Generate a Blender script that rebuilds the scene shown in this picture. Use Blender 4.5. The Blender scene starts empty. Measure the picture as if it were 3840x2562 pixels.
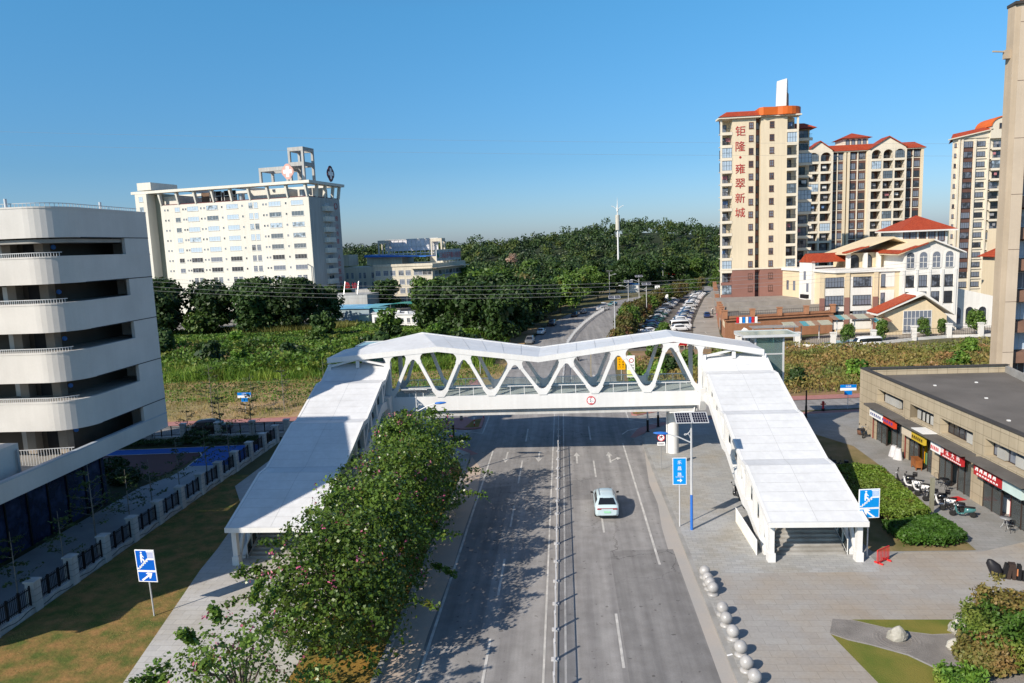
import bpy, math, random
import numpy as np
from mathutils import Vector, Matrix
R = math.radians
sc = bpy.context.scene
COL = sc.collection
rng = np.random.default_rng(7)
rnd = random.Random(5)
UP = Vector((0, 0, 1))

# ---------------------------------------------------------------- text meshes (built first, scene still empty)
TXT = {}
def text_mesh(s):
    if s in TXT: return TXT[s]
    cu = bpy.data.curves.new('lettering', 'FONT'); cu.body = s
    cu.align_x = 'CENTER'; cu.align_y = 'CENTER'; cu.extrude = 0.03; cu.resolution_u = 3
    o = bpy.data.objects.new('lettering', cu); COL.objects.link(o)
    dg = bpy.context.evaluated_depsgraph_get(); dg.update()
    me = bpy.data.meshes.new_from_object(o.evaluated_get(dg))
    bpy.data.objects.remove(o); bpy.data.curves.remove(cu)
    n = len(me.vertices)
    if n:
        a = np.empty(n*3); me.vertices.foreach_get('co', a); a = a.reshape(-1, 3)
        lo, hi = a.min(0), a.max(0); h = max(hi[1]-lo[1], 1e-3)
        if len(s) == 1: h = max(h, hi[0]-lo[0])
        a -= (lo+hi)/2; a /= h
        me.vertices.foreach_set('co', a.ravel())
    TXT[s] = me
    return me
for s in ['钜','隆','雍','翠','新','城','佛','山','市','第','一','人','民','医','院','附','属','乐','平','昌','路','5','m',
          'Lechang Rd','三水区乐平镇人民医院','国','江','大','药','前方路口','减速慢行','前','方','口','减','速','慢','行','货车除外','乐昌路','急诊']:
    text_mesh(s)

# ---------------------------------------------------------------- object helpers
def setp(o, label=None, cat=None, group=None, kind=None):
    if label: o['label'] = label
    if cat: o['category'] = cat
    if group: o['group'] = group
    if kind: o['kind'] = kind
    return o
def thing(name, label, cat, loc=(0, 0, 0), rz=0.0, group=None):
    o = bpy.data.objects.new(name, None); o.empty_display_size = 0.3
    COL.objects.link(o); o.location = loc; o.rotation_euler = (0, 0, rz)
    return setp(o, label, cat, group)
def link(name, me, parent=None, loc=(0, 0, 0), rot=(0, 0, 0), scale=None):
    o = bpy.data.objects.new(name, me); COL.objects.link(o)
    o.parent = parent; o.location = loc; o.rotation_euler = rot
    if scale is not None: o.scale = scale if hasattr(scale, '__len__') else (scale,)*3
    return o
KIDS = {}
def dup(root, loc, rz=0.0, label=None, group=None, scale=None):
    def rec(o, par):
        c = o.copy(); COL.objects.link(c); c.parent = par
        for ch in o.children: rec(ch, c)
        return c
    r = rec(root, None); r.location = loc; r.rotation_euler = (0, 0, rz)
    if label: r['label'] = label
    if group: r['group'] = group
    if scale is not None: r.scale = scale if hasattr(scale, '__len__') else (scale,)*3
    return r
ORD = ['first','second','third','fourth','fifth','sixth','seventh','eighth','ninth','tenth','eleventh','twelfth','thirteenth','fourteenth','fifteenth','sixteenth','seventeenth','eighteenth','nineteenth','twentieth']

class MB:
    """collects shapes of one part"""
    def __init__(s, org=(0, 0, 0)):
        s.v = []; s.f = []; s.m = []; s.o = Vector(org); s.sm = []
    def add(s, vs, fs, mi=0, smooth=False):
        b = len(s.v)
        s.v += [tuple(Vector(p)-s.o) for p in vs]
        for f in fs:
            s.f.append([i+b for i in f]); s.m.append(mi); s.sm.append(smooth)
        return s
    def box(s, x0, x1, y0, y1, z0, z1, mi=0):
        v = [(x0,y0,z0),(x1,y0,z0),(x1,y1,z0),(x0,y1,z0),(x0,y0,z1),(x1,y0,z1),(x1,y1,z1),(x0,y1,z1)]
        return s.add(v, [(3,2,1,0),(4,5,6,7),(0,1,5,4),(1,2,6,5),(2,3,7,6),(3,0,4,7)], mi)
    def prism(s, pts, z0, z1, mi=0):
        n = len(pts)
        A = sum(pts[i][0]*pts[(i+1) % n][1]-pts[(i+1) % n][0]*pts[i][1] for i in range(n))
        if A < 0: pts = pts[::-1]
        v = [(p[0],p[1],z0) for p in pts]+[(p[0],p[1],z1) for p in pts]
        f = [tuple(range(n-1,-1,-1)), tuple(range(n, 2*n))]+[(i,(i+1) % n,(i+1) % n+n,i+n) for i in range(n)]
        return s.add(v, f, mi)
    def sheet(s, pts, z=None, mi=0):
        n = len(pts)
        A = sum(pts[i][0]*pts[(i+1) % n][1]-pts[(i+1) % n][0]*pts[i][1] for i in range(n))
        if A < 0: pts = pts[::-1]
        return s.add([(p[0],p[1],z if z is not None else p[2]) for p in pts], [tuple(range(n))], mi)
    def ext(s, pts, d, mi=0):
        """extrude a planar polygon (3D pts) by the vector d"""
        n = len(pts); P = [Vector(p) for p in pts]; d = Vector(d)
        nn = Vector((0,0,0))
        for i in range(n): nn += P[i].cross(P[(i+1) % n])
        if nn.dot(d) < 0: P = P[::-1]
        v = P+[p+d for p in P]
        f = [tuple(range(n-1,-1,-1)), tuple(range(n, 2*n))]+[(i,(i+1) % n,(i+1) % n+n,i+n) for i in range(n)]
        return s.add(v, f, mi)
    def bar(s, a, b, w, h=None, mi=0, up=UP):
        """rectangular bar from a to b, w across, h along up"""
        h = w if h is None else h
        a = Vector(a); b = Vector(b); d = (b-a).normalized()
        u = up if abs(d.dot(up)) < 0.99 else Vector((0,1,0))
        x = d.cross(u).normalized(); y = x.cross(d)
        x *= w/2; y *= h/2
        v = [a-x-y,a+x-y,a+x+y,a-x+y,b-x-y,b+x-y,b+x+y,b-x+y]
        return s.add(v, [(0,1,2,3),(7,6,5,4),(4,5,1,0),(5,6,2,1),(6,7,3,2),(7,4,0,3)], mi)
    def tube(s, a, b, r, r2=None, n=10, mi=0, cap=True):
        r2 = r if r2 is None else r2
        a = Vector(a); b = Vector(b); d = (b-a).normalized()
        u = UP if abs(d.dot(UP)) < 0.99 else Vector((0,1,0))
        x = d.cross(u).normalized(); y = d.cross(x)
        v = []
        for i in range(n):
            t = 2*math.pi*i/n; q = x*math.cos(t)+y*math.sin(t)
            v += [a+q*r, b+q*r2]
        f = [(2*i,2*((i+1) % n),2*((i+1) % n)+1,2*i+1) for i in range(n)]
        s.add(v, f, mi, True)
        if cap:
            s.add([v[2*i] for i in range(n)], [tuple(range(n-1,-1,-1))], mi)
            s.add([v[2*i+1] for i in range(n)], [tuple(range(n))], mi)
        return s
    def path(s, pts, r, n=8, mi=0):
        for a, b in zip(pts[:-1], pts[1:]): s.tube(a, b, r, None, n, mi)
        return s
    def lathe(s, prof, c=(0,0,0), n=16, mi=0, smooth=True):
        k = len(prof); v = []
        for i in range(n):
            t = 2*math.pi*i/n
            for r, z in prof: v.append((c[0]+r*math.cos(t), c[1]+r*math.sin(t), c[2]+z))
        f = []
        for i in range(n):
            j = (i+1) % n
            for q in range(k-1): f.append((i*k+q, j*k+q, j*k+q+1, i*k+q+1))
        return s.add(v, f, mi, smooth)
    def loft(s, rings, mi=0, closed=True, cap=True, smooth=True):
        k = len(rings[0]); v = [p for r in rings for p in r]; f = []
        for i in range(len(rings)-1):
            for j in range(k if closed else k-1):
                jj = (j+1) % k
                f.append((i*k+j, i*k+jj, (i+1)*k+jj, (i+1)*k+j))
        s.add(v, f, mi, smooth)
        if cap:
            s.add(rings[0], [tuple(range(k-1,-1,-1))], mi); s.add(rings[-1], [tuple(range(k))], mi)
        return s
    def mesh(s, name, mats):
        me = bpy.data.meshes.new(name)
        me.from_pydata(s.v, [], s.f)
        for m in (mats if isinstance(mats, (list, tuple)) else [mats]): me.materials.append(m)
        me.polygons.foreach_set('material_index', s.m)
        me.polygons.foreach_set('use_smooth', s.sm)
        me.update(); return me
    def build(s, name, mats, parent=None, loc=(0,0,0), rot=(0,0,0)):
        return link(name, s.mesh(name, mats), parent, loc, rot)
def quads(name, V, mat, idx=None):
    """fast mesh of separate quads: V is (n,4,3) or of vertices/faces"""
    n = len(V); me = bpy.data.meshes.new(name); k = V.shape[1]
    me.vertices.add(n*k); me.vertices.foreach_set('co', np.ascontiguousarray(V, dtype=np.float32).ravel())
    me.loops.add(n*k); me.loops.foreach_set('vertex_index', np.arange(n*k, dtype=np.int32))
    me.polygons.add(n); me.polygons.foreach_set('loop_start', np.arange(0, n*k, k, dtype=np.int32))
    for m in (mat if isinstance(mat, (list, tuple)) else [mat]): me.materials.append(m)
    if idx is not None: me.polygons.foreach_set('material_index', np.ascontiguousarray(idx, dtype=np.int32))
    me.update(calc_edges=True); me.validate()
    return me
def struct(name, mb, mats, loc=(0,0,0)):
    o = mb.build(name, mats, None, loc); o['kind'] = 'structure'; return o
def bevel(o, w, seg=2):
    m = o.modifiers.new('bevel', 'BEVEL'); m.width = w; m.segments = seg; m.limit_method = 'ANGLE'; m.angle_limit = R(40)
    return o

# ---------------------------------------------------------------- materials
def nt(name):
    m = bpy.data.materials.new(name); m.use_nodes = True
    t = m.node_tree; t.nodes.clear()
    out = t.nodes.new('ShaderNodeOutputMaterial')
    return m, t, out
def N(t, typ, **kw):
    n = t.nodes.new(typ)
    for k, v in kw.items():
        if k.startswith('i_'): n.inputs[k[2:].replace('_', ' ')].default_value = v
        else: setattr(n, k, v)
    return n
def L(t, a, ai, b, bi): t.links.new(a.outputs[ai], b.inputs[bi])
def c4(c): return (c[0], c[1], c[2], 1.0)
def mixcol(t, fac, a, b, mode='MIX'):
    n = t.nodes.new('ShaderNodeMix'); n.data_type = 'RGBA'; n.blend_type = mode
    for i, x in ((0, fac), (6, a), (7, b)):
        if isinstance(x, tuple) and len(x) == 2 and hasattr(x[0], 'outputs'): t.links.new(x[0].outputs[x[1]], n.inputs[i])
        elif hasattr(x, 'outputs'): t.links.new(x.outputs[0], n.inputs[i])
        else: n.inputs[i].default_value = c4(x) if hasattr(x, '__len__') else x
    return (n, 2)
def ramp(t, src, p0, p1, c0=(0,0,0), c1=(1,1,1)):
    r = t.nodes.new('ShaderNodeValToRGB'); r.color_ramp.elements[0].position = p0; r.color_ramp.elements[1].position = p1
    r.color_ramp.elements[0].color = c4(c0); r.color_ramp.elements[1].color = c4(c1)
    t.links.new(src[0].outputs[src[1]], r.inputs[0]); return r
def coords(t, scale=(1,1,1), obj=False, rot=(0,0,0)):
    tc = t.nodes.new('ShaderNodeTexCoord'); mp = t.nodes.new('ShaderNodeMapping')
    if obj: t.links.new(tc.outputs['Object'], mp.inputs[0])
    else:
        g = t.nodes.new('ShaderNodeNewGeometry'); t.links.new(g.outputs['Position'], mp.inputs[0])
    mp.inputs['Scale'].default_value = scale; mp.inputs['Rotation'].default_value = rot
    return mp
def noise(t, mp, s, det=3, rough=0.55):
    n = t.nodes.new('ShaderNodeTexNoise'); n.inputs['Scale'].default_value = s; n.inputs['Detail'].default_value = det
    n.inputs['Roughness'].default_value = rough; t.links.new(mp.outputs[0], n.inputs['Vector']); return n
MATS = {}
def mat(name, col, rough=0.6, var=0.12, s=0.5, fine=8.0, metal=0.0, bump=0.0, spec=0.3, col2=None, obj=False, streak=0.0, coat=0.0, rnd_obj=0.0):
    """plain surface: base colour broken by broad and fine noise (grime, fading)"""
    if name in MATS: return MATS[name]
    m, t, out = nt(name)
    p = N(t, 'ShaderNodeBsdfPrincipled', i_Roughness=rough, i_Metallic=metal)
    p.inputs['Specular IOR Level'].default_value = spec
    if coat: p.inputs['Coat Weight'].default_value = coat; p.inputs['Coat Roughness'].default_value = 0.06
    mp = coords(t, obj=obj)
    a = noise(t, mp, s); b = noise(t, mp, fine, 2)
    c2 = col2 or tuple(x*(1-var*1.6) for x in col)
    c = mixcol(t, (ramp(t, (a, 0), 0.35, 0.68), 0), col, c2)
    c = mixcol(t, 0.5*var*2, c, (ramp(t, (b, 0), 0.3, 0.7, (0.55,)*3, (1.0,)*3), 0), 'MULTIPLY')
    if streak:
        mp2 = coords(t, (1.1, 1.1, 0.05), obj)
        st = noise(t, mp2, 1.6, 4, 0.7)
        c = mixcol(t, streak, c, (ramp(t, (st, 0), 0.42, 0.62, (0.45,0.43,0.38), (1,1,1)), 0), 'MULTIPLY')
    if rnd_obj:
        oi = t.nodes.new('ShaderNodeObjectInfo'); h = t.nodes.new('ShaderNodeHueSaturation')
        ma = N(t, 'ShaderNodeMapRange'); ma.inputs[3].default_value = 1-rnd_obj; ma.inputs[4].default_value = 1+rnd_obj
        L(t, oi, 'Random', ma, 0); L(t, ma, 0, h, 'Value'); t.links.new(c[0].outputs[c[1]], h.inputs['Color']); c = (h, 0)
    t.links.new(c[0].outputs[c[1]], p.inputs['Base Color'])
    if bump:
        bn = N(t, 'ShaderNodeBump', i_Strength=bump, i_Distance=0.05); L(t, b, 0, bn, 'Height'); L(t, bn, 0, p, 'Normal')
    L(t, p, 0, out, 0); MATS[name] = m; return m
def brick_mat(name, c1, c2, mortar, w, h, msize=0.01, rough=0.7, rot=(0,0,0), var=0.25, offset=0.5, dirt=(0.62,0.58,0.52), bias=0.0, dscale=0.25):
    """pavers / tiles: brick texture in world metres with patchy dirt"""
    if name in MATS: return MATS[name]
    m, t, out = nt(name)
    p = N(t, 'ShaderNodeBsdfPrincipled', i_Roughness=rough); p.inputs['Specular IOR Level'].default_value = 0.25
    mp = coords(t, rot=rot)
    b = N(t, 'ShaderNodeTexBrick'); b.offset = offset
    b.inputs['Color1'].default_value = c4(c1); b.inputs['Color2'].default_value = c4(c2); b.inputs['Mortar'].default_value = c4(mortar)
    b.inputs['Scale'].default_value = 1.0; b.inputs['Mortar Size'].default_value = msize; b.inputs['Mortar Smooth'].default_value = 0.2
    b.inputs['Brick Width'].default_value = w; b.inputs['Row Height'].default_value = h; b.inputs['Bias'].default_value = bias
    L(t, mp, 0, b, 'Vector')
    mp2 = coords(t)
    a = noise(t, mp2, dscale, 5, 0.6); f = noise(t, mp2, 6.0, 3)
    c = mixcol(t, (ramp(t, (a, 0), 0.42, 0.7), 0), (b, 0), mixcol(t, 1.0, (b, 0), dirt, 'MULTIPLY'))
    c = mixcol(t, var, c, (ramp(t, (f, 0), 0.25, 0.7, (0.55,)*3, (1,)*3), 0), 'MULTIPLY')
    t.links.new(c[0].outputs[c[1]], p.inputs['Base Color']); L(t, p, 0, out, 0); MATS[name] = m; return m
def glass_mat(name, tint=(0.75,0.9,0.88), alpha=0.35, rough=0.05):
    """thin see-through panel: tinted transparency with a mirror-like reflection"""
    if name in MATS: return MATS[name]
    m, t, out = nt(name)
    tr = N(t, 'ShaderNodeBsdfTransparent', i_Color=c4(tint)); g = N(t, 'ShaderNodeBsdfGlossy', i_Roughness=rough)
    g.inputs['Color'].default_value = (0.85,0.95,1,1)
    df = N(t, 'ShaderNodeBsdfDiffuse', i_Color=c4(tuple(0.7*x for x in tint)))
    fr = N(t, 'ShaderNodeFresnel', i_IOR=1.5)
    m1 = N(t, 'ShaderNodeMixShader'); m1.inputs[0].default_value = alpha; L(t, tr, 0, m1, 1); L(t, df, 0, m1, 2)
    m2 = N(t, 'ShaderNodeMixShader'); L(t, fr, 0, m2, 0); L(t, m1, 0, m2, 1); L(t, g, 0, m2, 2)
    L(t, m2, 0, out, 0); MATS[name] = m; return m
def pane_mat(name, col=(0.03,0.035,0.045), rough=0.08, rnd_amt=1.0):
    """dark window pane that mirrors the sky; every copy slightly different (curtains, depth)"""
    if name in MATS: return MATS[name]
    m, t, out = nt(name)
    p = N(t, 'ShaderNodeBsdfPrincipled', i_Roughness=rough); p.inputs['Specular IOR Level'].default_value = 0.6
    oi = t.nodes.new('ShaderNodeObjectInfo')
    mp = coords(t); a = noise(t, mp, 0.9, 2)
    add = N(t, 'ShaderNodeMath', operation='ADD'); L(t, oi, 'Random', add, 0); L(t, a, 0, add, 1)
    r = ramp(t, (add, 0), 0.75, 1.35, col, tuple(x*(1+3.5*rnd_amt)+0.02*rnd_amt for x in col))
    L(t, r, 0, p, 'Base Color'); L(t, p, 0, out, 0); MATS[name] = m; return m
def leaf_mat(name, a, b, c, trans=0.22, s=0.12, warm=None, wfac=0.0, rough=0.55):
    """foliage: three greens mixed leaf by leaf and in broad patches"""
    if name in MATS: return MATS[name]
    m, t, out = nt(name)
    g = t.nodes.new('ShaderNodeNewGeometry'); mp = coords(t)
    n1 = noise(t, mp, s, 3)
    oi = t.nodes.new('ShaderNodeObjectInfo')
    col = mixcol(t, (g, 'Random Per Island'), a, b)
    col = mixcol(t, (ramp(t, (n1, 0), 0.4, 0.62), 0), col, c)
    if warm:
        n2 = noise(t, mp, s*2.3, 4)
        col = mixcol(t, (ramp(t, (n2, 0), 0.62-0.25*wfac, 0.72), 0), col, warm)
    h = t.nodes.new('ShaderNodeHueSaturation')
    ma = N(t, 'ShaderNodeMapRange'); ma.inputs[3].default_value = 0.75; ma.inputs[4].default_value = 1.25
    L(t, oi, 'Random', ma, 0); L(t, ma, 0, h, 'Value'); t.links.new(col[0].outputs[col[1]], h.inputs['Color'])
    p = N(t, 'ShaderNodeBsdfPrincipled', i_Roughness=rough); p.inputs['Specular IOR Level'].default_value = 0.35
    tl = N(t, 'ShaderNodeBsdfTranslucent'); mx = N(t, 'ShaderNodeMixShader'); mx.inputs[0].default_value = trans
    L(t, h, 0, p, 'Base Color'); L(t, h, 0, tl, 'Color'); L(t, p, 0, mx, 1); L(t, tl, 0, mx, 2)
    L(t, mx, 0, out, 0); MATS[name] = m; return m

WHITE = mat('white_paint', (0.74,0.74,0.73), 0.45, 0.05, 0.3, 5, streak=0.10)
ROOFW = mat('white_roof_sheet', (0.68,0.69,0.70), 0.4, 0.07, 0.25, 3, streak=0.12)
SEAM = mat('roof_seam', (0.42,0.43,0.44), 0.6, 0.05)
ASPH = None
STEEL = mat('grey_steel', (0.45,0.46,0.47), 0.4, 0.1, metal=0.5)
GALV = mat('galvanised_pole', (0.62,0.63,0.64), 0.4, 0.08, metal=0.2)
BLACK = mat('black_iron', (0.012,0.012,0.014), 0.45, 0.1)
CONC = mat('concrete', (0.34,0.33,0.31), 0.8, 0.2, 0.5, 9, bump=0.2)
GRANITE = mat('pale_granite', (0.42,0.41,0.40), 0.35, 0.2, 1.5, 60, spec=0.5)
KERB = mat('kerb_stone', (0.36,0.35,0.33), 0.8, 0.2, 0.6, 7)
SIGNB = mat('sign_blue', (0.0,0.19,0.62), 0.4, 0.04, rnd_obj=0)
SIGNC = mat('sign_cyan_blue', (0.0,0.26,0.70), 0.4, 0.04)
SIGNW = mat('sign_white', (0.85,0.85,0.85), 0.4, 0.03)
SIGNR = mat('sign_red', (0.55,0.02,0.03), 0.4, 0.05)
SIGNY = mat('sign_yellow', (0.85,0.42,0.0), 0.4, 0.05)
BLUEP = mat('pole_blue', (0.03,0.16,0.55), 0.4, 0.08)
RUBBER = mat('rubber', (0.015,0.015,0.015), 0.7, 0.1)
DARK = mat('dark_interior', (0.02,0.02,0.023), 0.7, 0.2)
PANE = pane_mat('window_pane')
PANEL_BLUE = pane_mat('dark_blue_glazing', (0.012,0.018,0.045), 0.1, 0.5)
GLASS = glass_mat('clear_glass', (0.92,0.975,0.965), 0.05)
GLASS2 = glass_mat('tower_glass', (0.62,0.82,0.80), 0.22)
BARK = mat('bark', (0.14,0.11,0.085), 0.85, 0.3, 3, 14, bump=0.5)
BARKP = mat('pale_bark', (0.30,0.27,0.23), 0.8, 0.25, 3, 14, bump=0.3)

# ---------------------------------------------------------------- camera, light, sky
H = 21.7
cam = bpy.data.cameras.new('Camera'); camo = bpy.data.objects.new('Camera', cam); COL.objects.link(camo)
_M = ((0.99685839,-0.02881473,-0.07377704),(0.06914597,-0.13768539,0.9880595),(-0.03862869,-0.99005679,-0.13526042))
camo.matrix_world = Matrix(((_M[0][0],-_M[0][1],-_M[0][2],0),(_M[1][0],-_M[1][1],-_M[1][2],0),(_M[2][0],-_M[2][1],-_M[2][2],H),(0,0,0,1)))
cam.sensor_width = 36; cam.lens = 1629/2350*36; cam.clip_end = 20000; cam.clip_start = 0.5
sc.camera = camo
def ray(px, py):
    c = (px-1175.0, py-784.0, 1629.0)
    return [sum(_M[i][k]*c[k] for k in range(3)) for i in range(3)]
def at(px, py, z=0.0):
    """point of the plane at height z seen at photo position px, py (photo measured 2350 x 1568)"""
    w = ray(px, py); t = (z-H)/w[2]; return Vector((w[0]*t, w[1]*t, z))
def atY(px, py, Y):
    w = ray(px, py); t = Y/w[1]; return Vector((w[0]*t, Y, H+w[2]*t))
SUN_EL, SUN_AZ = 33.0, 225.0
sd = Vector((math.sin(R(45))*math.cos(R(SUN_EL)), math.cos(R(45))*math.cos(R(SUN_EL)), -math.sin(R(SUN_EL))))
sl = bpy.data.lights.new('Sun', 'SUN'); sl.energy = 5.0; sl.angle = R(0.5); sl.color = (1.0,0.90,0.775)
so = bpy.data.objects.new('Sun', sl); COL.objects.link(so); so.location = (-60,-60,90)
so.rotation_euler = sd.to_track_quat('-Z', 'Y').to_euler()
w = bpy.data.worlds.new('World'); sc.world = w; w.use_nodes = True
t = w.node_tree; t.nodes.clear()
sky = t.nodes.new('ShaderNodeTexSky'); sky.sky_type = 'NISHITA'; sky.sun_disc = False
sky.sun_elevation = R(SUN_EL); sky.sun_rotation = R(SUN_AZ); sky.altitude = 50; sky.air_density = 1.0; sky.dust_density = 0.7; sky.ozone_density = 2.0
bg = t.nodes.new('ShaderNodeBackground'); bg.inputs[1].default_value = 0.075
wo = t.nodes.new('ShaderNodeOutputWorld')
tc = t.nodes.new('ShaderNodeTexCoord'); sx = t.nodes.new('ShaderNodeSeparateXYZ'); t.links.new(tc.outputs['Generated'], sx.inputs[0])
tr_ = ramp(t, (sx, 2), 0.0, 0.30, (0.80,0.97,1.42), (0.61,1.38,1.70)); e_ = tr_.color_ramp.elements.new(0.11); e_.color = (0.58,0.98,1.33,1); e_ = tr_.color_ramp.elements.new(0.62); e_.color = (0.95,1.12,1.32,1); tint = mixcol(t, 1.0, sky, tr_, 'MULTIPLY')      # clear dry air: bluer than the model's dusty horizon
t.links.new(tint[0].outputs[tint[1]], bg.inputs[0]); t.links.new(bg.outputs[0], wo.inputs[0])
sc.view_settings.view_transform = 'Standard'; sc.view_settings.look = 'None'; sc.view_settings.exposure = 0.35; sc.view_settings.gamma = 1
# ================================================================ SETTING
def asphalt(name, c, c2, tar):
    m, t, out = nt(name)
    p = N(t, 'ShaderNodeBsdfPrincipled', i_Roughness=0.85); p.inputs['Specular IOR Level'].default_value = 0.2
    mp = coords(t); a = noise(t, mp, 0.10, 6, 0.65); b = noise(t, mp, 14, 3, 0.8); d = noise(t, mp, 0.9, 5, 0.6)
    mp2 = coords(t, (0.9, 0.035, 1)); e = noise(t, mp2, 1.2, 4, 0.6)          # wear along the wheel tracks
    cc = mixcol(t, (ramp(t, (a, 0), 0.35, 0.68), 0), c, c2)
    cc = mixcol(t, 0.85, cc, (ramp(t, (e, 0), 0.36, 0.64, (0.66,0.66,0.67), (1,1,1)), 0), 'MULTIPLY')
    cc = mixcol(t, 0.6, cc, (ramp(t, (d, 0), 0.36, 0.62, (0.72,0.71,0.70), (1,1,1)), 0), 'MULTIPLY')
    sp = noise(t, mp, 2.6, 2, 0.4); cc = mixcol(t, 0.8, cc, (ramp(t, (sp, 0), 0.27, 0.31, (0.45,0.44,0.43), (1,1,1)), 0), 'MULTIPLY')   # oil spots
    cc = mixcol(t, 0.5, cc, (ramp(t, (b, 0), 0.25, 0.7, (0.6,)*3, (1,)*3), 0), 'MULTIPLY')
    v = t.nodes.new('ShaderNodeTexVoronoi'); v.feature = 'DISTANCE_TO_EDGE'; v.inputs['Scale'].default_value = 0.22
    n3 = noise(t, mp, 0.8, 4); va = N(t, 'ShaderNodeVectorMath', operation='MULTIPLY_ADD'); va.inputs[1].default_value = (2.2,2.2,0)
    L(t, n3, 1, va, 0); L(t, mp, 0, va, 2); L(t, va, 0, v, 'Vector')
    ck = ramp(t, (v, 0), 0.0, 0.011, tuple(x*.62 for x in tar), (1,1,1))
    msk = noise(t, mp, 0.06, 2); mk = ramp(t, (msk, 0), 0.5, 0.6)
    cc = mixcol(t, (mk, 0), cc, mixcol(t, 1.0, cc, (ck, 0), 'MULTIPLY'))
    t.links.new(cc[0].outputs[cc[1]], p.inputs['Base Color'])
    bn = N(t, 'ShaderNodeBump', i_Strength=0.35, i_Distance=0.02); L(t, b, 0, bn, 'Height'); L(t, bn, 0, p, 'Normal')
    L(t, p, 0, out, 0); return m
ASPH = asphalt('asphalt', (0.385,0.37,0.355), (0.315,0.305,0.295), (0.62,0.6,0.58))
ASPH2 = asphalt('asphalt_patch', (0.30,0.29,0.28), (0.255,0.247,0.24), (0.7,0.7,0.7))
DUST = mat('dusty_gutter', (0.405,0.365,0.325), 0.9, 0.15, 0.35, 9, col2=(0.36,0.345,0.325))
EARTH = mat('earth', (0.16,0.13,0.075), 0.95, 0.25, 0.08, 3, col2=(0.07,0.085,0.025), bump=0.3)
REDSOIL = mat('red_soil', (0.30,0.185,0.105), 0.95, 0.25, 0.3, 4, col2=(0.17,0.13,0.06))
PAVE = brick_mat('sidewalk_pavers', (0.40,0.40,0.395), (0.33,0.335,0.33), (0.25,0.25,0.24), 0.62, 0.31, 0.012, dirt=(0.93,0.85,0.72), rot=(0,0,R(4)))
PAVEL = brick_mat('light_stone_slabs', (0.50,0.49,0.47), (0.45,0.44,0.425), (0.30,0.29,0.27), 1.25, 0.55, 0.014, dirt=(0.86,0.82,0.74))
PLAZA = brick_mat('plaza_slabs', (0.37,0.355,0.33), (0.335,0.32,0.30), (0.25,0.24,0.22), 1.2, 0.6, 0.012, dirt=(0.98,0.86,0.72), var=0.3, dscale=0.16)
PATHG = brick_mat('grey_forecourt_slabs', (0.30,0.295,0.285), (0.26,0.26,0.25), (0.2,0.2,0.19), 0.8, 0.4, 0.012, rot=(0,0,R(8)), dirt=(0.8,0.77,0.72), dscale=0.3)
PINK = brick_mat('pink_pavers', (0.46,0.225,0.205), (0.40,0.19,0.175), (0.30,0.17,0.155), 0.3, 0.15, 0.01, dirt=(0.85,0.8,0.75))
LANEP = mat('road_paint', (0.62,0.60,0.56), 0.7, 0.25, 1.2, 12, col2=(0.40,0.385,0.36))
LAWN = mat('lawn_turf', (0.09,0.115,0.022), 0.95, 0.4, 0.85, 5, col2=(0.29,0.165,0.06), bump=0.9)
LAWNG = mat('plaza_turf', (0.20,0.175,0.035), 0.95, 0.2, 0.5, 14, col2=(0.115,0.145,0.02), bump=0.8)
GRAVEL = mat('grey_gravel', (0.30,0.275,0.25), 0.95, 0.25, 0.6, 25, bump=1.0)
BLUEC = mat('blue_court_paint', (0.015,0.10,0.40), 0.7, 0.12, 0.3, 9)
MAROON = mat('maroon_court_paint', (0.11,0.035,0.035), 0.7, 0.15, 0.3, 9)

def Gs(name, polys, z, m, kind='structure'):
    mb = MB()
    for i, p in enumerate(polys): mb.sheet(p, z+(-.006*i if len(polys) < 4 and name == 'cross_street' else .0007*(i % 7)))
    o = mb.build(name, m); o['kind'] = kind; return o
def arc(cx, cy, r, a0, a1, n=8): return [(cx+r*math.cos(R(a0+(a1-a0)*i/n)), cy+r*math.sin(R(a0+(a1-a0)*i/n))) for i in range(n+1)]
def hill_h(x, y):
    s = min(max((y-395)/210, 0), 1); s = s*s*(3-2*s)
    g = 20*math.exp(-((x-62)/92)**2-((y-630)/150)**2)+9*math.exp(-((x+170)/110)**2-((y-600)/110)**2)
    return s*(8.0+g)+1.0*s*math.sin(x*0.031+y*0.017)
# ground: one sheet to the horizon, rising into the wooded hill
mb = MB(); xs = [-6000,-2500,-1200]+list(range(-700,721,40))+[1300,2600,6000]; ys = [-300,-60,0,80,160,240,320]+list(range(350,961,30))+[1100,1500,2500,5000,9000]
V = [(x, y, -0.05+(hill_h(x, y) if 320 < y < 1500 else (8.0 if y >= 1500 else 0))) for y in ys for x in xs]
k = len(xs)
mb.add(V, [(j*k+i, j*k+i+1, (j+1)*k+i+1, (j+1)*k+i) for j in range(len(ys)-1) for i in range(k-1)], 0, True)
struct('ground', mb, EARTH)
# roads
Lr = [(-10,-20),(-10,110),(-9.6,130),(-8.3,152),(-5,183),(0.5,212),(6,231),(20,262),(45,300),(80,340)]
Rr = [(7.95,-20),(7.95,110),(9,130),(11,165),(15,187),(20,207),(26,226),(40,255),(62,290),(95,330)]
mb = MB()
for i in range(len(Lr)-1): mb.sheet([Lr[i],Rr[i],Rr[i+1],Lr[i+1]], 0.0)
struct('main_road', mb, ASPH)
XS0 = lambda x: 85.6+0.085*x      # near edge of the cross street
XS1 = lambda x: 91.0+0.085*x
Gs('cross_street', [[(-130,XS0(-130)),(140,XS0(140)),(140,XS1(140)),(-130,XS1(-130))],[(-22,80),(-10,70),(-9.99,80),(-9.99,XS1(-10)),(-22,XS1(-22)+1)],[(7.9,74),(10.5,79),(16,83.6),(24,XS0(24)+.2),(20,XS1(20)),(7.9,94)]], -0.006, ASPH)
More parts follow.
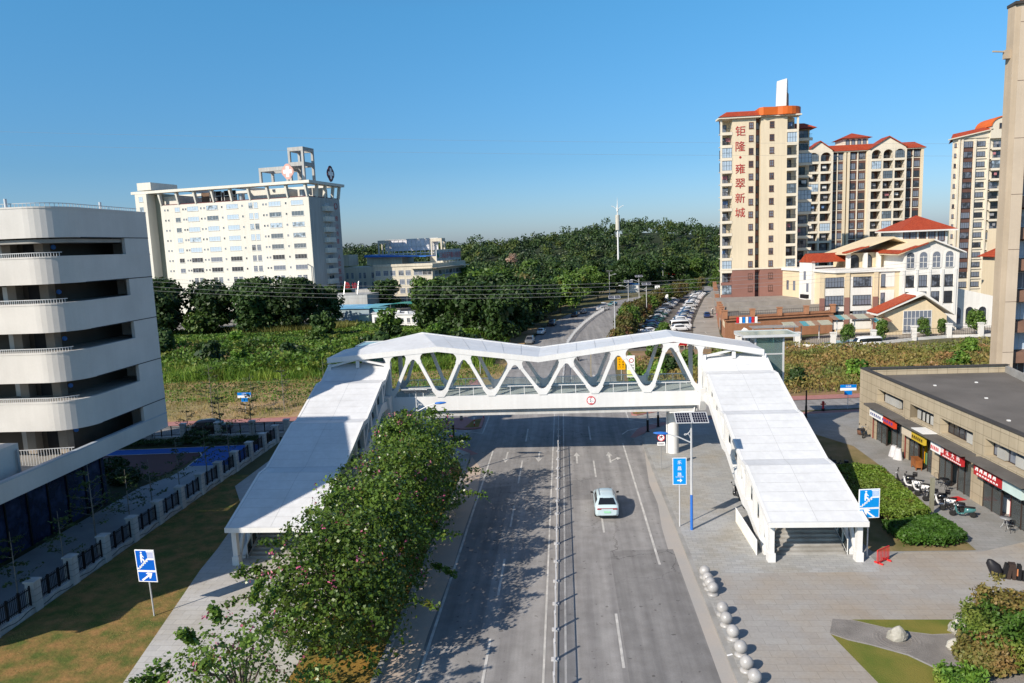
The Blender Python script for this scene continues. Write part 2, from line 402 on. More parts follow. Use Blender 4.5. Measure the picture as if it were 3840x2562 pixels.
Gs('asphalt_repair', [[(-8.6,36),(-5.2,36),(-5.2,62),(-8.6,61)],[(-0.2,58),(1.9,58.2),(1.9,63.5),(-0.2,63)],[(2.75,30),(7.2,30),(7.2,48.2),(2.75,48)]], 0.004, ASPH2)
Gs('gutter_dust', [[(7.94,20),(7.5,22),(7.2,27),(7.35,31),(6.95,36),(7.15,41),(6.8,46),(6.95,52),(7.3,57),(7.2,62),(7.55,67),(7.94,72)]], 0.005, DUST)
Gs('gutter_dust', [[(-9.95,20),(-8.1,22),(-8.05,30),(-8.2,37),(-8.04,45),(-8.15,52),(-8.1,60),(-8.5,67),(-9.95,71)]], 0.006, mat('tan_gutter', (0.47,0.375,0.30), 0.9, 0.15, 0.35, 9, col2=(0.41,0.345,0.29)))
# car park lane behind
LL = [(27.6,141),(29.2,162.5),(33,183.6),(41.3,220),(50.6,259),(60.8,295),(78,335)]
RL = [(32.5,141),(34.6,160),(38.4,180),(46.4,220),(55,260),(66,297),(86,335)]
mb = MB()
for i in range(len(LL)-1): mb.sheet([LL[i],RL[i],RL[i+1],LL[i+1]], 0.002)
mb.sheet([(12,136),(78,133.5),(82,137),(60,136.5),(45,138),(33.5,148),(32.5,150),(27.6,150),(24,139.5)], -0.02)
struct('service_lane', mb, mat('pale_concrete_road', (0.36,0.33,0.29), 0.9, 0.2, 0.2, 6))
Gs('car_park', [[(12.5,139.5),(27.55,140),(29.1,162.5),(32.9,183.6),(41.2,220),(50.4,259),(60,295),(44,292),(33,258),(26.5,226),(20.5,200),(15.5,182),(11.4,160)]], -0.012, asphalt('car_park_asphalt', (0.20,0.18,0.155), (0.16,0.14,0.12), (0.7,0.7,0.7)))
# markings
def dash(x, y0, y1, w=0.15): return [(x-w/2,y0),(x+w/2,y0),(x+w/2,y1),(x-w/2,y1)]
mk = [dash(-7.93,20,73,0.16), dash(5.95,45.8,75,0.16), dash(-1.55,20,118,0.12), dash(-0.42,20,118,0.12)]
for a, b in ((32.2,36.7),(41.6,46.8),(52.4,57),(62.5,69.4),(76.4,81.8),(97,102),(108,113)): mk.append(dash(-4.6,a,b))
for a, b in ((34,39.4),(51.2,54.2),(64,69),(76.5,82.4),(97,102),(108,113),(120,126)): mk.append(dash(2.55,a,b))
def arrow(x, y, s=1, turn=False):
    r = [[(x-.09,y),(x+.09,y),(x+.09,y+s*2.4),(x-.09,y+s*2.4)], [(x-.33,y+s*2.4),(x+.33,y+s*2.4),(x,y+s*3.7)]]
    if turn: r += [[(x+.12,y+.5),(x+.7,y+1.3),(x+.7,y+1.55),(x+.12,y+.8)], [(x+.7,y+.9),(x+1.15,y+1.5),(x+.7,y+1.95)]]
    return r
mk += arrow(-6.3,72.5,-1)+arrow(-2.95,72.5,-1)+arrow(0.9,68.2)+arrow(4.2,68.2,1,True)
mk += arrow(0.9,112)+arrow(4.6,112,1,True)
mk += [[(6.1,78.6),(6.25,78.5),(7.1,80.3),(7.0,80.45)],[(7.0,80.3),(7.1,80.2),(8.3,81.0),(8.2,81.2)]]      # turning guide line
for i in range(7): y = 87.8-0.62*i; x = 9.2+0.33*i; mk.append([(x,y),(x+4.2,y+.75),(x+4.2,y+1.05),(x,y+.3)])          # right crossing
for i in range(6):
    y = 84.9+0.85*i; x = -19.2+0.1*i; mk.append([(x,y+.3),(x+3.4,y+0.75),(x+3.4,y+1.1),(x,y+.65)])                       # left crossing
for i in range(4): y = 79.2+0.62*i; mk.append([(-15.6+.5*i,y),(-12.2+.3*i,y+.35),(-12.2+.3*i,y+.65),(-15.6+.5*i,y+.3)])
def line(a, b, w=0.14):
    d = Vector((b[0]-a[0],b[1]-a[1],0)).normalized(); q = Vector((-d.y,d.x,0))*w/2
    return [(a[0]-q.x,a[1]-q.y),(b[0]-q.x,b[1]-q.y),(b[0]+q.x,b[1]+q.y),(a[0]+q.x,a[1]+q.y)]
for a, b in (((7.55,92.5),(7.53,85)),((7.53,85),(10,87.2)),((7.6,84.9),(10.6,82.5)),((-9.9,88.4),(-9.85,80.1)),((-9.85,80.1),(-14,82.3)),((-9.9,88.4),(-15,91.6))): mk.append(line(a, b))
for i in range(5): mk.append(line((9.8,98+i*6),(9.8,98.01+i*6)))
mk += [line((30+i*6,XS0(30+i*6)+2.7),(33+i*6,XS0(33+i*6)+2.7),0.1) for i in range(8)]
mk += [[(a[0]*.45+b[0]*.55-.06,a[1]),(a[0]*.45+b[0]*.55+.06,a[1]),(a[0]*.45+b[0]*.55+.06+.25,a[1]+3),(a[0]*.45+b[0]*.55+.25-.06,a[1]+3)] for a, b in zip(LL[1:5],RL[1:5])]
Gs('road_marking', mk, 0.009, LANEP)
Gs('lane_line_yellow', [[(3.5,100),(3.62,100),(5.6,150),(5.45,150)]], 0.0085, mat('faded_yellow_paint', (0.42,0.33,0.17), 0.8, 0.2))

# raised pavements (kerb step 0.13)
def raised(name, pts, m, z=0.13, kerb=True):
    mb = MB(); mb.prism(pts, -0.04, z); o = mb.build(name, m); o['kind'] = 'structure'
    return o
ECR = [(8.25,20),(8.25,74.6),(8.55,77),(9.5,79.4),(11.5,81.6),(15,83.4),(20,84.3),(27,85.1),(33.9,86.0),(70,89.4)]
raised('sidewalk', ECR[:2]+ECR[2:7]+[(20,77),(20,20)], PAVE)
raised('shop_forecourt', [(20.005,20),(20.005,77),(20.005,84.3),(27,85.1),(33.9,86.0),(70,89.4),(70,20)], PATHG)
KB = [(7.95,20),(7.95,74.7),(8.25,77.15),(9.25,79.6),(11.35,81.9),(14.9,83.75),(20,84.65),(27,85.45),(34,86.35),(70,89.75)]
mb = MB()
for i in range(len(KB)-1): mb.prism([ECR[i],KB[i],KB[i+1],ECR[i+1]], -0.04, 0.127)
struct('kerb', mb, KERB)
def off(pts, d): return [(p[0]-d*0.5, p[1]+d*0.85) for p in pts]
PK = KB[2:]; Gs('pink_paving', [[(6.95,77.3),(7.5,77.1)]+[(p[0]-.03,p[1]+.02) for p in KB[3:6]]+[(19.9,84.72),(27,85.52),(34,86.42),(70,89.8),(70,91.2),(34,87.9),(27,87),(20,86.2),(14.4,84.9),(10.2,83),(8.2,81)]], 0.008, PINK)
# plaza, south of the stairs
Gs('plaza', [[(8.6,20),(8.6,44.2),(19.6,44.3),(20.2,46),(22.5,47.2),(27.5,47.2),(31.9,49),(60,49),(60,20)]], 0.138, PLAZA)
Gs('plaza_lawn', [[(13.9,37.0),(14.6,36.4),(15.6,35.9),(17,35.0),(18,33.6),(19.5,31),(19,24),(15.6,24),(14.6,32.5)],[(15.6,38.5),(21.9,38.5),(21.5,37.6),(20.4,37.1),(19.2,37.0),(17.6,37.4)]], 0.146, LAWNG)
Gs('gravel_bed', [[(14.6,38.6),(15.6,38.45),(17.6,37.35),(19.2,36.95),(20.4,37.05),(23,38.6),(30,37),(30,24),(19.6,24),(19.6,31),(18.1,33.7),(17.1,35.1),(15.7,36.0),(14.7,36.5),(13.9,37.1)]], 0.142, GRAVEL)
Gs('planting_bed', [[(20.4,47.3),(27.2,47.4),(27.6,52),(28.7,62),(28.9,72),(25,80.5),(21,82),(19.8,79),(19.7,60)]], 0.142, mat('bed_soil', (0.25,0.185,0.095), 0.95, 0.25, 0.5, 6, col2=(0.13,0.12,0.04)))
# left side
raised('sidewalk', [(-14.6,15),(-14.6,66),(-11.5,70.6),(-10.3,71.9),(-13.5,75.6),(-20,79.2),(-31.4,80.0),(-31.4,62.5),(-27.6,56),(-26.2,48.6),(-25.7,45),(-23.2,32.5),(-20,15)], PAVEL)
raised('planted_strip', [(-10.25,15),(-10.25,66),(-11.4,70.4),(-14.6,66),(-14.595,15)], mat('strip_turf', (0.30,0.155,0.03), 0.95, 0.2, 0.6, 10, col2=(0.16,0.14,0.03), bump=0.8), 0.12)
mb = MB(); KL = [(-10.25,15),(-10.25,66),(-11.4,70.4)]; KL2 = [(-9.95,15),(-9.95,66.2),(-10.2,71.7)]
for i in range(2): mb.prism([KL[i],KL[i+1],KL2[i+1],KL2[i]], -0.04, 0.15)
struct('kerb', mb, KERB)
Gs('pink_paving', [[(-10.15,71.7),(-9.4,72.0),(-12.6,76.4),(-20,80.1),(-31.4,81),(-31.4,80.05),(-20,79.25),(-13.4,75.6)],[(-130,XS1(-130)+0.2),(-22,XS1(-22)+.2),(-22,XS1(-22)+2.6),(-130,XS1(-130)+2.6)]], 0.008, PINK)
Gs('pink_paving', [[(20,XS1(20)+.2),(120,XS1(120)+.2),(120,XS1(120)+2.6),(20,XS1(20)+2.6)]], 0.009, PINK)
Gs('lawn', [[(-33.4,15),(-33.4,66),(-31.4,66),(-31.4,62.5),(-27.62,56),(-26.22,48.6),(-25.72,45),(-23.22,32.5),(-20.02,15)]], 0.1, LAWN)
Gs('school_path', [[(-33.9,30),(-33.9,69.6),(-39.7,69.2),(-39.7,66),(-41,63),(-41,30)]], 0.02, mat('path_concrete', (0.36,0.37,0.38), 0.85, 0.15, 0.3, 9))
Gs('planting_bed', [[(-41.02,30),(-41.02,66),(-52,66),(-52,30)],[(-33.9,77.5),(-60,76),(-60,80),(-33.9,80.2)]], 0.03, mat('dark_soil', (0.05,0.045,0.03), 0.95, 0.3, 0.8, 5, col2=(0.03,0.05,0.012)))
Gs('court', [[(-33.9,69.6),(-39.7,69.2),(-40.2,73.0),(-40.6,74.5),(-46.6,74),(-60,73.2),(-60,75.4),(-47.7,76.1),(-33.9,77.4)]], 0.021, BLUEC)
Gs('court', [[(-40.3,69.2),(-40.6,74.3),(-60,73.1),(-60,66.2),(-41,66.2)]], 0.016, MAROON)
Gs('court_line', [line((-33.9,69.6),(-39.7,69.2),.12), line((-39.7,69.2),(-40.2,73.2),.12), line((-40.2,73.2),(-41,74.35),.12), line((-41,74.35),(-60,73.2),.12), line((-33.9,77.35),(-47.7,76.05),.12), line((-47.7,76.05),(-60,75.4),.12)], 0.027, LANEP)
# traffic islands
raised('traffic_island', [(-12.78,87.9),(-11.8,86.3),(-10.4,87.6),(-10.25,82.6),(-11,82.1),(-12.2,82.0),(-15.2,82.9),(-17.2,85.8),(-16.6,86.6)], PINK, 0.12)
Gs('island_turf', [[(-12.3,82.5),(-10.6,82.6),(-10.7,86.9),(-11.7,86.0)],[(-16.9,86.0),(-15.9,84.6),(-15.2,85.2),(-16.3,86.4)]], 0.135, mat('dry_turf', (0.26,0.155,0.03), 0.95, 0.2, 0.6, 10, col2=(0.13,0.11,0.03)))
raised('traffic_island', [(8.15,95),(8.1,87.4),(8.7,87.1),(10.6,88.3),(13.5,90.2),(16,95)], PINK, 0.12)
Gs('island_turf', [[(8.3,94.6),(8.3,87.7),(8.8,87.4),(10.2,88.3),(9.3,89.6),(9.2,91.5),(9.6,94.6)]], 0.135, MATS['dry_turf'] if 'dry_turf' in MATS else EARTH)
raised('verge', [(8.4,96),(16,95.4),(30,XS1(30)+2.8),(140,XS1(140)+2.8),(140,133),(80,133.4),(26,139.2),(12.2,139),(11,131),(9.6,118)], REDSOIL, 0.1)
raised('verge', [(-10.3,95),(-10.3,112),(-10,130),(-8.8,152),(-6,186),(-60,186),(-130,190),(-130,XS1(-130)+2.7),(-22,XS1(-22)+2.7),(-16,94)], mat('field_soil', (0.40,0.27,0.15), 0.95, 0.3, 0.1, 3, col2=(0.18,0.17,0.06)), 0.1)
Gs('winding_path', [[(-15.5,94.4),(-13,94.2),(-11.6,99),(-12.6,106),(-14.2,113),(-15.8,113),(-14.3,106),(-13.2,99.6)]], 0.112, PINK)
Gs('pool_terrace', [[(46,139.5),(60,140),(76,146),(96,146),(96,163),(62,158),(58,157.5),(50,150)]], 0.02, mat('terrace_paving', (0.38,0.34,0.29), 0.8, 0.15, 0.3, 8))
Gs('pool_water', [[(47,139.9),(58.6,140.6),(62,147.3),(54,145.8)]], 0.035, mat('pool_water_blue', (0.10,0.42,0.55), 0.08, 0.1, 0.4, 3, spec=0.6))
Gs('hospital_yard', [[(-150,193),(-34,188),(-12,196),(-12,300),(-150,300)]], -0.02, mat('yard_concrete', (0.24,0.23,0.21), 0.9, 0.2, 0.1, 3))
# ================================================================ VEGETATION HELPERS
def leaf_quads(P, Nrm, size, aspect=1.6, r=rng, jitter=0.9, droop=0.0):
    """one pointed leaf (rhombus) per point, roughly facing Nrm"""
    n = len(P)
    q = Nrm+r.normal(0, jitter, (n, 3)); q /= np.linalg.norm(q, axis=1, keepdims=True)+1e-9
    a = r.normal(0, 1, (n, 3)); a[:, 2] -= droop; a -= q*(a*q).sum(1, keepdims=True); a /= np.linalg.norm(a, axis=1, keepdims=True)+1e-9
    b = np.cross(q, a)
    s = size*r.uniform(0.65, 1.3, (n, 1))
    V = np.stack([P-a*s*aspect/2, P-b*s/2+a*s*0.12+q*s*0.08, P+a*s*aspect/2, P+b*s/2+a*s*0.12+q*s*0.08], 1)
    return V
def blob_points(c, rad, n, r=rng, lo=0.72, hi=1.06, flat=0.0):
    d = r.normal(0, 1, (n, 3)); d /= np.linalg.norm(d, axis=1, keepdims=True)
    if flat: d[:, 2] = np.where(d[:, 2] < 0, d[:, 2]*flat, d[:, 2])
    k = r.uniform(lo, hi, (n, 1))
    return np.array(c)+d*k*np.array(rad), d
def crown(r, Hc, Rc, nb, nl, size, low=0.35, aspect=1.5, jitter=0.8):
    """crown of nb leaf clumps on a rough ellipsoid; returns leaf quads and clump centres"""
    out = []; cs = []
    for i in range(nb):
        a = r.uniform(0, 2*math.pi); u = r.uniform(0, 1)
        zz = low+(1-low)*u; rr = math.sqrt(max(0.05, 1-((zz-0.5)/0.62)**2))*r.uniform(0.45, 0.9)
        c = (Rc*0.72*rr*math.cos(a), Rc*0.72*rr*math.sin(a), Hc*zz*0.9)
        br = Rc*r.uniform(0.26, 0.44); cs.append((c, br))
        P, d = blob_points(c, (br, br, br*0.75), nl, r)
        out.append(leaf_quads(P, d+np.array([0, 0, 0.35]), size, aspect, r, jitter))
    return np.concatenate(out), cs
def trunk_mesh(name, h, r0, cs, m, r=rng, lean=0.1, forks=6):
    mb = MB(); top = Vector((r.normal(0, lean)*h*.3, r.normal(0, lean)*h*.3, h*0.5))
    mb.tube((0,0,-0.1), top*0.5, r0, r0*0.8, 8); mb.tube(top*0.5, top, r0*0.8, r0*0.6, 8)
    for c, br in cs[:forks]:
        c = Vector(c); mid = top.lerp(c, 0.5)+Vector((0,0,0.12*h*r.uniform(0,1)))
        mb.tube(top*r.uniform(0.7,1), mid, r0*0.45, r0*0.28, 6); mb.tube(mid, c, r0*0.28, r0*0.08, 5)
    return mb.mesh(name, m)
def make_tree(r, Hc, Rc, nb, nl, size, lm, low=0.35, r0=0.18, bark=BARK, core=True, forks=6, **k):
    Q, cs = crown(r, Hc, Rc, nb, nl, size, low, **k)
    if core:       # inner leaves, coarser, so that the crown is not see-through
        P, d = blob_points((0, 0, Hc*(0.5+low/2)), (Rc*0.55, Rc*0.55, Hc*(1-low)*0.36), max(40, nb*nl//12), r, 0.3, 1.0)
        Q = np.concatenate([Q, leaf_quads(P, d, size*2.2, 1.2, r, 0.8)])
    return trunk_mesh('trunk', Hc, r0, cs, bark, r, forks=forks), quads('crown', Q, lm)
def place_tree(proto, name, label, cat, loc, rz=0.0, sc_=1.0, group=None):
    t = thing(name, label, cat, loc, rz, group); t.scale = sc_ if hasattr(sc_, '__len__') else (sc_,)*3
    link('trunk', proto[0], t); link('crown', proto[1], t)
    for p in proto[2:]: link('blossom', p, t)
    return t
def canopy_stuff(name, label, cat, poly, n, hf, size, m, r, up=0.4, lean=0.3, aspect=1.6, zpow=0.5, blade=False):
    """continuous ground cover: leaves or blades scattered through a layer of height hf(x, y)"""
    P2 = []; xs = [p[0] for p in poly]; ys = [p[1] for p in poly]; k = len(poly)
    while len(P2) < n:
        x = r.uniform(min(xs), max(xs), n); y = r.uniform(min(ys), max(ys), n)
        ins = np.zeros(n, bool); j = k-1
        for i in range(k):
            c = ((ys[i] > y) != (ys[j] > y)) & (x < (xs[j]-xs[i])*(y-ys[i])/(ys[j]-ys[i]+1e-12)+xs[i]); ins ^= c; j = i
        P2 += list(zip(x[ins], y[ins]))
    P2 = np.array(P2[:n]); hh = hf(P2[:, 0], P2[:, 1])
    if blade:
        ang = r.uniform(0, 2*math.pi, n); dx = np.stack([np.cos(ang), np.sin(ang), np.zeros(n)], 1)
        wv = size*r.uniform(0.6, 1.4, (n, 1)); ht = (hh*r.uniform(0.5, 1.15, n))[:, None]
        ln = r.normal(0, lean, (n, 3)); ln[:, 2] = 0
        B = np.concatenate([P2, np.full((n, 1), 0.05)], 1)
        T = B+ln*ht+np.array([0, 0, 1])*ht
        V = np.stack([B-dx*wv, B+dx*wv, T+dx*wv*0.12, T-dx*wv*0.12], 1)
    else:
        z = hh*r.uniform(0, 1, n)**zpow
        P = np.concatenate([P2, z[:, None]+0.1], 1)
        V = leaf_quads(P, np.tile([0, 0, up], (n, 1)), size, aspect, r, 0.7)
    o = link(name, quads(name, V, m)); setp(o, label, cat, None, 'stuff'); return o
def vnoise(x, y, s, seed=0):
    """smooth pseudo-noise 0..1"""
    v = np.sin(x*s+seed)*np.cos(y*s*1.13+seed*2.1)+0.6*np.sin(x*s*2.3-y*s*1.7+seed*3.3)+0.4*np.sin(y*s*3.9+x*s*1.1+seed)
    return np.clip(v/4+0.5, 0, 1)

G_BAU = leaf_mat('bauhinia_leaf', (0.055,0.12,0.016), (0.14,0.22,0.04), (0.10,0.165,0.025), 0.25, 0.5, (0.20,0.17,0.04), 0.05, 0.3)
PINKF = leaf_mat('bauhinia_petal', (0.55,0.10,0.22), (0.42,0.045,0.13), (0.62,0.22,0.30), 0.3, 0.5)
G_DARK = leaf_mat('dark_tree_leaf', (0.016,0.04,0.010), (0.05,0.095,0.017), (0.03,0.062,0.013), 0.18, 0.16)
G_MID = leaf_mat('mid_tree_leaf', (0.04,0.095,0.014), (0.12,0.20,0.028), (0.07,0.13,0.02), 0.2, 0.14, (0.14,0.13,0.025), 0.15)
G_HILL = leaf_mat('hill_leaf', (0.028,0.062,0.018), (0.065,0.115,0.028), (0.045,0.08,0.022), 0.15, 0.05, (0.085,0.10,0.022), 0.12)
G_SCRUB = leaf_mat('scrub_leaf', (0.10,0.22,0.025), (0.20,0.34,0.045), (0.045,0.105,0.015), 0.28, 0.13, (0.30,0.30,0.06), 0.35)
G_GRASS = leaf_mat('tall_grass_blade', (0.18,0.31,0.04), (0.30,0.38,0.065), (0.11,0.21,0.025), 0.3, 0.15, (0.24,0.17,0.05), 0.2)
G_DRY = leaf_mat('dry_grass_blade', (0.48,0.34,0.14), (0.33,0.27,0.085), (0.17,0.21,0.04), 0.25, 0.22, (0.42,0.22,0.10), 0.3)
G_HILL2 = leaf_mat('hill_leaf_olive', (0.055,0.085,0.018), (0.10,0.14,0.028), (0.075,0.11,0.022), 0.15, 0.05, (0.14,0.13,0.03), 0.2)
G_HILL3 = leaf_mat('hill_leaf_dark', (0.018,0.042,0.016), (0.04,0.072,0.024), (0.028,0.055,0.02), 0.12, 0.05)
G_RED = leaf_mat('rusty_shrub_leaf', (0.23,0.155,0.05), (0.15,0.15,0.035), (0.10,0.13,0.03), 0.2, 0.10, (0.28,0.135,0.065), 0.45)
G_HEDGE = leaf_mat('hedge_leaf', (0.08,0.15,0.015), (0.16,0.24,0.03), (0.11,0.14,0.025), 0.2, 0.35, (0.12,0.085,0.02), 0.2)
G_YOUNG = leaf_mat('young_tree_leaf', (0.05,0.09,0.02), (0.09,0.13,0.03), (0.04,0.075,0.016), 0.25, 0.4)
G_BROWN = leaf_mat('autumn_tree_leaf', (0.12,0.09,0.025), (0.07,0.095,0.02), (0.10,0.105,0.025), 0.2, 0.16, (0.22,0.09,0.06), 0.3)
# ================================================================ FOOTBRIDGE
DECKM = brick_mat('deck_tiles', (0.40,0.41,0.41), (0.36,0.37,0.37), (0.25,0.25,0.25), 0.6, 0.6, 0.008, dirt=(0.9,0.9,0.88))
GIRD = mat('grey_girder_paint', (0.60,0.60,0.59), 0.5, 0.1, 0.3, 6, streak=0.25)
STEP = mat('stair_stone', (0.40,0.39,0.37), 0.8, 0.2, 0.8, 12, col2=(0.24,0.225,0.20))
B = thing('footbridge', 'white steel footbridge with zigzag roof and two covered stairways spanning the road', 'footbridge', (-2.2,71,0))
BO = (-2.2,71,0)
def bp(name, mb, m, par=None): return mb.build(name, m, par or B)
def nb_(): return MB(BO)
bp('deck', nb_().box(-17.6,13.05,68.52,73.48,6.45,6.75), DECKM)
bp('fascia', nb_().box(-17.6,13.05,68.30,68.50,5.62,7.05), WHITE)
bp('fascia', nb_().box(-17.6,13.05,73.50,73.70,5.62,7.05), WHITE)
g = nb_().box(-17.2,12.7,68.85,73.15,5.2,6.44); g.box(-17.2,12.7,68.72,73.28,4.96,5.195)
bp('girder', g, GIRD)
for sx in (-1, 1):
    a = (-17.9,-17.3) if sx < 0 else (12.75,13.35)
    bp('girder_end', nb_().ext([(a[0],68.2,5.3),(a[0],68.2,7.3),(a[0],67.0,7.3),(a[0],67.3,6.2),(a[0],67.9,5.2)], (0.6,0,0)), WHITE)
for px in (10.68,-15.6):
    p = nb_(); p.tube((px,71,-0.1),(px,71,4.95),0.58,0.58,28); bp('pier', p, WHITE)
p = nb_(); p.path([(10.06,70.75,0.1),(10.06,70.75,4.5),(10.06,70.4,4.72),(10.1,68.66,4.85),(12.4,68.66,4.9),(12.45,68.66,5.4)],0.075); bp('drain_pipe', p, WHITE)
# roof over the deck
F = [(-23.6,11.2),(-12.5,12.05),(-2.6,10.75),(10.4,12.38),(18.9,10.88)]
K = [(-23.6,11.2),(-15.0,12.85),(-2.5,10.95),(10.5,12.35),(18.9,10.9)]
YF, YB = 68.25, 73.75
r_ = nb_()
for i in range(4):
    a, b, c, d = F[i], F[i+1], K[i+1], K[i]
    r_.add([(a[0],YF,a[1]),(b[0],YF,b[1]),(c[0],YB,c[1]),(d[0],YB,d[1]),(a[0],YF,a[1]-.12),(b[0],YF,b[1]-.12),(c[0],YB,c[1]-.12),(d[0],YB,d[1]-.12)],
           [(0,1,2,3),(7,6,5,4)], 0)
    nn = max(3, round((b[0]-a[0])/1.75))
    for q in range(1, nn):
        u = q/nn; P0 = Vector((a[0]+(b[0]-a[0])*u,YF+.02,a[1]+(b[1]-a[1])*u+.004)); P1 = Vector((d[0]+(c[0]-d[0])*u,YB-.02,d[1]+(c[1]-d[1])*u+.004)); w_ = Vector((.014,0,0.0))
        r_.add([P0-w_,P0+w_,P1+w_,P1-w_], [(0,1,2,3)], 1)
    P0 = Vector((a[0],71.3,(a[1]+d[1])/2+.006)); P1 = Vector((b[0],71.3,(b[1]+c[1])/2+.006)); w_ = Vector((0,.02,0))
    if i: r_.add([P0-w_,P1-w_,P1+w_,P0+w_], [(0,1,2,3)], 1)
bp('roof', r_, [ROOFW, SEAM])
def chord(P, Y0, Y1):
    m_ = nb_()
    for i in range(4):
        a, b = P[i], P[i+1]
        m_.ext([(a[0],Y0,a[1]+.02),(b[0],Y0,b[1]+.02),(b[0],Y0,b[1]-.5),(a[0],Y0,a[1]-.5)], (0,Y1-Y0,0))
    return m_
bp('chord', chord(F,68.2,68.6), WHITE); bp('chord', chord(K,73.4,73.8), WHITE)
def fz(P, x):
    for i in range(4):
        if P[i][0] <= x <= P[i+1][0]: return P[i][1]+(P[i+1][1]-P[i][1])*(x-P[i][0])/(P[i+1][0]-P[i][0])
def arcp(a, b, c, n=5):   # quadratic fillet
    return [((1-u)**2*a[0]+2*u*(1-u)*b[0]+u*u*c[0], (1-u)**2*a[1]+2*u*(1-u)*b[1]+u*u*c[1]) for u in [i/n for i in range(n+1)]]
BX = [-17.45+5.06*k for k in range(7)]; TX = [-14.95+5.02*k for k in range(6)]
for P, y0, y1 in ((F,68.24,68.52),(K,73.48,73.76)):
    ym = (y0+y1)/2
    for k, tx in enumerate(TX):
        zt = fz(P, tx)-.47
        pl = arcp((-1.3,fz(P,tx-1.3)-.47-zt+.06),(-.74,.0),(-.70,-.45))+[(-.82,-.86),(-.44,-1.02)]+arcp((-.42,-.98),(0,-.1),(.42,-.98))+[(.44,-1.02),(.82,-.86)]+arcp((.70,-.45),(.74,0),(1.3,fz(P,tx+1.3)-.47-zt+.06))
        bp('gusset', nb_().ext([(tx+u,y0,zt+v) for u, v in pl], (0,y1-y0,0)), WHITE)
        for s_, bx in ((-1,BX[k]),(1,BX[k+1])):
            a = Vector((tx+s_*.60,ym,zt-.85)); b = Vector((bx-s_*.62,ym,7.05+.72))
            bp('truss_member', nb_().bar(a, b, .22, .36, up=Vector((0,1,0))) if False else nb_().bar(a, b, .32, .24, up=Vector((0,1,0))), WHITE)
    for k, bx in enumerate(BX):
        s0, s1 = (0 if k == 0 else -1), (0 if k == 6 else 1)
        pl = [(-.36 if s0 else -.2,-.02)]+([(-.86,.70),(-.52,.92)] if s0 else [(-.2,1.5)])+arcp((-.48,.86) if s0 else (-.05,1.4),(0,.25),(.48,.86) if s1 else (.05,1.4))+([(.52,.92),(.86,.70)] if s1 else [(.2,1.5)])+[(.36 if s1 else .2,-.02)]
        bp('gusset', nb_().ext([(bx+u,y0-.01,7.03+v) for u, v in pl], (0,y1-y0+.02,0)), WHITE)
    for px in (-17.5,12.95):
        zt = fz(P,px)-.47
        bp('end_post', nb_().ext([(px-.2,y0+.02,6.9),(px+.2,y0+.02,6.9),(px+.2,y0+.02,zt-.7)]+[(px+u,y0+.02,zt+v) for u, v in arcp((.2,-.7),(.25,-.05),(.8,.0))]+[(px+u,y0+.02,zt+v) for u, v in arcp((-.8,0),(-.25,-.05),(-.2,-.7))], (0,y1-y0-.04,0)), WHITE)
def railing(a, b, posts, h=1.0, glass=True):
    a = Vector(a); b = Vector(b); m_ = nb_(); up = Vector((0,0,h))
    m_.bar(a+up, b+up, .07, .07); m_.bar(a+Vector((0,0,.12)), b+Vector((0,0,.12)), .04, .04)
    for i in range(posts+1):
        q = a.lerp(b, i/posts); m_.bar(q, q+up, .05, .05, up=Vector((0,1,0)))
    o = bp('railing', m_, WHITE)
    if glass:
        d = (b-a).normalized(); nrm = d.cross(UP).normalized()*.012
        bp('glass_panel', nb_().ext([a+nrm+Vector((0,0,.16)),b+nrm+Vector((0,0,.16)),b+nrm+up*.94,a+nrm+up*.94], -2*nrm), GLASS, o)
for k in range(6):
    railing((BX[k]+.45,68.75,6.75),(BX[k+1]-.45,68.75,6.75),3,1.1)
    railing((BX[k]+.45,73.25,6.75),(BX[k+1]-.45,73.25,6.75),3,1.1)
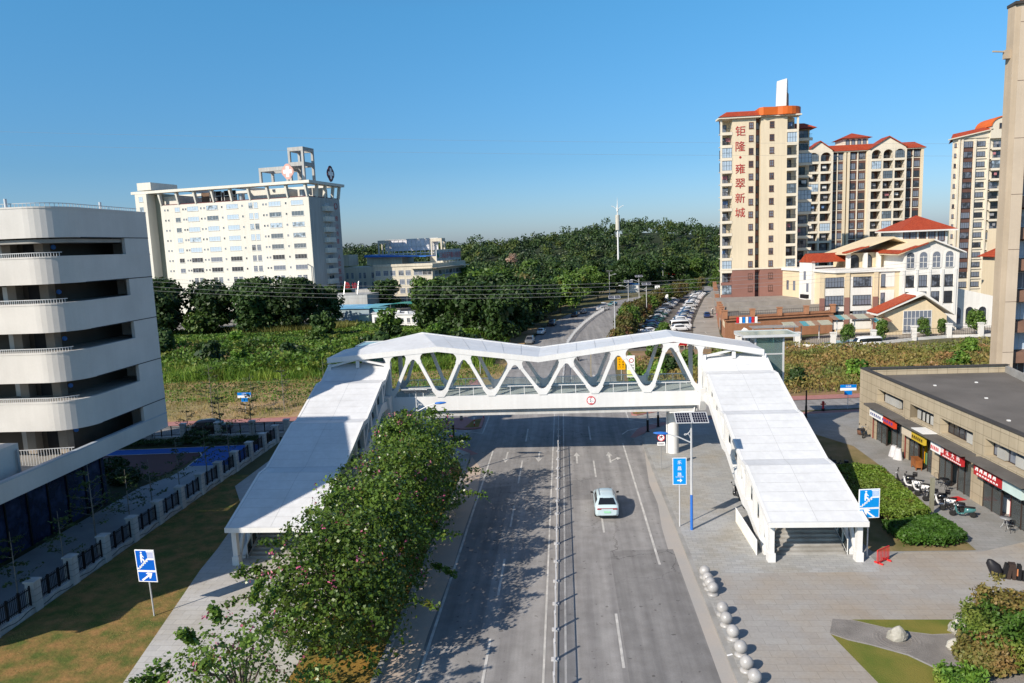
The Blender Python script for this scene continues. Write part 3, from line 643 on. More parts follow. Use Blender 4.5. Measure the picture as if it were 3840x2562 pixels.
# covered stairways
CAN = [(45.5,3.06),(51.3,5.02),(52.64,5.02),(58.38,7.1),(59.54,7.1),(65.2,9.2),(66.6,9.2),(69.3,10.45)]
STR = [(46.9,0.13),(51.4,2.03),(52.8,2.03),(58.5,4.38),(59.7,4.38),(65.3,6.75),(68.6,6.75)]
def pz(P, y):
    for i in range(len(P)-1):
        if P[i][0] <= y <= P[i+1][0]: return P[i][1]+(P[i+1][1]-P[i][1])*(y-P[i][0])/(P[i+1][0]-P[i][0])
    return P[0][1] if y < P[0][0] else P[-1][1]
for side, (x0, x1) in (('L',(-23.75,-17.45)),('R',(13.0,19.25))):
    c_ = nb_(); xm = (x0+x1)/2
    for i in range(len(CAN)-1):
        (a, za), (b, zb) = CAN[i], CAN[i+1]
        c_.add([(x0,a,za),(x1,a,za),(x1,b,zb),(x0,b,zb),(x0,a,za-.07),(x1,a,za-.07),(x1,b,zb-.07),(x0,b,zb-.07)], [(0,1,2,3),(7,6,5,4)], 0)
        nn = max(1, round((b-a)/0.95)) if i % 2 == 0 else 1
        for q in range(1 if i == 0 else 0, nn):
            y = a+(b-a)*q/nn; z = za+(zb-za)*q/nn+.005
            c_.add([(x0+.05,y-.012,z),(x1-.05,y-.012,z),(x1-.05,y+.012,z),(x0+.05,y+.012,z)], [(0,1,2,3)], 1)
        c_.add([(xm-.012,a,za+.007),(xm+.012,a,za+.007),(xm+.012,b,zb+.007),(xm-.012,b,zb+.007)], [(0,1,2,3)], 1)
    can = bp('stair_canopy', c_, [ROOFW, SEAM])
    e = nb_()
    for xe0, xe1 in ((x0-.06,x0+.14),(x1-.14,x1+.06)):
        for i in range(len(CAN)-1):
            (a, za), (b, zb) = CAN[i], CAN[i+1]
            e.ext([(xe0,a,za+.03),(xe0,b,zb+.03),(xe0,b,zb-.36),(xe0,a,za-.36)], (xe1-xe0,0,0))
    e.box(x0-.06,x1+.06,45.3,45.5,2.72,3.07)
    bp('edge_beam', e, WHITE, can)
    # flights
    s_ = nb_(); a0, b0 = x0+.75, x1-.75
    for i in range(0, 6, 2):
        s_ = nb_(); (ya, za), (yb, zb) = STR[i], STR[i+1]; n_ = max(1, round((zb-za)/.155))
        for q in range(n_):
            y = ya+(yb-ya)*q/n_; s_.box(a0,b0,y,ya+(yb-ya)*(q+1)/n_+.04,(za+(zb-za)*q/n_)-.22 if q else za-.1,za+(zb-za)*(q+1)/n_)
        bp('stair_flight', s_, STEP)
    for i in (1,3,5):
        (ya, za), (yb, zb) = STR[i], STR[i+1]; bp('landing', nb_().box(a0,b0,ya+.05,yb-.01,za-.25,za-.003), DECKM)
    for xs_ in (x0+.3,x1-.3):
        q = nb_()
        for i in range(6):
            (ya, za), (yb, zb) = STR[i], STR[i+1]
            q.ext([(xs_-.2,ya,za+.25),(xs_-.2,yb,zb+.25),(xs_-.2,yb,zb-.55),(xs_-.2,ya,max(za-.55,-.05))], (.4,0,0))
        bp('stringer', q, WHITE)
        for yp in (46.0,51.9,59.0,65.9):
            zb = pz(STR,yp)-(.1 if yp > 47 else .25)
            m_ = nb_().box(xs_-.17,xs_+.17,yp-.2,yp+.2,zb,pz(CAN,yp)-.3)
            if yp < 47: m_.box(xs_-.24,xs_+.24,yp-.27,yp+.27,0,.75)
            bp('column', m_, WHITE)
        for ya, yb in ((46.3,51.7),(52.2,58.8),(59.3,65.7)):
            for u in (.36,.68):
                y = ya+(yb-ya)*u; bp('stanchion', nb_().box(xs_-.13,xs_+.13,y-.2,y+.2,pz(STR,y)+.1,pz(CAN,y)-.3), WHITE)
            bp('brace', nb_().bar((xs_,ya+.1,pz(STR,ya)+.3),(xs_,ya+(yb-ya)*.36,pz(CAN,ya+(yb-ya)*.36)-.4),.2,.26), WHITE)
        bp('brace', nb_().bar((xs_,66.3,7.2),(xs_,68.2,9.7),.2,.26), WHITE)
        bp('column', nb_().box(xs_-.17,xs_+.17,68.3,68.65,6.6,10.5), WHITE)
        dxn = .35 if xs_ < xm else -.35
        for i in range(0, 6, 2):
            (ya, za), (yb, zb) = STR[i], STR[i+1]
            railing((xs_+dxn,ya,za),(xs_+dxn,yb,zb),5,1.05); railing((xs_+dxn,yb,zb),(xs_+dxn,STR[i+2][0] if i < 4 else 68.4,zb),1,1.05)
    # gable between canopy and roof
    m_ = nb_(); zc = fz(F, xm)-.45
    m_.bar((x0+.2,68.5,10.3),(xm,68.5,zc),.2,.2,up=Vector((0,1,0))); m_.bar((x1-.2,68.5,10.3),(xm,68.5,zc),.2,.2,up=Vector((0,1,0))); m_.box(xm-.16,xm+.16,68.4,68.6,10.1,zc+.1)
    bp('gable_frame', m_, WHITE)
    ld = nb_().box(x0+.75,x1-.75,68.6,74.5,6.3,6.747); bp('landing', ld, DECKM)
# height limit sign
sg = thing('height_limit_sign', 'round red and white 5 m height limit sign on the bridge girder', 'sign', (2.42,68.29,6.32))
m_ = MB(); m_.tube((0,0,0),(0,-.03,0),.43,.43,36); m_.tube((0,-.03,0),(0,-.034,0),.35,.35,36,1)
m_.ext([(-.2,-.036,.32),(.2,-.036,.32),(0,-.036,.2)],(0,-.004,0),0); m_.ext([(-.2,-.036,-.32),(.2,-.036,-.32),(0,-.036,-.2)],(0,-.004,0),0)
m_.build('sign_disc', [SIGNR, SIGNW], sg)
def letters(s, par, loc, size, m, rot=(R(90),0,0), vertical=False, gap=1.25, name='lettering', depth=0.3, stretch=1.0):
    me = text_mesh(s).copy(); me.materials.clear(); me.materials.append(m)
    return link(name, me, par, loc, rot, (size*stretch,size,depth))
letters('5', sg, (-.06,-.037,.02), .30, BLACK); letters('m', sg, (.16,-.037,-.07), .12, BLACK)

# lift towers
def lift(lb, x0, x1, y0, y1, zt, ro):
    t_ = thing('lift_tower', lb, 'lift', ((x0+x1)/2,(y0+y1)/2,0)); o = ((x0+x1)/2,(y0+y1)/2,0)
    for xx in (x0,x1):
        for yy in (y0,y1): MB(o).box(xx-.09,xx+.09,yy-.09,yy+.09,0,zt-.25).build('corner_post', GALV, t_)
    for zz in (0.3,3.4,6.6,9.4,zt-.3):
        m_ = MB(o); m_.bar((x0,y0,zz),(x1,y0,zz),.1,.14); m_.bar((x0,y1,zz),(x1,y1,zz),.1,.14); m_.bar((x0,y0,zz),(x0,y1,zz),.1,.14); m_.bar((x1,y0,zz),(x1,y1,zz),.1,.14)
        m_.build('ring_beam', GALV, t_)
    for pts, d in (([(x0,y0,.3),(x1,y0,.3),(x1,y0,zt-.4),(x0,y0,zt-.4)],(0,.02,0)),([(x0,y1,.3),(x1,y1,.3),(x1,y1,zt-.4),(x0,y1,zt-.4)],(0,.02,0)),([(x0,y0,.3),(x0,y1,.3),(x0,y1,zt-.4),(x0,y0,zt-.4)],(.02,0,0)),([(x1,y0,.3),(x1,y1,.3),(x1,y1,zt-.4),(x1,y0,zt-.4)],(.02,0,0))):
        MB(o).ext(pts, d).build('glass_wall', GLASS2, t_)
    m_ = MB(o); xm = (x0+x1)/2; ym = (y0+y1)/2
    for xx in (x0+.45,x1-.45): m_.box(xx-.06,xx+.06,ym-.06,ym+.06,0,zt-.5)
    m_.build('guide_rail', BLACK, t_)
    MB(o).box(xm-.8,xm+.8,ym-.75,ym+.75,6.75,9.1).build('lift_car', STEEL, t_)
    rf = MB(o).box(x0-ro,x1+ro,y0-.7,y1+.7,zt-.12,zt).build('roof', mat('lift_roof_glass',(0.30,0.42,0.40),0.15,0.1,0.5,4,spec=0.7), t_)
    m_ = MB(o)
    for yy in (y0-.75,y1+.7): m_.box(x0-ro,x1+ro,yy,yy+.05,zt-.2,zt+.06)
    for xx in (x0-ro-.05,x1+ro): m_.box(xx,xx+.05,y0-.75,y1+.75,zt-.2,zt+.06)
    m_.build('roof_frame', GALV, rf)
lift('glass lift tower rising beside the right-hand stairway', 19.75,22.6,74.6,77.2,11.45,1.35)
lift('glass lift tower whose flat roof shows behind the left end of the bridge', -22.3,-19.9,76.2,78.6,11.3,0.5)

# ================================================================ STAIR SIGNS
def stair_sign(lb, x, y, top, low, w_, arrow_dir, rz=0.0, lean=0.0, blue=SIGNC):
    t_ = thing('direction_sign', lb, 'sign', (x,y,0), rz); t_.rotation_euler = (0,lean,rz)
    m_ = MB(); m_.tube((0,0.06,0),(0,.06,top-.1),.045,.045,10); m_.build('post', GALV, t_)
    h1 = (top-low)*.66; z0 = low+(top-low)*.345
    def board(z0, z1):
        b_ = MB(); b_.box(-w_/2,w_/2,-.03,.02,z0,z1); b_.box(-w_/2+.05,w_/2-.05,-.035,-.0301,z0+.05,z1-.05,1); return b_
    pb = board(z0, top).build('picture_board', [SIGNW, blue], t_); ab = board(low, z0-.02).build('arrow_board', [SIGNW, blue], t_)
    s_ = w_/1.0; m_ = MB(); y_ = -.036; H1 = top-z0
    def P(pts, mi=0): m_.ext([(u*w_,y_,z0+v*H1) for u, v in pts], (0,-.006,0), mi)
    st = [(-.45,.07),(-.45,.14),(-.33,.14),(-.33,.23),(-.22,.23),(-.22,.32),(-.11,.32),(-.11,.41),(0,.41),(0,.50),(.11,.50),(.11,.585),(.45,.585),(.45,.53),(.13,.53),(-.36,.07)]
    for i in range(0, 5): P([(-.45+.112*i,.075+.09*i),(-.45+.112*i,.145+.09*i),(-.325+.112*i,.145+.09*i),(-.325+.112*i,.075+.09*i)])
    P([(-.43,.075),(-.36,.075),(.14,.525),(.14,.585),(.09,.585)]); P([(.1,.53),(.46,.53),(.46,.60),(.1,.60)])
    for i in range(6): P([(.15+.055*i,.60),(.175+.055*i,.60),(.175+.055*i,.92),(.15+.055*i,.92)])
    P([(.1,.90),(.46,.90),(.46,.945),(.1,.945)])
    cx_, cz = -.17,.875
    P([(cx_+.05*math.cos(a),cz+.042*math.sin(a)) for a in [i*math.pi/6 for i in range(12)]])
    P([(-.24,.56),(-.23,.76),(-.19,.82),(-.13,.81),(-.11,.73),(-.04,.66),(-.06,.63),(-.14,.69),(-.14,.58)])
    P([(-.24,.57),(-.23,.40),(-.17,.40),(-.18,.52),(-.12,.50),(-.06,.42),(-.02,.45),(-.06,.55),(-.14,.60)])
    m_.build('pictogram', SIGNW, pb)
    m_ = MB(); hb = z0-.02-low; c_ = Vector((0,y_,low+hb/2)); d = Vector((arrow_dir[0],0,arrow_dir[1])).normalized(); q = Vector((-d.z,0,d.x)); L_ = w_*.34
    m_.ext([c_-d*L_-q*.055,c_+d*L_*.3-q*.055,c_+d*L_*.1-q*.2,c_+d*L_*.4-q*.2,c_+d*L_,c_+d*L_*.4+q*.2,c_+d*L_*.1+q*.2,c_+d*L_*.3+q*.055,c_-d*L_+q*.055], (0,-.006,0))
    m_.build('arrow', SIGNW, ab)
stair_sign('blue footbridge stairs sign with a pedestrian pictogram on the lawn, leaning slightly', -25.46,38.96,4.36,2.33,1.32,(1,.65),R(-8),R(-2),mat('deep_sign_blue',(0.0,0.10,0.50),0.4,0.04))
stair_sign('blue footbridge stairs sign half hidden behind the front corner of the right stair canopy', 19.75,46.5,4.85,2.85,1.4,(-1,.8),R(6))
# ================================================================ BUILDING ON THE LEFT (rounded parapet bands)
BANDW = mat('cream_render', (0.62,0.60,0.565), 0.75, 0.08, 0.25, 6, streak=0.05)
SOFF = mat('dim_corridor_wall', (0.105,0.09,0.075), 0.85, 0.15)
T = thing('car_park_block', 'cream block with rounded stacked parapet bands and dark open storeys at the left edge', 'building', (-45,55,0)); TO = (-45,55,0)
RC = 2.4; XW = -36.0; YF0 = 49.0; XB = -75.0; YE = 60.3
def outline(d=0.0):
    """plan of the block pushed in by d, counter-clockwise"""
    c = (XW-RC, YF0+RC)
    return [(XB, YF0+d)]+[(c[0]+(RC-d)*math.cos(R(a)), c[1]+(RC-d)*math.sin(R(a))) for a in range(-90, 1, 9)]+[(XW-d, YE-d if d else YE),(XB, YE)]
def band(name, z0, z1, th=0.28, par=T, d=0.0, mats=BANDW):
    o = outline(d)[:-2]+[(XW-d,YE)]; i = outline(d+th)[:-2]+[(XW-d-th,YE)]
    m_ = MB(TO); k = len(o); v = []
    for a, b in zip(o, i): v += [(a[0],a[1],z0),(a[0],a[1],z1),(b[0],b[1],z1),(b[0],b[1],z0)]
    f = []
    for q in range(k-1):
        a = q*4; b = a+4
        f += [(a,b,b+1,a+1),(a+1,b+1,b+2,a+2),(a+2,b+2,b+3,a+3),(a+3,b+3,b,a)]
    f += [((k-1)*4,(k-1)*4+3,(k-1)*4+2,(k-1)*4+1)]
    m_.add(v, f, 0, False); return m_.build(name, mats, par)
TOPS = [23.5,20.15,16.6,12.9,9.25]; SILL = [22.15,18.75,15.15,11.45]
band('parapet_band', 23.5, 25.6)
for zt, zs in zip(TOPS[1:], SILL): band('parapet_band', zt, zs-.12); band('band_coping', zs-.12, zs, .34, T, -.03)
band('band_coping', 25.6, 25.72, .34, T, -.03)
# solid end of the wall beside the openings, and lowest band which runs straight on past the corner
for z0, z1 in zip(SILL+[7.95], TOPS): MB(TO).box(XW-.27,XW,56.9,YE-.01,z0-.1,z1).build('wall_pier', BANDW, T)
MB(TO).box(XW-.28,XW,30,YE,6.6,7.85).build('parapet_band', BANDW, T)
MB(TO).box(XW-.32,XW+.03,30,YE-.0,7.85,7.97).build('band_coping', mat('blue_grey_coping',(0.42,0.47,0.52),0.5,0.1), T)
for z in TOPS: MB(TO).box(XW-.01,XW+.012,51.5,YE+.01,z-.05,z+.02).build('band_joint', DARK, T)  # thin dark strip along the seam above each opening
MB(TO).box(XB,XW-.3,YE-.25,YE,6.6,25.5).build('end_wall', BANDW, T)
for z in [6.6]+[x-0.05 for x in SILL[::-1]]+[23.4]:
    o = outline(.3); MB(TO).prism(o, z-.28 if z > 7 else z, z-.001).build('floor_slab', CONC, T)
MB(TO).prism(outline(.35), 24.7, 24.9).build('roof_slab', CONC, T)
MB(TO).box(XB,XW-.3,30.2,48.9,6.62,6.9).build('terrace_slab', CONC, T)
i_ = 0
for zt, zs in zip(TOPS, SILL+[6.9]):     # corridor wall, columns, doors behind the openings
    zb = zs-1.0 if zs > 7 else 6.9
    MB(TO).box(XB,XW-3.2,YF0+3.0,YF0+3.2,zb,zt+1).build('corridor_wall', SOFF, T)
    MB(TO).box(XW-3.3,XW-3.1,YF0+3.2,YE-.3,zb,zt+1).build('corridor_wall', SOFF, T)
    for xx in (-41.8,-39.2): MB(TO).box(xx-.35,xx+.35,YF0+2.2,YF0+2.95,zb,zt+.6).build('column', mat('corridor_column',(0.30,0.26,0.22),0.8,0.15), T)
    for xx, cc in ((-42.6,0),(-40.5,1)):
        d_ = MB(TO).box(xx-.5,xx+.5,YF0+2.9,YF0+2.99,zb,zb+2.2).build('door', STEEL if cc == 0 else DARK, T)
    m_ = MB(TO); m_.tube((-38.5,YF0+2.9,zb+1.7),(-38.5,YF0+2.8,zb+1.7),.18,.18,12); m_.build('floor_sign', BLUEP, T)
    if 7 < zs < 22.9:
        m_ = MB(TO); o = outline(.15)[:12]
        P_ = [(-52,YF0+.15)]+o[1:8]
        for a, b in zip(P_[:-1], P_[1:]):
            m_.bar((a[0],a[1],zs+.28),(b[0],b[1],zs+.28),.05,.05); n_ = max(1,int(math.dist(a,b)/.16))
            for q in range(n_): x = a[0]+(b[0]-a[0])*q/n_; y = a[1]+(b[1]-a[1])*q/n_; m_.bar((x,y,zs),(x,y,zs+.28),.03,.03,up=Vector((0,1,0)))
        m_.build('railing', GALV, T)
m_ = MB(TO)
for a, b in zip(([(-60,YF0+.5)]+outline(.5)[1:13])[:-1], ([(-60,YF0+.5)]+outline(.5)[1:13])[1:]):
    m_.bar((a[0],a[1],26.0),(b[0],b[1],26.0),.05,.05); n_ = max(1,int(math.dist(a,b)/.3))
    for q in range(n_): x = a[0]+(b[0]-a[0])*q/n_; y = a[1]+(b[1]-a[1])*q/n_; m_.bar((x,y,25.6),(x,y,26.0),.03,.03,up=Vector((0,1,0)))
m_.build('roof_railing', STEEL, T)
for x, y in ((-41.2,49),(-39.8,49.3),(-36.9,55.6)): MB(TO).tube((x,y,24.9),(x,y,26.35),.1,.1,10).build('vent_pipe', GALV, T)
# terrace railing, boxy stair head with downpipe on the lowest terrace
m_ = MB(TO); m_.bar((-48,46.6,8.1),(-36.4,48.6,8.1),.05,.05)
for q in range(60): x = -48+11.6*q/60; y = 46.6+2.0*q/60; m_.bar((x,y,6.9),(x,y,8.1),.035,.035,up=Vector((0,1,0)))
m_.build('railing', GALV, T)
MB(TO).box(-52,-38.0,41,45.3,6.9,9.4).build('stair_head', BANDW, T)
MB(TO).tube((-37.85,45.0,6.9),(-37.85,45.0,9.0),.09,.09,8).build('downpipe', STEEL, T)
MB(TO).box(-39.6,-38.6,YF0-.35,YF0-.05,23.0,23.8).build('lamp_box', GALV, T) if False else None
# glazed ground floor set back under the overhang
gb = MB(TO); gb.box(XB,-41.6,32,59,0,6.58); gf = gb.build('glazed_ground_floor', PANEL_BLUE, T)
m_ = MB(TO)
for q in range(13): m_.box(-41.6,-41.5,32+q*2.2,32.12+q*2.2,0,6.58)
m_.build('mullion', BLACK, gf)
pass
# unseen block outside the frame, shaped to shadow the lawn and the stair roof
def rr(x0, x1, y0, y1, r): return [(x0,y0)]+[(x1-r+r*math.cos(R(a)), y0+r+r*math.sin(R(a))) for a in range(-90,1,15)]+[(x1,y1),(x0,y1)]
MB(TO).prism(rr(-43.7,-38.7,28.1,40.5,2.0), 6.9, 25.2).build('unseen_block', BANDW, T); MB(TO).prism(rr(-43.7,-41.7,28.1,40.5,.5), 0, 6.6).build('unseen_block_foot', BANDW, T)

# ================================================================ FENCES ON THE LEFT
PILW = mat('white_pillar_render', (0.62,0.61,0.59), 0.75, 0.15, 0.4, 7, streak=0.3)
def fence(lb, a, b, n, hp=2.0, hr=1.75, cat='fence', bw=0.55):
    a = Vector(a); b = Vector(b); t_ = thing('iron_fence', lb, cat, a); d = (b-a).normalized(); rz = math.atan2(d.y, d.x)
    Ln = (b-a).length; st = Ln/n; t_.rotation_euler = (0,0,rz)
    MB().box(0,Ln,-.17,.17,-.1,bw).build('base_wall', PILW, t_)
    pm = MB().box(-.3,.3,-.3,.3,0,hp); pm.box(-.37,.37,-.37,.37,hp,hp+.1)
    for z in (.75,1.15,1.55): pm.box(-.31,.31,-.31,.31,z,z+.03,1)
    pm = pm.mesh('pillar', [PILW, CONC])
    g_ = MB(); w_ = st-.6
    for z in (bw+.18,hr-.15): g_.box(0,w_,-.025,.025,z,z+.05)
    nb = int(w_/.13)
    for q in range(1,nb): x = w_*q/nb; g_.box(x-.014,x+.014,-.014,.014,bw+.05,hr+.05)
    for x in (.0,w_/3,w_*2/3,w_): g_.box(x-.045,x+.045,-.045,.045,bw-.05,hr+.1)
    gm = g_.mesh('railing_panel', BLACK)
    for q in range(n+1): link('pillar', pm, t_, (q*st,0,0))
    for q in range(n): link('railing_panel', gm, t_, (q*st+.3,0,0))
    return t_
fence('black iron railing fence with white pillars running along the lawn', (-33.65,36.3,0), (-33.65,77.8,0), 12)
fence('black iron railing fence with white pillars along the cross street behind the blue court', (-33.4,80.6,0), (-62,78.2,0), 7)
# cable looping along the fence foot
c_ = MB((-33.3,36,0)); pts = []
for q in range(84): y = 36.3+q*.49; pts.append((-33.44,y,.32+.10*math.sin(q*1.35)+.05*math.sin(q*.37)))
c_.path(pts,.02,5); setp(c_.build('cable', BLACK, None, (-33.3,36,0)), 'black cable looping along the foot of the lawn fence', 'cable')

# ================================================================ LAMPS, SIGNS
def solar_lamp(lb, x, y, h=7.9, rz=0.0, arm=2.3, blue=True, group=None, tilt=25, proto=[None]):
    t_ = thing('solar_street_lamp', lb, 'street lamp', (x,y,0.1), rz, group)
    m_ = MB(); m_.tube((0,0,0),(0,0,2.75),.11,.10,12); m_.build('pole_base', BLUEP if blue else GALV, t_)
    m_ = MB(); m_.tube((0,0,2.75),(0,0,h),.10,.065,12); m_.build('pole', GALV, t_)
    m_ = MB(); z0 = h-1.15; m_.path([(0,0,z0),(-.9,0,z0+.45),(-arm+.55,0,z0+.72)],.05,8)
    pts = [(-.08-.42*(1-q/16)*(1-math.cos(q*.42))*.9,0,z0+.38+.62*(q/16)+.22*math.sin(q*.5)*(1-q/20)) for q in range(15)]; m_.path(pts,.025,6)
    m_.build('arm', GALV, t_)
    hd = MB(); rr_ = []
    for u, w_, hh in ((0,.06,.05),(.15,.17,.10),(.5,.2,.12),(.85,.15,.08),(1.0,.03,.03)):
        x_ = -arm+.6-u*1.05; zc = z0+.74+.06*u
        rr_.append([(x_,w_*math.cos(a),zc+hh*math.sin(a)) for a in [i*math.pi/5 for i in range(10)]])
    hd.loft(rr_); hd.build('lamp_head', BLUEP if blue else GALV, t_)
    s_ = MB()
    M_ = Matrix.Rotation(R(tilt),4,'X'); off_ = Vector((0,0,h+.72))
    def PB(x0,x1,y0,y1,z0,z1,mi):
        v = [Vector(p) for p in [(x0,y0,z0),(x1,y0,z0),(x1,y1,z0),(x0,y1,z0),(x0,y0,z1),(x1,y0,z1),(x1,y1,z1),(x0,y1,z1)]]
        s_.add([M_@p+off_ for p in v], [(3,2,1,0),(4,5,6,7),(0,1,5,4),(1,2,6,5),(2,3,7,6),(3,0,4,7)], mi)
    for sx in (-1,1):
        x0, x1 = (-1.18,-.02) if sx < 0 else (.02,1.18)
        PB(x0,x1,-.62,.62,0,.04,0)
        for a in range(6):
            for b in range(4):
                u0 = x0+.06+(x1-x0-.12)*a/6; v0 = -.56+1.12*b/4
                PB(u0+.012,u0+(x1-x0-.12)/6-.012,v0+.012,v0+.28-.012,.041,.046,1)
    s_.tube((0,0,h-.1),(0,0,h+.72),.05,.05,8,0); s_.build('solar_panel', [GALV, mat('solar_cell',(0.01,0.012,0.03),0.2,0.1,spec=0.6)], t_)
    return t_
solar_lamp('silver and blue solar street lamp beside the blue road name sign', 9.05,51.3,7.85)
LAMPB = solar_lamp('solar street lamp half swallowed by the flowering tree, only its blue head showing', -13.6,62.5,8.0,R(178))
LP = solar_lamp('tall white solar street lamp at the corner of the car park trees', 10.5,147.3,9.3,0,2.3,False)
for i, (x, y, rz, lb) in enumerate([(17.9,276.3,R(180),'white solar street lamp standing clear against the dark trees left of the road'),(14.4,323,R(180),'small far solar street lamp among pale trees left of the road'),
    (24.5,232,0,'solar street lamp rising behind the autumn coloured trees'),(46.2,333,0,'far solar street lamp in front of the right turret gate'),(70.3,381,0,'far street lamp near the pink apartment base'),(18.6,205,0,'solar street lamp whose panel tops the autumn tree by the road'),(22.0,190,0,'solar street lamp with two panels behind the autumn tree')]):
    o = dup(LP, (x,y,0), rz, lb, 'white solar street lamps along the far road')
LP['group'] = 'white solar street lamps along the far road'

def panel_sign(name, lb, x, y, top, low, w_, m, rz=0.0, post=GALV, border=SIGNW, r=.05, cat='sign', pz0=0.1):
    t_ = thing(name, lb, cat, (x,y,pz0), rz); top -= pz0; low -= pz0
    m_ = MB(); m_.tube((0,.06,0),(0,.06,top-.1),r,r,10); m_.build('post', post, t_)
    m_ = MB(); m_.box(-w_/2,w_/2,-.025,.02,low,top); m_.box(-w_/2+.04,w_/2-.04,-.03,-.0251,low+.04,top-.04,1)
    return t_, m_.build('board', [border, m], t_)
t_, b_ = panel_sign('road_name_sign', 'tall cyan road name sign reading 乐昌路 beside the blue lamp post', 8.28,51.9,5.5,3.42,1.02,SIGNC)
for i, c_ in enumerate('乐昌路'): letters(c_, b_, (0,-.032,5.05-i*.46), .29, SIGNW)
letters('Lechang Rd', b_, (0,-.032,3.93), .115, SIGNW)
m_ = MB(); m_.ext([(-.17,-.031,3.61),(.03,-.031,3.61),(.03,-.031,3.5),(.2,-.031,3.655),(.03,-.031,3.81),(.03,-.031,3.7),(-.17,-.031,3.7)],(0,-.005,0)); m_.build('arrow', SIGNW, b_)
t_ = thing('traffic_sign', 'round no right turn sign with a white plate by the bridge pier', 'sign', (8.76,65.45,.1))
m_ = MB(); m_.tube((0,.05,0),(0,.05,3.4),.035,.035,8); m_.build('post', STEEL, t_)
m_ = MB(); m_.tube((0,0,3.15),(0,-.03,3.15),.36,.36,28); m_.tube((0,-.03,3.15),(0,-.034,3.15),.28,.28,28,1); d_ = m_.build('sign_disc', [SIGNR, SIGNW], t_)
m_ = MB(); m_.ext([(-.16,-.036,2.98),(-.08,-.036,2.98),(-.08,-.036,3.2),(.02,-.036,3.2),(.02,-.036,3.1),(.17,-.036,3.25),(.02,-.036,3.4),(.02,-.036,3.29),(-.16,-.036,3.29)],(0,-.005,0)); m_.build('arrow', BLACK, d_)
m_ = MB(); m_.bar((-.2,-.043,3.36),(.2,-.043,2.96),.05,.006,up=Vector((0,1,0))); m_.build('slash', SIGNR, d_)
m_ = MB().box(-.36,.36,-.02,.01,2.38,2.72); p_ = m_.build('plate', SIGNW, t_); letters('货车除外', p_, (0,-.022,2.55), .13, BLACK)
t_, b_ = panel_sign('warning_sign', 'yellow warning sign with a triangle on top seen through the truss', 8.7,109.8,3.75,1.75,1.25,SIGNY,0,GALV,SIGNY)
for k_, s_ in enumerate(('前方路口','减速慢行')):
    for i, c_ in enumerate(s_): letters(c_, b_, (-.27+.54*k_,-.031,3.3-i*.42), .3, BLACK)
m_ = MB(); m_.ext([(-.42,-.02,3.66),(.42,-.02,3.66),(0,-.02,4.35)],(0,.03,0)); m_.ext([(-.28,-.021,3.74),(.28,-.021,3.74),(0,-.021,4.2)],(0,-.004,0),1); m_.build('triangle', [BLACK, SIGNY], t_)
t_, b_ = panel_sign('notice_sign', 'white and yellow notice sign with a red ring seen through the truss', 9.95,107.5,4.3,.95,1.2,SIGNW,R(-4))
m_ = MB(); m_.box(-.56,.56,-.034,-.031,1.0,2.0); m_.build('lower_panel', mat('pale_yellow_paint',(0.72,0.72,0.25),0.5,0.05), b_)
m_ = MB(); m_.lathe([(.24,-.003),(.36,-.003),(.36,.003),(.24,.003)],(0,0,0),28); m_.build('red_ring', SIGNR, b_, (.1,-.034,3.45), (R(90),0,0))
m_ = MB()
for k_ in range(2):
    for i in range(4): m_.box(-.45+.24*i,-.27+.24*i,-.034,-.031,2.2+.4*k_,2.45+.4*k_)
m_.build('text_marks', STEEL, b_)
for lb, x, y, rz in (('blue street name plate on a thin pole at the right-hand cross street', 34.5,88.0,0),('blue street name plate among young trees left of the stairway', -43.8,92.2,0)):
    t_ = thing('street_name_sign', lb, 'sign', (x,y,.1), rz); m_ = MB(); m_.tube((0,.05,0),(0,.05,2.9),.04,.04,8); m_.build('post', GALV, t_)
    m_ = MB(); m_.box(-.95,.95,-.03,.03,2.3,2.62,1); m_.box(-.95,.95,-.03,.03,2.62,3.02,0); b_ = m_.build('plate', [SIGNB, SIGNW], t_); letters('乐昌路', b_, (0,-.032,2.82), .2, SIGNW)
    m_ = MB().box(-.45,.45,-.03,.03,1.75,2.25); m_.build('lower_plate', SIGNB, t_)
for lb, x, y, h in (('dark painted pole standing at the curved pavement corner under the bridge', 9.1,79.1,6.6),('thin steel pole at the pavement corner beside the crossing', 10.55,81.2,5.5),('dark pole behind the right-hand stair canopy by the side road', 28.2,84.1,3.3),('slim lamp pole on the left corner pavement under the bridge', -13.0,78.5,6.3)):
    t_ = thing('pole', lb, 'pole', (x,y,.1)); m_ = MB(); m_.tube((0,0,0),(0,0,1.4),.13,.13,10); m_.tube((0,0,0),(0,0,.06),.25,.25,10); m_.build('pole_foot', BLACK, t_); m_ = MB(); m_.tube((0,0,1.4),(0,0,h),.10,.08,10); m_.build('shaft', GALV if h > 4 else BLACK, t_)

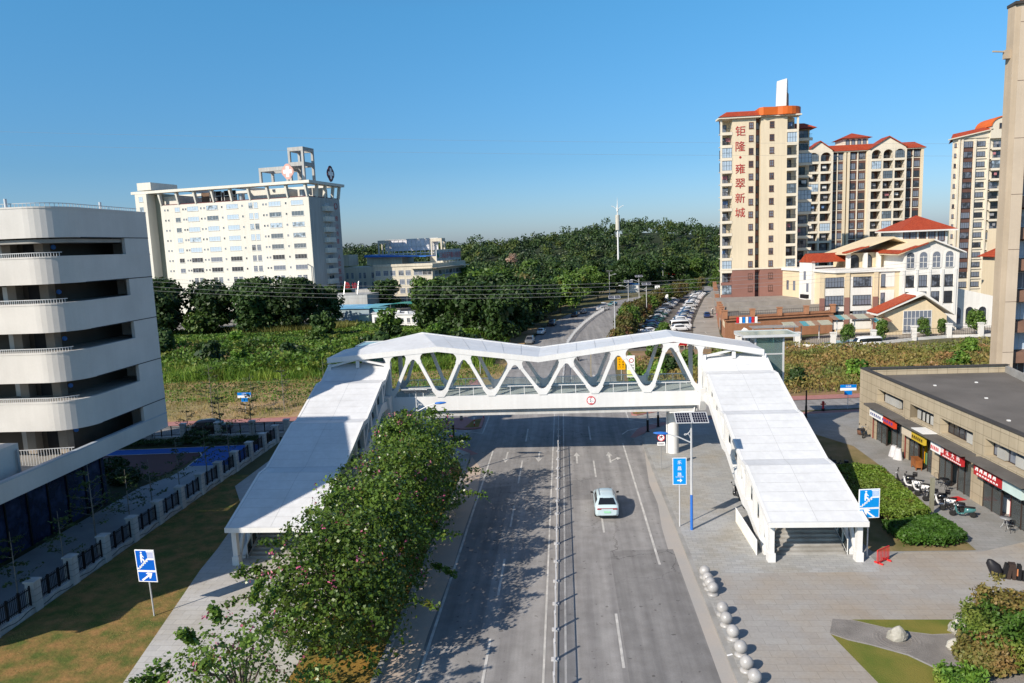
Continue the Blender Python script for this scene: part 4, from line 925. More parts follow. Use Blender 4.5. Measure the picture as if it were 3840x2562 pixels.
# ================================================================ SMALL STREET FURNITURE
def bollard_ball(lb, x, y, proto=[None]):
    if proto[0] is None:
        t_ = thing('stone_ball_bollard', lb, 'bollard', (x,y,.13)); 
        m_ = MB(); m_.lathe([(.0,.0),(.33,.0),(.34,.06),(.29,.13),(.22,.17),(.0,.17)],n=24); m_.build('pedestal', GRANITE, t_)
        m_ = MB(); m_.lathe([(.0001 if i in (0,14) else .335*math.sin(math.pi*i/14), .48-.335*math.cos(math.pi*i/14)) for i in range(15)],n=26); m_.build('ball', GRANITE, t_)
        proto[0] = t_; return t_
    return dup(proto[0], (x,y,.13), rnd.random()*6, lb)
BL = [(8.5,43.6,'stone ball bollard farthest from the viewer, nearest the right stairway'),(8.5,42.65,'second stone ball bollard from the stairway end of the row'),(8.5,42.05,'third stone ball bollard from the stairway end, close against the fourth'),(8.55,41.4,'stone ball bollard ending the tight far cluster of four'),(8.6,39.0,'stone ball bollard just after the wide gap in the row'),(8.55,37.85,'stone ball bollard second after the wide gap in the row'),(8.6,36.5,'stone ball bollard in the middle of the near six'),(8.65,35.0,'stone ball bollard with a white litter scrap at its foot'),(8.6,33.6,'second nearest stone ball bollard of the row'),(8.7,32.5,'nearest stone ball bollard, cut by the bottom of the frame')]
for x, y, lb in BL:
    o = bollard_ball(lb, x, y); o['group'] = 'stone ball bollards along the plaza kerb'
o = MB().box(-.16,.16,-.05,.05,0,.02).build('litter', SIGNW, None, (8.1,35.0,.135), (0,0,.4)); setp(o, 'white scrap of paper lying at the foot of a stone ball', 'litter')
# red barrier
t_ = thing('crowd_barrier', 'red plastic barrier standing on the paving by the right stair sign', 'barrier', (20.4,45.7,.14), R(35))
REDP = mat('red_plastic',(0.60,0.03,0.03),0.45,0.1)
m_ = MB()
for z in (.12,.95): m_.bar((-.65,0,z),(.65,0,z),.05,.06)
for i in range(9): m_.bar((-.64+.16*i,0,.12),(-.64+.16*i,0,.95),.035,.045,up=Vector((0,1,0)))
m_.build('panel', REDP, t_)
for x in (-.45,.45): MB().box(x-.04,x+.04,-.3,.3,0,.1).build('foot', REDP, t_)
# hydrant
t_ = thing('fire_hydrant', 'red fire hydrant on a black foot on the side road pavement', 'hydrant', (31.4,87.6,.05))
m_ = MB(); m_.lathe([(0,.25),(.16,.25),(.16,.32),(.12,.34),(.12,.95),(.17,.97),(.17,1.05),(.12,1.15),(0,1.2)],n=16); m_.build('body', REDP, t_)
for s_ in (-1,1): m_ = MB(); m_.tube((s_*.1,0,.8),(s_*.3,0,.8),.08,.09,10); m_.build('outlet', REDP, t_)
m_ = MB(); m_.lathe([(0,0),(.22,0),(.2,.25),(0,.25)],n=16); m_.build('foot', BLACK, t_)
# corrugated hoarding beside the right stairway
a = at(1736,1278); b = at(1688,1200); t_ = thing('site_hoarding', 'cream corrugated hoarding sheet leaning along the right stairway foot', 'hoarding', (a.x,a.y,.13))
d = (b-a); d.z = 0; Ln = d.length; d.normalize(); q_ = Vector((-d.y,d.x,0)); m_ = MB(); nn = 40; tp = []
for i in range(nn+1):
    p = d*(Ln*i/nn)+q_*(.03*(1 if i % 2 else -1)); tp.append(p)
m_.add([p for p in tp]+[p+Vector((0,0,1.05)) for p in tp], [(i,i+1,i+nn+2,i+nn+1) for i in range(nn)], 0)
m_.add([p-q_*.01 for p in tp]+[p-q_*.01+Vector((0,0,1.05)) for p in tp], [(i+nn+1,i+nn+2,i+1,i) for i in range(nn)], 0)
m_.build('corrugated_sheet', mat('cream_sheet',(0.72,0.70,0.62),0.55,0.1,0.5,6), t_); m_ = MB(); m_.bar((0,0,1.06),(d.x*Ln,d.y*Ln,1.06),.06,.04); m_.bar((0,0,0),(0,0,1.06),.06,.06,up=Vector((0,1,0))); m_.build('frame', SIGNW, t_)
# median railing
MG = mat('median_railing_paint',(0.55,0.55,0.56),0.45,0.12,0.4,6)
def median(lb, pts, h, bar_, m, post=2.0, gap=.12, w_=.03):
    t_ = thing('median_railing', lb, 'railing', (pts[0][0],pts[0][1],0)); o = (pts[0][0],pts[0][1],0)
    for k_, (a, b) in enumerate(zip(pts[:-1], pts[1:])):
        a = Vector((a[0],a[1],0)); b = Vector((b[0],b[1],0)); n_ = max(1,round((b-a).length/post))
        for i in range(n_):
            p = a.lerp(b,i/n_); q = a.lerp(b,(i+1)/n_); m_ = MB(o)
            for z in (.16,h-.06): m_.bar(p+Vector((0,0,z)),q+Vector((0,0,z)),.045,.045)
            nb = int((q-p).length/gap)
            for j in range(1,nb): r_ = p.lerp(q,j/nb); m_.bar(r_+Vector((0,0,.16)),r_+Vector((0,0,h-.06)),w_,w_*.7,up=Vector((0,1,0)))
            m_.build('railing_panel', m, t_)
            m_ = MB(o); m_.box(p.x-.05,p.x+.05,p.y-.05,p.y+.05,0,h+.1); m_.box(p.x-.2,p.x+.2,p.y-.12,p.y+.12,0,.1); m_.build('post', m, t_)
    return t_
median('low grey steel railing dividing the near road under the bridge', [(-0.98,26),(-0.98,84)], 1.1, 0, MG, 2.9, .14)
median('white picket railing curving along the middle of the far road', [(-0.6,96),(-.1,128),(.54,150.9),(2.5,168.8),(5.45,188.6),(8.9,207.3),(13.2,226)], 1.1, 0, mat('far_railing_paint',(0.5,0.51,0.53),0.5,0.1), 3.4, .34, .07)
# red and white traffic posts on the islands
POSTP = None
for i, (x, y, lb) in enumerate([(-11.2,83.4,'red and white traffic post on the turf of the left island'),(-10.5,87.3,'red and white traffic post on the far tip of the left island'),(-16.6,86.1,'red and white traffic post at the crossing end of the left island'),(8.75,88.3,'red and white traffic post on the turf of the right island')]):
    if POSTP is None:
        t_ = thing('traffic_post', lb, 'traffic post', (x,y,.13)); POSTP = t_
        for k_ in range(4): m_ = MB(); m_.tube((0,0,.25*k_),(0,0,.25*k_+.249),.06,.06,10); m_.build('stripe', SIGNR if k_ % 2 == 0 else SIGNW, t_)
    else: t_ = dup(POSTP, (x,y,.13), 0, lb)
    t_['group'] = 'red and white island posts'
SB = None
for i, (x, y) in enumerate([(-14.9,85.6),(-13.2,86.3),(-13.9,83.7),(-15.6,84.3),(-19.8,79.4),(-18.5,79.5)]):
    lb = ['grey stone post on the left island, nearest the crossing stripes','grey stone post on the left island, by the far kerb','grey stone post on the left island, by the near kerb','grey stone post on the left island, beside the turf corner','grey stone post on the left pavement corner, left of a pair','grey stone post on the left pavement corner, right of a pair'][i]
    if SB is None:
        t_ = thing('stone_post', lb, 'bollard', (x,y,.12)); SB = t_; m_ = MB(); m_.lathe([(0,0),(.2,0),(.18,.6),(0,.62)],n=14); m_.build('shaft', CONC, t_); m_ = MB(); m_.lathe([(0,.62),(.22,.62),(.2,.72),(0,.75)],n=14); m_.build('cap', CONC, t_)
    else: t_ = dup(SB, (x,y,.12), 0, lb)
    t_['group'] = 'grey stone posts by the left crossing'
# ================================================================ WINDOWS
WFR = mat('window_frame_white', (0.60,0.60,0.58), 0.5, 0.05)
WFD = mat('window_frame_dark', (0.035,0.03,0.028), 0.5, 0.1)
PANEB = pane_mat('window_pane_painted_sky', (0.10,0.125,0.15), 0.06, 0.8)  # paler base colour stands in for bright sky mirrored in the glass
WM = {}
def win_mesh(w, h, nx=2, ny=1, fr=WFR, pane=PANE, arch=False, t=.07, sill=True, d=.06, transom=0.0):
    key = (w,h,nx,ny,fr.name,pane.name,arch,t,sill,transom)
    if key in WM: return WM[key]
    m_ = MB()
    if arch:
        hs = h-w/2; o = [(-w/2,0),(w/2,0)]+[(w/2*math.cos(a),hs+w/2*math.sin(a)) for a in [i*math.pi/8 for i in range(9)]]
        m_.ext([(x,-.012,z) for x,z in o],(0,.012,0),1)
        k = 1+t*2.2/w*2; oo = [(x*k,z if z == 0 else hs+(z-hs)*(k if z > hs else 1)) for x,z in o]
        for (a,b),(c,e) in zip(zip(o[1:],o[2:]+[o[0]]),zip(oo[1:],oo[2:]+[oo[0]])):
            m_.ext([(a[0],-d,a[1]),(b[0],-d,b[1]),(e[0],-d,e[1]),(c[0],-d,c[1])],(0,d,0),0)
        top = hs
    else:
        m_.box(-w/2,w/2,-.012,0,0,h,1)
        for x0,x1,z0,z1 in ((-w/2-t/2,-w/2+t/2,-t/2,h+t/2),(w/2-t/2,w/2+t/2,-t/2,h+t/2),(-w/2+t/2,w/2-t/2,-t/2,t/2),(-w/2+t/2,w/2-t/2,h-t/2,h+t/2)): m_.box(x0,x1,-d,0,z0,z1)
        top = h
    for i in range(1,nx): x = -w/2+w*i/nx; m_.box(x-t/3,x+t/3,-d*.8,-.0121,t/2,top-t/2)
    for i in range(1,ny): z = h*i/ny; m_.box(-w/2+t/2,w/2-t/2,-d*.7,-.0122,z-t/3,z+t/3)
    if transom: m_.box(-w/2+t/2,w/2-t/2,-d*.7,-.0122,transom-t/3,transom+t/3)
    if sill: m_.box(-w/2-.12,w/2+.12,-.16,0,-.14,-t/2-.001)
    WM[key] = m_.mesh('window', [fr, pane]); return WM[key]
def win(par, x, y, z, w, h, rz=0.0, name='window', **k): return link(name, win_mesh(w,h,**k), par, (x,y,z), (0,0,rz))

# ================================================================ HOSPITAL (far left)
HW = mat('hospital_cream_render', (0.68,0.655,0.585), 0.8, 0.06, 0.06, 3, streak=0.12)
HG = mat('hospital_grey_render', (0.45,0.45,0.44), 0.8, 0.08, 0.06, 3, streak=0.3)
REDL = mat('red_lettering', (0.42,0.02,0.03), 0.5, 0.1)
DKRED = mat('rusty_red_roofing', (0.14,0.04,0.04), 0.8, 0.2)
Hh = thing('hospital_tower', 'tall cream hospital slab with rows of small windows and crosses on its roof frame', 'building', (-85.6,241,0), R(-11.7))
def hb(name, mb, m, par=None): return mb.build(name, m, par or Hh)
hb('wall', MB().box(-61,0,0,21,0,40.6), HW)
hb('wall', MB().box(-69.5,-64.5,-2.5,20,0,44.9), HW); hb('wall', MB().box(-64.49,-61.01,1.6,20,0,44.9), mat('hospital_shaded_render',(0.33,0.33,0.25),0.85,0.1,0.1,3))  # olive tone puts the shade of the recess into its wall colour
hb('side_sheet', MB().box(0.003,.15,0.6,20.5,0,40.5), HG)  # thin greyer sheet over the right-hand side wall
m_ = MB()
for a,b,c,d in ((-72,1.6,-1.6,1.6),(-72,1.6,19.5,22.6),(-72,-69,1.6,19.5),(-1.6,1.6,1.6,19.5),(-50,-48.5,1.6,19.5),(-30,-28.5,1.6,19.5)): m_.box(a,b,c,d,45.05,46.0)
hb('roof_frame', m_, HW)
for i in range(9):
    x = -60.5+i*7.5
    hb('raking_column', MB().ext([(x-.25,-.2,40.6),(x+.25,-.2,40.6),(x+.05,-.9,45.05),(x-.75,-.9,45.05)],(0,1.3,0)), HW)
for y in (5,10.5,16,20.4): hb('raking_column', MB().ext([(-.8,y,40.6),(.2,y,40.6),(1.0,y,45.05),(-.1,y,45.05)],(0,.6,0)), HW)
hb('roof_deck', MB().box(-60.8,-.2,.3,20.7,40.61,40.9), DKRED)
for a,b,c,d,h in ((-61,-54,2,14,43.9),(-47,-40,5,16,44.6),(-27,-12,6,17,44.4),(-9,-3,8,18,44.2)): hb('plant_room', MB().box(a,b,c,d,40.9,h), HW if a != -47 else mat('plant_brown',(0.2,0.13,0.09),0.8,0.2))
for x in (-38.5,-32.5):
    m_ = MB(); m_.box(x-2.4,x+2.4,2,2.2,41.2,44.6,1)
    for q in (-2.4,0,2.4): m_.box(x+q-.1,x+q+.1,1.9,2,41.2,44.6)
    m_.box(x-2.4,x+2.4,1.9,2,42.8,43)
    hb('roof_opening', m_, [WFR, DARK])
for x,y in ((-28.5,3),(-4.5,4)): m_ = MB(); m_.tube((x,y,40.9),(x,y,43.4),1.1,1.1,14); hb('water_tank', m_, STEEL)
hb('roof_box', MB().box(-69,-63,-1.5,12,46.3,49), HW)
def open_frame(x0,x1,y0,y1,z0,z1,t=.8):
    m_ = MB()
    for xx in (x0,x1-t):
        for yy in (y0,y1-t): m_.box(xx,xx+t,yy,yy+t,z0,z1)
    for yy in (y0,y1-t): m_.box(x0,x1,yy-.01,yy+t+.01,z1,z1+1.3)
    for xx in (x0,x1-t): m_.box(xx-.01,xx+t+.01,y0+t+.01,y1-t-.01,z1,z1+1.3)
    return m_
hb('concrete_frame', open_frame(-20,-8.5,2,10,46.3,50.2), HG); hb('concrete_frame', open_frame(-8,-2,2,9,46.3,51.3), HG); hb('concrete_frame', open_frame(-8,-2,2,9,52.61,56.3), HG)
def cross_sign(par, x, y, z, rz, ring, fill):
    m_ = MB(); pts = []
    for a in range(0,360,10):
        r_ = 2.45*(1-.13*math.cos(R(a*4)+math.pi)) if False else 2.35+.45*abs(math.cos(R(2*a))); pts.append((r_*math.cos(R(a)),0,r_*1.12*math.sin(R(a))))
    m_.ext(pts,(0,.25,0),0); m_.ext([(p[0]*.87,-.02,p[2]*.87) for p in pts],(0,.02,0),1)
    cr = [(.7,2.0),(.7,.7),(2.0,.7),(2.0,-.7),(.7,-.7),(.7,-2.0)]; cr = cr+[(-a,b) for a,b in cr[::-1]]
    m_.ext([(a*.95,-.05,b*1.05) for a,b in cr],(0,.028,0),2)
    return m_.build('cross_sign', [ring, fill, SIGNW], par, (x,y,z), (0,0,rz))
PK_ = mat('cross_pink',(0.66,0.36,0.30),0.5,0.1); PKF = mat('cross_pale',(0.66,0.40,0.35),0.5,0.1); DR_ = mat('cross_shaded_red',(0.12,0.02,0.03),0.5,0.1)  # dark red puts the shade on the side-facing cross into its colour
cross_sign(Hh,-6.4,-1.4,49.2,0,PK_,PKF).scale = (.84,)*3; cross_sign(Hh,1.5,13.5,49.2,R(90),DR_,DR_).scale = (.9,)*3
hb('sign_frame', MB().box(-6.5,-6.3,-1.1,-.9,46.3,49), STEEL); hb('sign_frame', MB().box(1.1,1.3,13.4,13.6,46.3,49), STEEL)
for i in range(9):
    z = 38.9-3.67*i
    for x in (-47.2,-39,-30.6,-13.4,-4.6):
        if i < 7: win(Hh,x,0,z-.8,4.7,1.55,nx=4,pane=PANEB if i < 5 else PANE)
        else:
            for q in (-1.1,1.1): win(Hh,x+q,0,z-1.2,1.6,2.1,nx=2,transom=1.5)
    for x in (-23.1,-21): win(Hh,x,0,z-1.1,1.55,2.0,nx=2,transom=1.4,pane=PANEB if i < 4 else PANE)
    if i < 7: win(Hh,-53.8,0,z-.8,2.1,1.55,nx=2,pane=PANEB if i < 5 else PANE)
    for x in (-59.2,-57.9,-51.3,-50.2,-43.7,-42.3,-34.9,-26.5,-18,-16.8,-9): win(Hh,x,0,z-.4,.62,.7,nx=1,sill=False,name='vent_window')
for i in range(6): win(Hh,-67,-2.5,42.2-3.67*i,1.7,1.8,pane=PANEB)
for i in range(9):
    z = 36.6-3.67*i
    if i < 8:
        m_ = MB(); o_ = [(.15,8.2),(1.1,8.4),(1.5,9.2),(1.5,13.8),(1.1,14.6),(.15,14.8)]; m_.prism(o_,z-.35,z-.2); m_.prism(o_,z-.19,z+1.15); m_.prism([(.15,8),(1.3,8.2),(1.7,9.2),(1.7,13.8),(1.3,14.8),(.15,15)],z-.6,z-.351); hb('balcony', m_, HW)
    win(Hh,.15,11.5,z+.3,3.2,2.0,R(90),nx=3)
for i, c_ in enumerate('佛山市第一人民医院'): letters(c_, Hh, (.17,17.7,33.6-i*2.75), 1.9, REDL, (R(90),0,R(90)))
for i, c_ in enumerate('附属乐平医院'): letters(c_, Hh, (.17,17.7,9.6-i*1.75), 1.3, REDL, (R(90),0,R(90)))
m_ = MB(); m_.lathe([(.95,-.05),(1.15,-.05),(1.15,.05),(.95,.05)],n=16); m_.build('hospital_emblem', REDL, Hh, (.22,17.7,38), (0,R(90),0))
m_ = MB(); m_.path([(-.6,-.5,0),(-.6,-.5,17),(-1.6,-1.2,17.8)],.16,8); hb('flue_pipe', m_, STEEL)

# annex
AN = thing('hospital_annex', 'four storey cream hospital annex with a red lettered roof sign', 'building', (-70.9,264.6,0.8), R(-11.7)); AN.scale = (.945,)*3
def an(name, mb, m, par=None): return mb.build(name, m, par or AN)
ANW = mat('annex_cream_render',(0.60,0.55,0.45),0.8,0.08,0.08,3,streak=0.25)
an('wall', MB().box(0,25,0,39,0,16), ANW); an('wall', MB().box(-20,-.01,5,25,0,15.3), ANW)
an('parapet', MB().box(-.3,25.3,-.3,0,15.2,16.2), ANW)
CX = lambda c: (c-840)/915*25
for r_, z in enumerate((11.7,8.2,4.7,1.2)):
    for c_ in ((905,1030,1140,1270,1380) if r_ == 0 else (905,1045,1145,1280,1390,1525)): win(AN,CX(c_),0,z,2.2,2.0,nx=3,transom=1.45)
    if r_ == 0:
        for q in range(4): win(AN,CX(1500)+q*1.9,0,z,1.75,1.8,nx=3,transom=1.3)
    else:
        for c_ in (1645,1695): win(AN,CX(c_),0,z+.2,.7,1.5,nx=1,ny=2,name='vent_window')
an('canopy', MB().box(16.5,27.5,-1.6,0,14.2,14.45), ANW); an('canopy', MB().box(25.01,27.5,-1.6,37,14.2,14.45), ANW)
for r_, z in enumerate((11.4,7.6,3.8)):
    for q in range(8): win(AN,25,4+q*4.0,z,3.4,1.8,R(90),nx=4)
    an('sun_shade', MB().box(25.01,26.2,2.5,36,z-.35,z-.2), HG)
for r_, z in enumerate((11,7.2,3)):
    for q in (-18.5,-14.6,-12.3,-8.8,-6.8,-3.2,-.9): win(AN,q,5,z-.3,1.1,2.4,nx=2,transom=1.7)
for a,b,c,d,h,m in ((-20.5,-14,6,14,20.5,ANW),(-9,7,12,24,19.2,ANW),(18.6,24,14,22,18.6,ANW)): an('roof_room', MB().box(a,b,c,d,15.9,h), m)
an('blue_roof', MB().ext([(-8.5,9,19.2),(19,9,18.6),(19,9,18.9),(-8.5,9,20.1)],(0,13,0)), mat('blue_sheet_roof',(0.03,0.16,0.55),0.4,0.12,0.5,6))
m_ = MB()
for q in range(13): m_.box(-4+q*2,-3.85+q*2,19.8,20,18,26)
for z in (20,22.9,25.85): m_.box(-4,20.2,19.75,19.8,z,z+.3)
m_.box(-3.7,20,20.0,20.1,21.2,25.9,1); an('billboard_frame', m_, [WFR, mat('pale_board',(0.68,0.66,0.66),0.6,0.1)])
for x in (-6.5,17.5): an('concrete_frame', open_frame(x,x+5,18,22,17.5,24.6,.6), ANW)
fr = MB(); fr.box(25.6,25.75,3,31,16.8,21.2,1)
for q in range(9): fr.box(25.75,25.9,3+q*3.45,3.2+q*3.45,16,21.2)
for z in (16.8,21.1): fr.box(25.9,26,3,31,z,z+.2)
fo = an('roof_sign', fr, [WFR, mat('sign_mesh_grey',(0.40,0.46,0.50),0.6,0.1)])
letters('三水区乐平镇人民医院', AN, (26.05,18.5,19), 2.3, mat('bright_red_letters',(0.55,0.02,0.03),0.5,0.1), (R(90),0,R(90)), stretch=1.0)
m_ = MB(); m_.lathe([(0,-.04),(.9,-.04),(.9,.04),(0,.04)],n=16); m_.build('green_emblem', mat('emblem_green',(0.03,0.25,0.18),0.5,0.1), AN, (26.0,4.6,19), (0,R(90),0))
an('entrance_canopy', MB().box(-3,11,-14,-5,6.2,7.4), HG)
for x in (-2,10): an('entrance_column', MB().box(x-.4,x+.4,-13.5,-12.7,0,6.2), HG)

# sheds, cabins and canopy in the hospital yard
def shed(name, lb, x, y, rz, w_, d_, h, m, mr, over=.5, slope=.5):
    t_ = thing(name, lb, 'shed', (x,y,0), rz); MB().box(-w_/2,w_/2,0,d_,0,h).build('wall', m, t_)
    MB().ext([(-w_/2-over,-over,h+.02),(w_/2+over,-over,h+.02),(w_/2+over,d_+over,h+slope),(-w_/2-over,d_+over,h+slope)],(0,0,.12)).build('roof', mr, t_)
    return t_
TEAL = mat('teal_sheet',(0.16,0.42,0.50),0.5,0.12,0.3,4)
t_ = shed('blue_roof_shed','long low shed with a faded blue roof in the hospital yard',-69,219,R(-11),17,9,3.6,mat('grey_blue_sheet',(0.28,0.36,0.40),0.6,0.12),mat('faded_blue_roof',(0.14,0.42,0.66),0.4,0.2,0.2,3))
for q in (-6,-3.5,-1): win(t_,q,0,1.2,1.4,1.2)
t_ = shed('teal_hut','teal sheet hut joined to the right end of the blue roofed shed',-58.6,218,R(-11),6.6,7,3.8,TEAL,TEAL); win(t_,-1,0,1,1,1.4)
t_ = shed('white_block','white flat roofed block with red roof letters beside the hospital foot',-72,232,R(-11),15,9,7.2,HG,HG,.2,.02)
m_ = MB()
for x in (-1.5,3.5): m_.bar((x,1,7.3),(x,2.5,11.5),.15,.15)
m_.bar((-1.8,2,9.2),(3.8,2,9.2),.12,.12); fo = m_.build('sign_frame', STEEL, t_)
letters('急', t_, (-.2,1.5,10.4), 2.0, REDL); letters('诊', t_, (2.4,1.5,10.2), 2.0, REDL)
t_ = thing('arched_canopy','arched green car canopy behind the white cabins','canopy',(-50,217,0),R(-11))
m_ = MB(); n_ = 14; rg = [[(-12+24*i/n_,y,3.2+1.7*math.sin(math.pi*i/n_)) for i in range(n_+1)] for y in (0,8)]
m_.loft(rg,closed=False,cap=False); m_.build('canopy_sheet', mat('green_sheet',(0.05,0.30,0.24),0.45,0.15), t_)
for x in (-11.5,-4,4,11.5):
    for y in (.2,7.8): m_ = MB(); m_.tube((x,y,0),(x,y,3.3+1.6*math.sin(math.pi*(x+12)/24)),.08,.08,6); m_.build('post', STEEL, t_)
CABW = mat('cabin_white',(0.74,0.74,0.73),0.5,0.08,0.4,4)
for i,(px,lb) in enumerate(((855,'white site cabin at the left end of the cabin row in the scrub'),(901,'white site cabin in the middle of the cabin row in the scrub'),(951,'white site cabin at the right end of the cabin row by the big trees'))):
    p0 = at(px,746+i*3); w_ = 11.2
    t_ = thing('site_cabin',lb,'cabin',(p0.x,p0.y,0),R(-11),'white site cabins beside the hospital yard'); MB().box(0,w_,0,5,0,3.3).build('wall', CABW, t_)
    MB().box(-.15,w_+.15,-.3,5.2,3.3,3.45).build('roof', CABW, t_)
    for q in (1.2,3,5,6.6,8.6,10): win(t_,q,0,1,.9,1.3,pane=PANE)
    for q in (3.5,7.5): MB().box(q,q+.9,1,1.8,3.45,4.1).build('air_conditioner', CABW, t_)
t_ = thing('carport','flat white carport over parked cars at the left of the blue shed','canopy',(-76,206.5,0),R(-11)); MB().box(-5,5,0,5,2.5,2.65).build('roof', CABW, t_)
for x in (-4.7,4.7):
    for y in (.2,4.8): MB().box(x-.07,x+.07,y-.07,y+.07,0,2.5).build('post', STEEL, t_)
t_ = thing('utility_cabinet','small green grey metal cabinet at the left of the white cabins','cabinet',(at(836,741).x,at(836,741).y,0),R(-11)); MB().box(-1.6,1.6,0,2,0,2.4).build('body', mat('cabinet_green',(0.3,0.42,0.38),0.5,0.1), t_); MB().box(-1.7,1.7,-.1,2.1,2.4,2.5).build('lid', STEEL, t_)
# ================================================================ RIGHT HAND BUILDINGS
def tile_mat(name, c1, c2, mortar, w, h, plane, ms=0.02, rough=0.5):
    if name in MATS: return MATS[name]
    m, t, out = nt(name); p = N(t,'ShaderNodeBsdfPrincipled',i_Roughness=rough); p.inputs['Specular IOR Level'].default_value = .35
    g = t.nodes.new('ShaderNodeNewGeometry'); s = t.nodes.new('ShaderNodeSeparateXYZ'); c = t.nodes.new('ShaderNodeCombineXYZ'); L(t,g,'Position',s,0)
    if plane == 'any':
        ad = N(t,'ShaderNodeMath',operation='ADD'); L(t,s,0,ad,0); L(t,s,1,ad,1); L(t,ad,0,c,0); L(t,s,2,c,1)
    else: L(t,s,'XYZ'.index(plane[0]),c,0); L(t,s,'XYZ'.index(plane[1]),c,1)
    b = N(t,'ShaderNodeTexBrick'); b.offset = 0.0 if plane != 'any' else .5
    b.inputs['Color1'].default_value = c4(c1); b.inputs['Color2'].default_value = c4(c2); b.inputs['Mortar'].default_value = c4(mortar); b.inputs['Scale'].default_value = 1
    b.inputs['Mortar Size'].default_value = ms; b.inputs['Brick Width'].default_value = w; b.inputs['Row Height'].default_value = h; L(t,c,0,b,'Vector')
    mp = coords(t); f = noise(t,mp,.4,5,.65); mp2 = coords(t,(1,1,.06)); st = noise(t,mp2,1.3,4)
    cc = mixcol(t,.35,(b,0),(ramp(t,(f,0),.3,.7,(.6,.58,.55),(1,1,1)),0),'MULTIPLY'); cc = mixcol(t,.2,cc,(ramp(t,(st,0),.4,.65,(.5,.48,.42),(1,1,1)),0),'MULTIPLY')
    t.links.new(cc[0].outputs[cc[1]],p.inputs['Base Color']); L(t,p,0,out,0); MATS[name] = m; return m
CREAM = mat('tower_cream_render',(0.70,0.60,0.44),0.8,0.06,0.08,3,streak=0.12)
CREAML = mat('tower_cream_trim',(0.72,0.65,0.53),0.7,0.06,0.2,4,streak=0.1)
BROWN = mat('tower_brown_base',(0.26,0.13,0.105),0.8,0.1,0.15,4)
BRNT = mat('brown_tile',(0.13,0.065,0.05),0.6,0.12,0.3,6)
RTILE = tile_mat('red_roof_tile',(0.48,0.085,0.03),(0.38,0.055,0.02),(0.22,0.03,0.012),.35,.28,'XY',.03,.6)
ORNG = mat('orange_canopy',(0.62,0.13,0.02),0.5,0.1,0.2,4)
ROOFG = mat('grey_flat_roof',(0.17,0.155,0.14),0.95,0.25,0.15,8,col2=(0.11,0.10,0.09))
BRICKO = tile_mat('orange_brick',(0.43,0.20,0.105),(0.38,0.17,0.085),(0.36,0.20,0.13),.4,.12,'any',.012,.8)
CLOTHC = [mat('cloth_%s'%n,c,0.9,0.1,2,6) for n,c in (('white',(.7,.7,.7)),('grey',(.3,.3,.32)),('dark',(.05,.05,.06)),('blue',(.15,.25,.45)),('rose',(.5,.2,.22)))]
rb = random.Random(11)
def rail_mesh(w_, h=.95):
    key = ('rail',round(w_,2),h)
    if key not in WM:
        m_ = MB(); m_.box(-w_/2,w_/2,-.03,.03,h-.06,h); m_.box(-w_/2,w_/2,-.02,.02,.04,.08)
        n_ = int(w_/.32)
        for i in range(1,n_): x = -w_/2+w_*i/n_; m_.box(x-.02,x+.02,-.02,.02,.08,h-.06)
        WM[key] = m_.mesh('balcony_railing', BLACK)
    return WM[key]
def balcony(par, x0, x1, y, z, dep, m, pitch=3.0, glaze=0.12, wall=None, open_side=None):
    """one projecting balcony: slab and front beam, railing, glazed door behind, odds and ends"""
    b_ = MB(); b_.box(x0,x1,y-dep,y,z-.12,z); b_.box(x0-.06,x1+.06,y-dep-.08,y-dep+.08,z-.55,z+.14)
    o = b_.build('balcony', m, par); w_ = x1-x0; xm = (x0+x1)/2
    r_ = rb.random()
    if r_ < glaze: link('balcony_glazing', win_mesh(round(w_-.1,2),round(pitch-.75,2),4,2,WFD,PANEB,sill=False), o, (xm,y-dep+.05,z+.15))
    else: link('railing', rail_mesh(w_-.1), o, (xm,y-dep+.02,z+.14))
    link('balcony_door', win_mesh(round(w_*.62,2),2.2,2,1,WFD,PANE,sill=False), o, (xm+(.3 if r_ > .5 else -.3)*w_*.3,y-.003,z+.02))
    if r_ > .55:
        q = MB(); c_ = rb.randrange(5)
        x = x0+.3+rb.random()*(w_*.4); k_ = rb.randrange(2,4); q.ext([(x,y-dep*.6,z+1.9)]+[p for i in range(k_) for p in ((x+.4*i,y-dep*.6,z+1.0+.25*rb.random()),(x+.4*i+.33,y-dep*.6,z+1.0),(x+.4*i+.36,y-dep*.6,z+1.6))]+[(x+.4*k_,y-dep*.6,z+1.9)],(0,.06,0))
        q.build('laundry', CLOTHC[c_], o)
    return o
# ---- tower with the red characters
TA = thing('apartment_tower','tall cream apartment tower with vertical red characters and an orange curved roof edge','apartment tower',(39.2,180,0))
def ta(name, mb, m, par=None): return mb.build(name, m, par or TA)
FL = [46.4-3.02*k for k in range(16)]
zb = 13.4
ta('wall', MB().prism([(.6,3),(18.2,3),(18.2,15),(3.9,15)],zb,49.6), CREAM); ta('base_wall', MB().prism([(.6,3),(18.2,3),(18.2,15),(3.9,15)],0,zb), BROWN)
for x0,x1 in ((2.6,8.2),(9.45,15.6)): ta('front_bay', MB().box(x0,x1,0,3,zb,49.6), CREAM); ta('front_bay_base', MB().box(x0-.01,x1+.01,-.02,3,0,zb), BROWN)
ta('notch_wall', MB().box(8.2,9.45,1.6,3,0,49.6), BROWN)
ta('wing_wall', MB().box(18.2,24,9.5,20,zb,47.6), CREAM); ta('wing_base', MB().box(18.2,24,9.5,20,0,zb), BROWN); ta('wing_wall', MB().box(18.2,20.4,7,9.5,0,47.6), CREAM)
ta('base_cornice', MB().box(-.1,18.3,-.15,.0,zb-.1,zb+.3), CREAML)
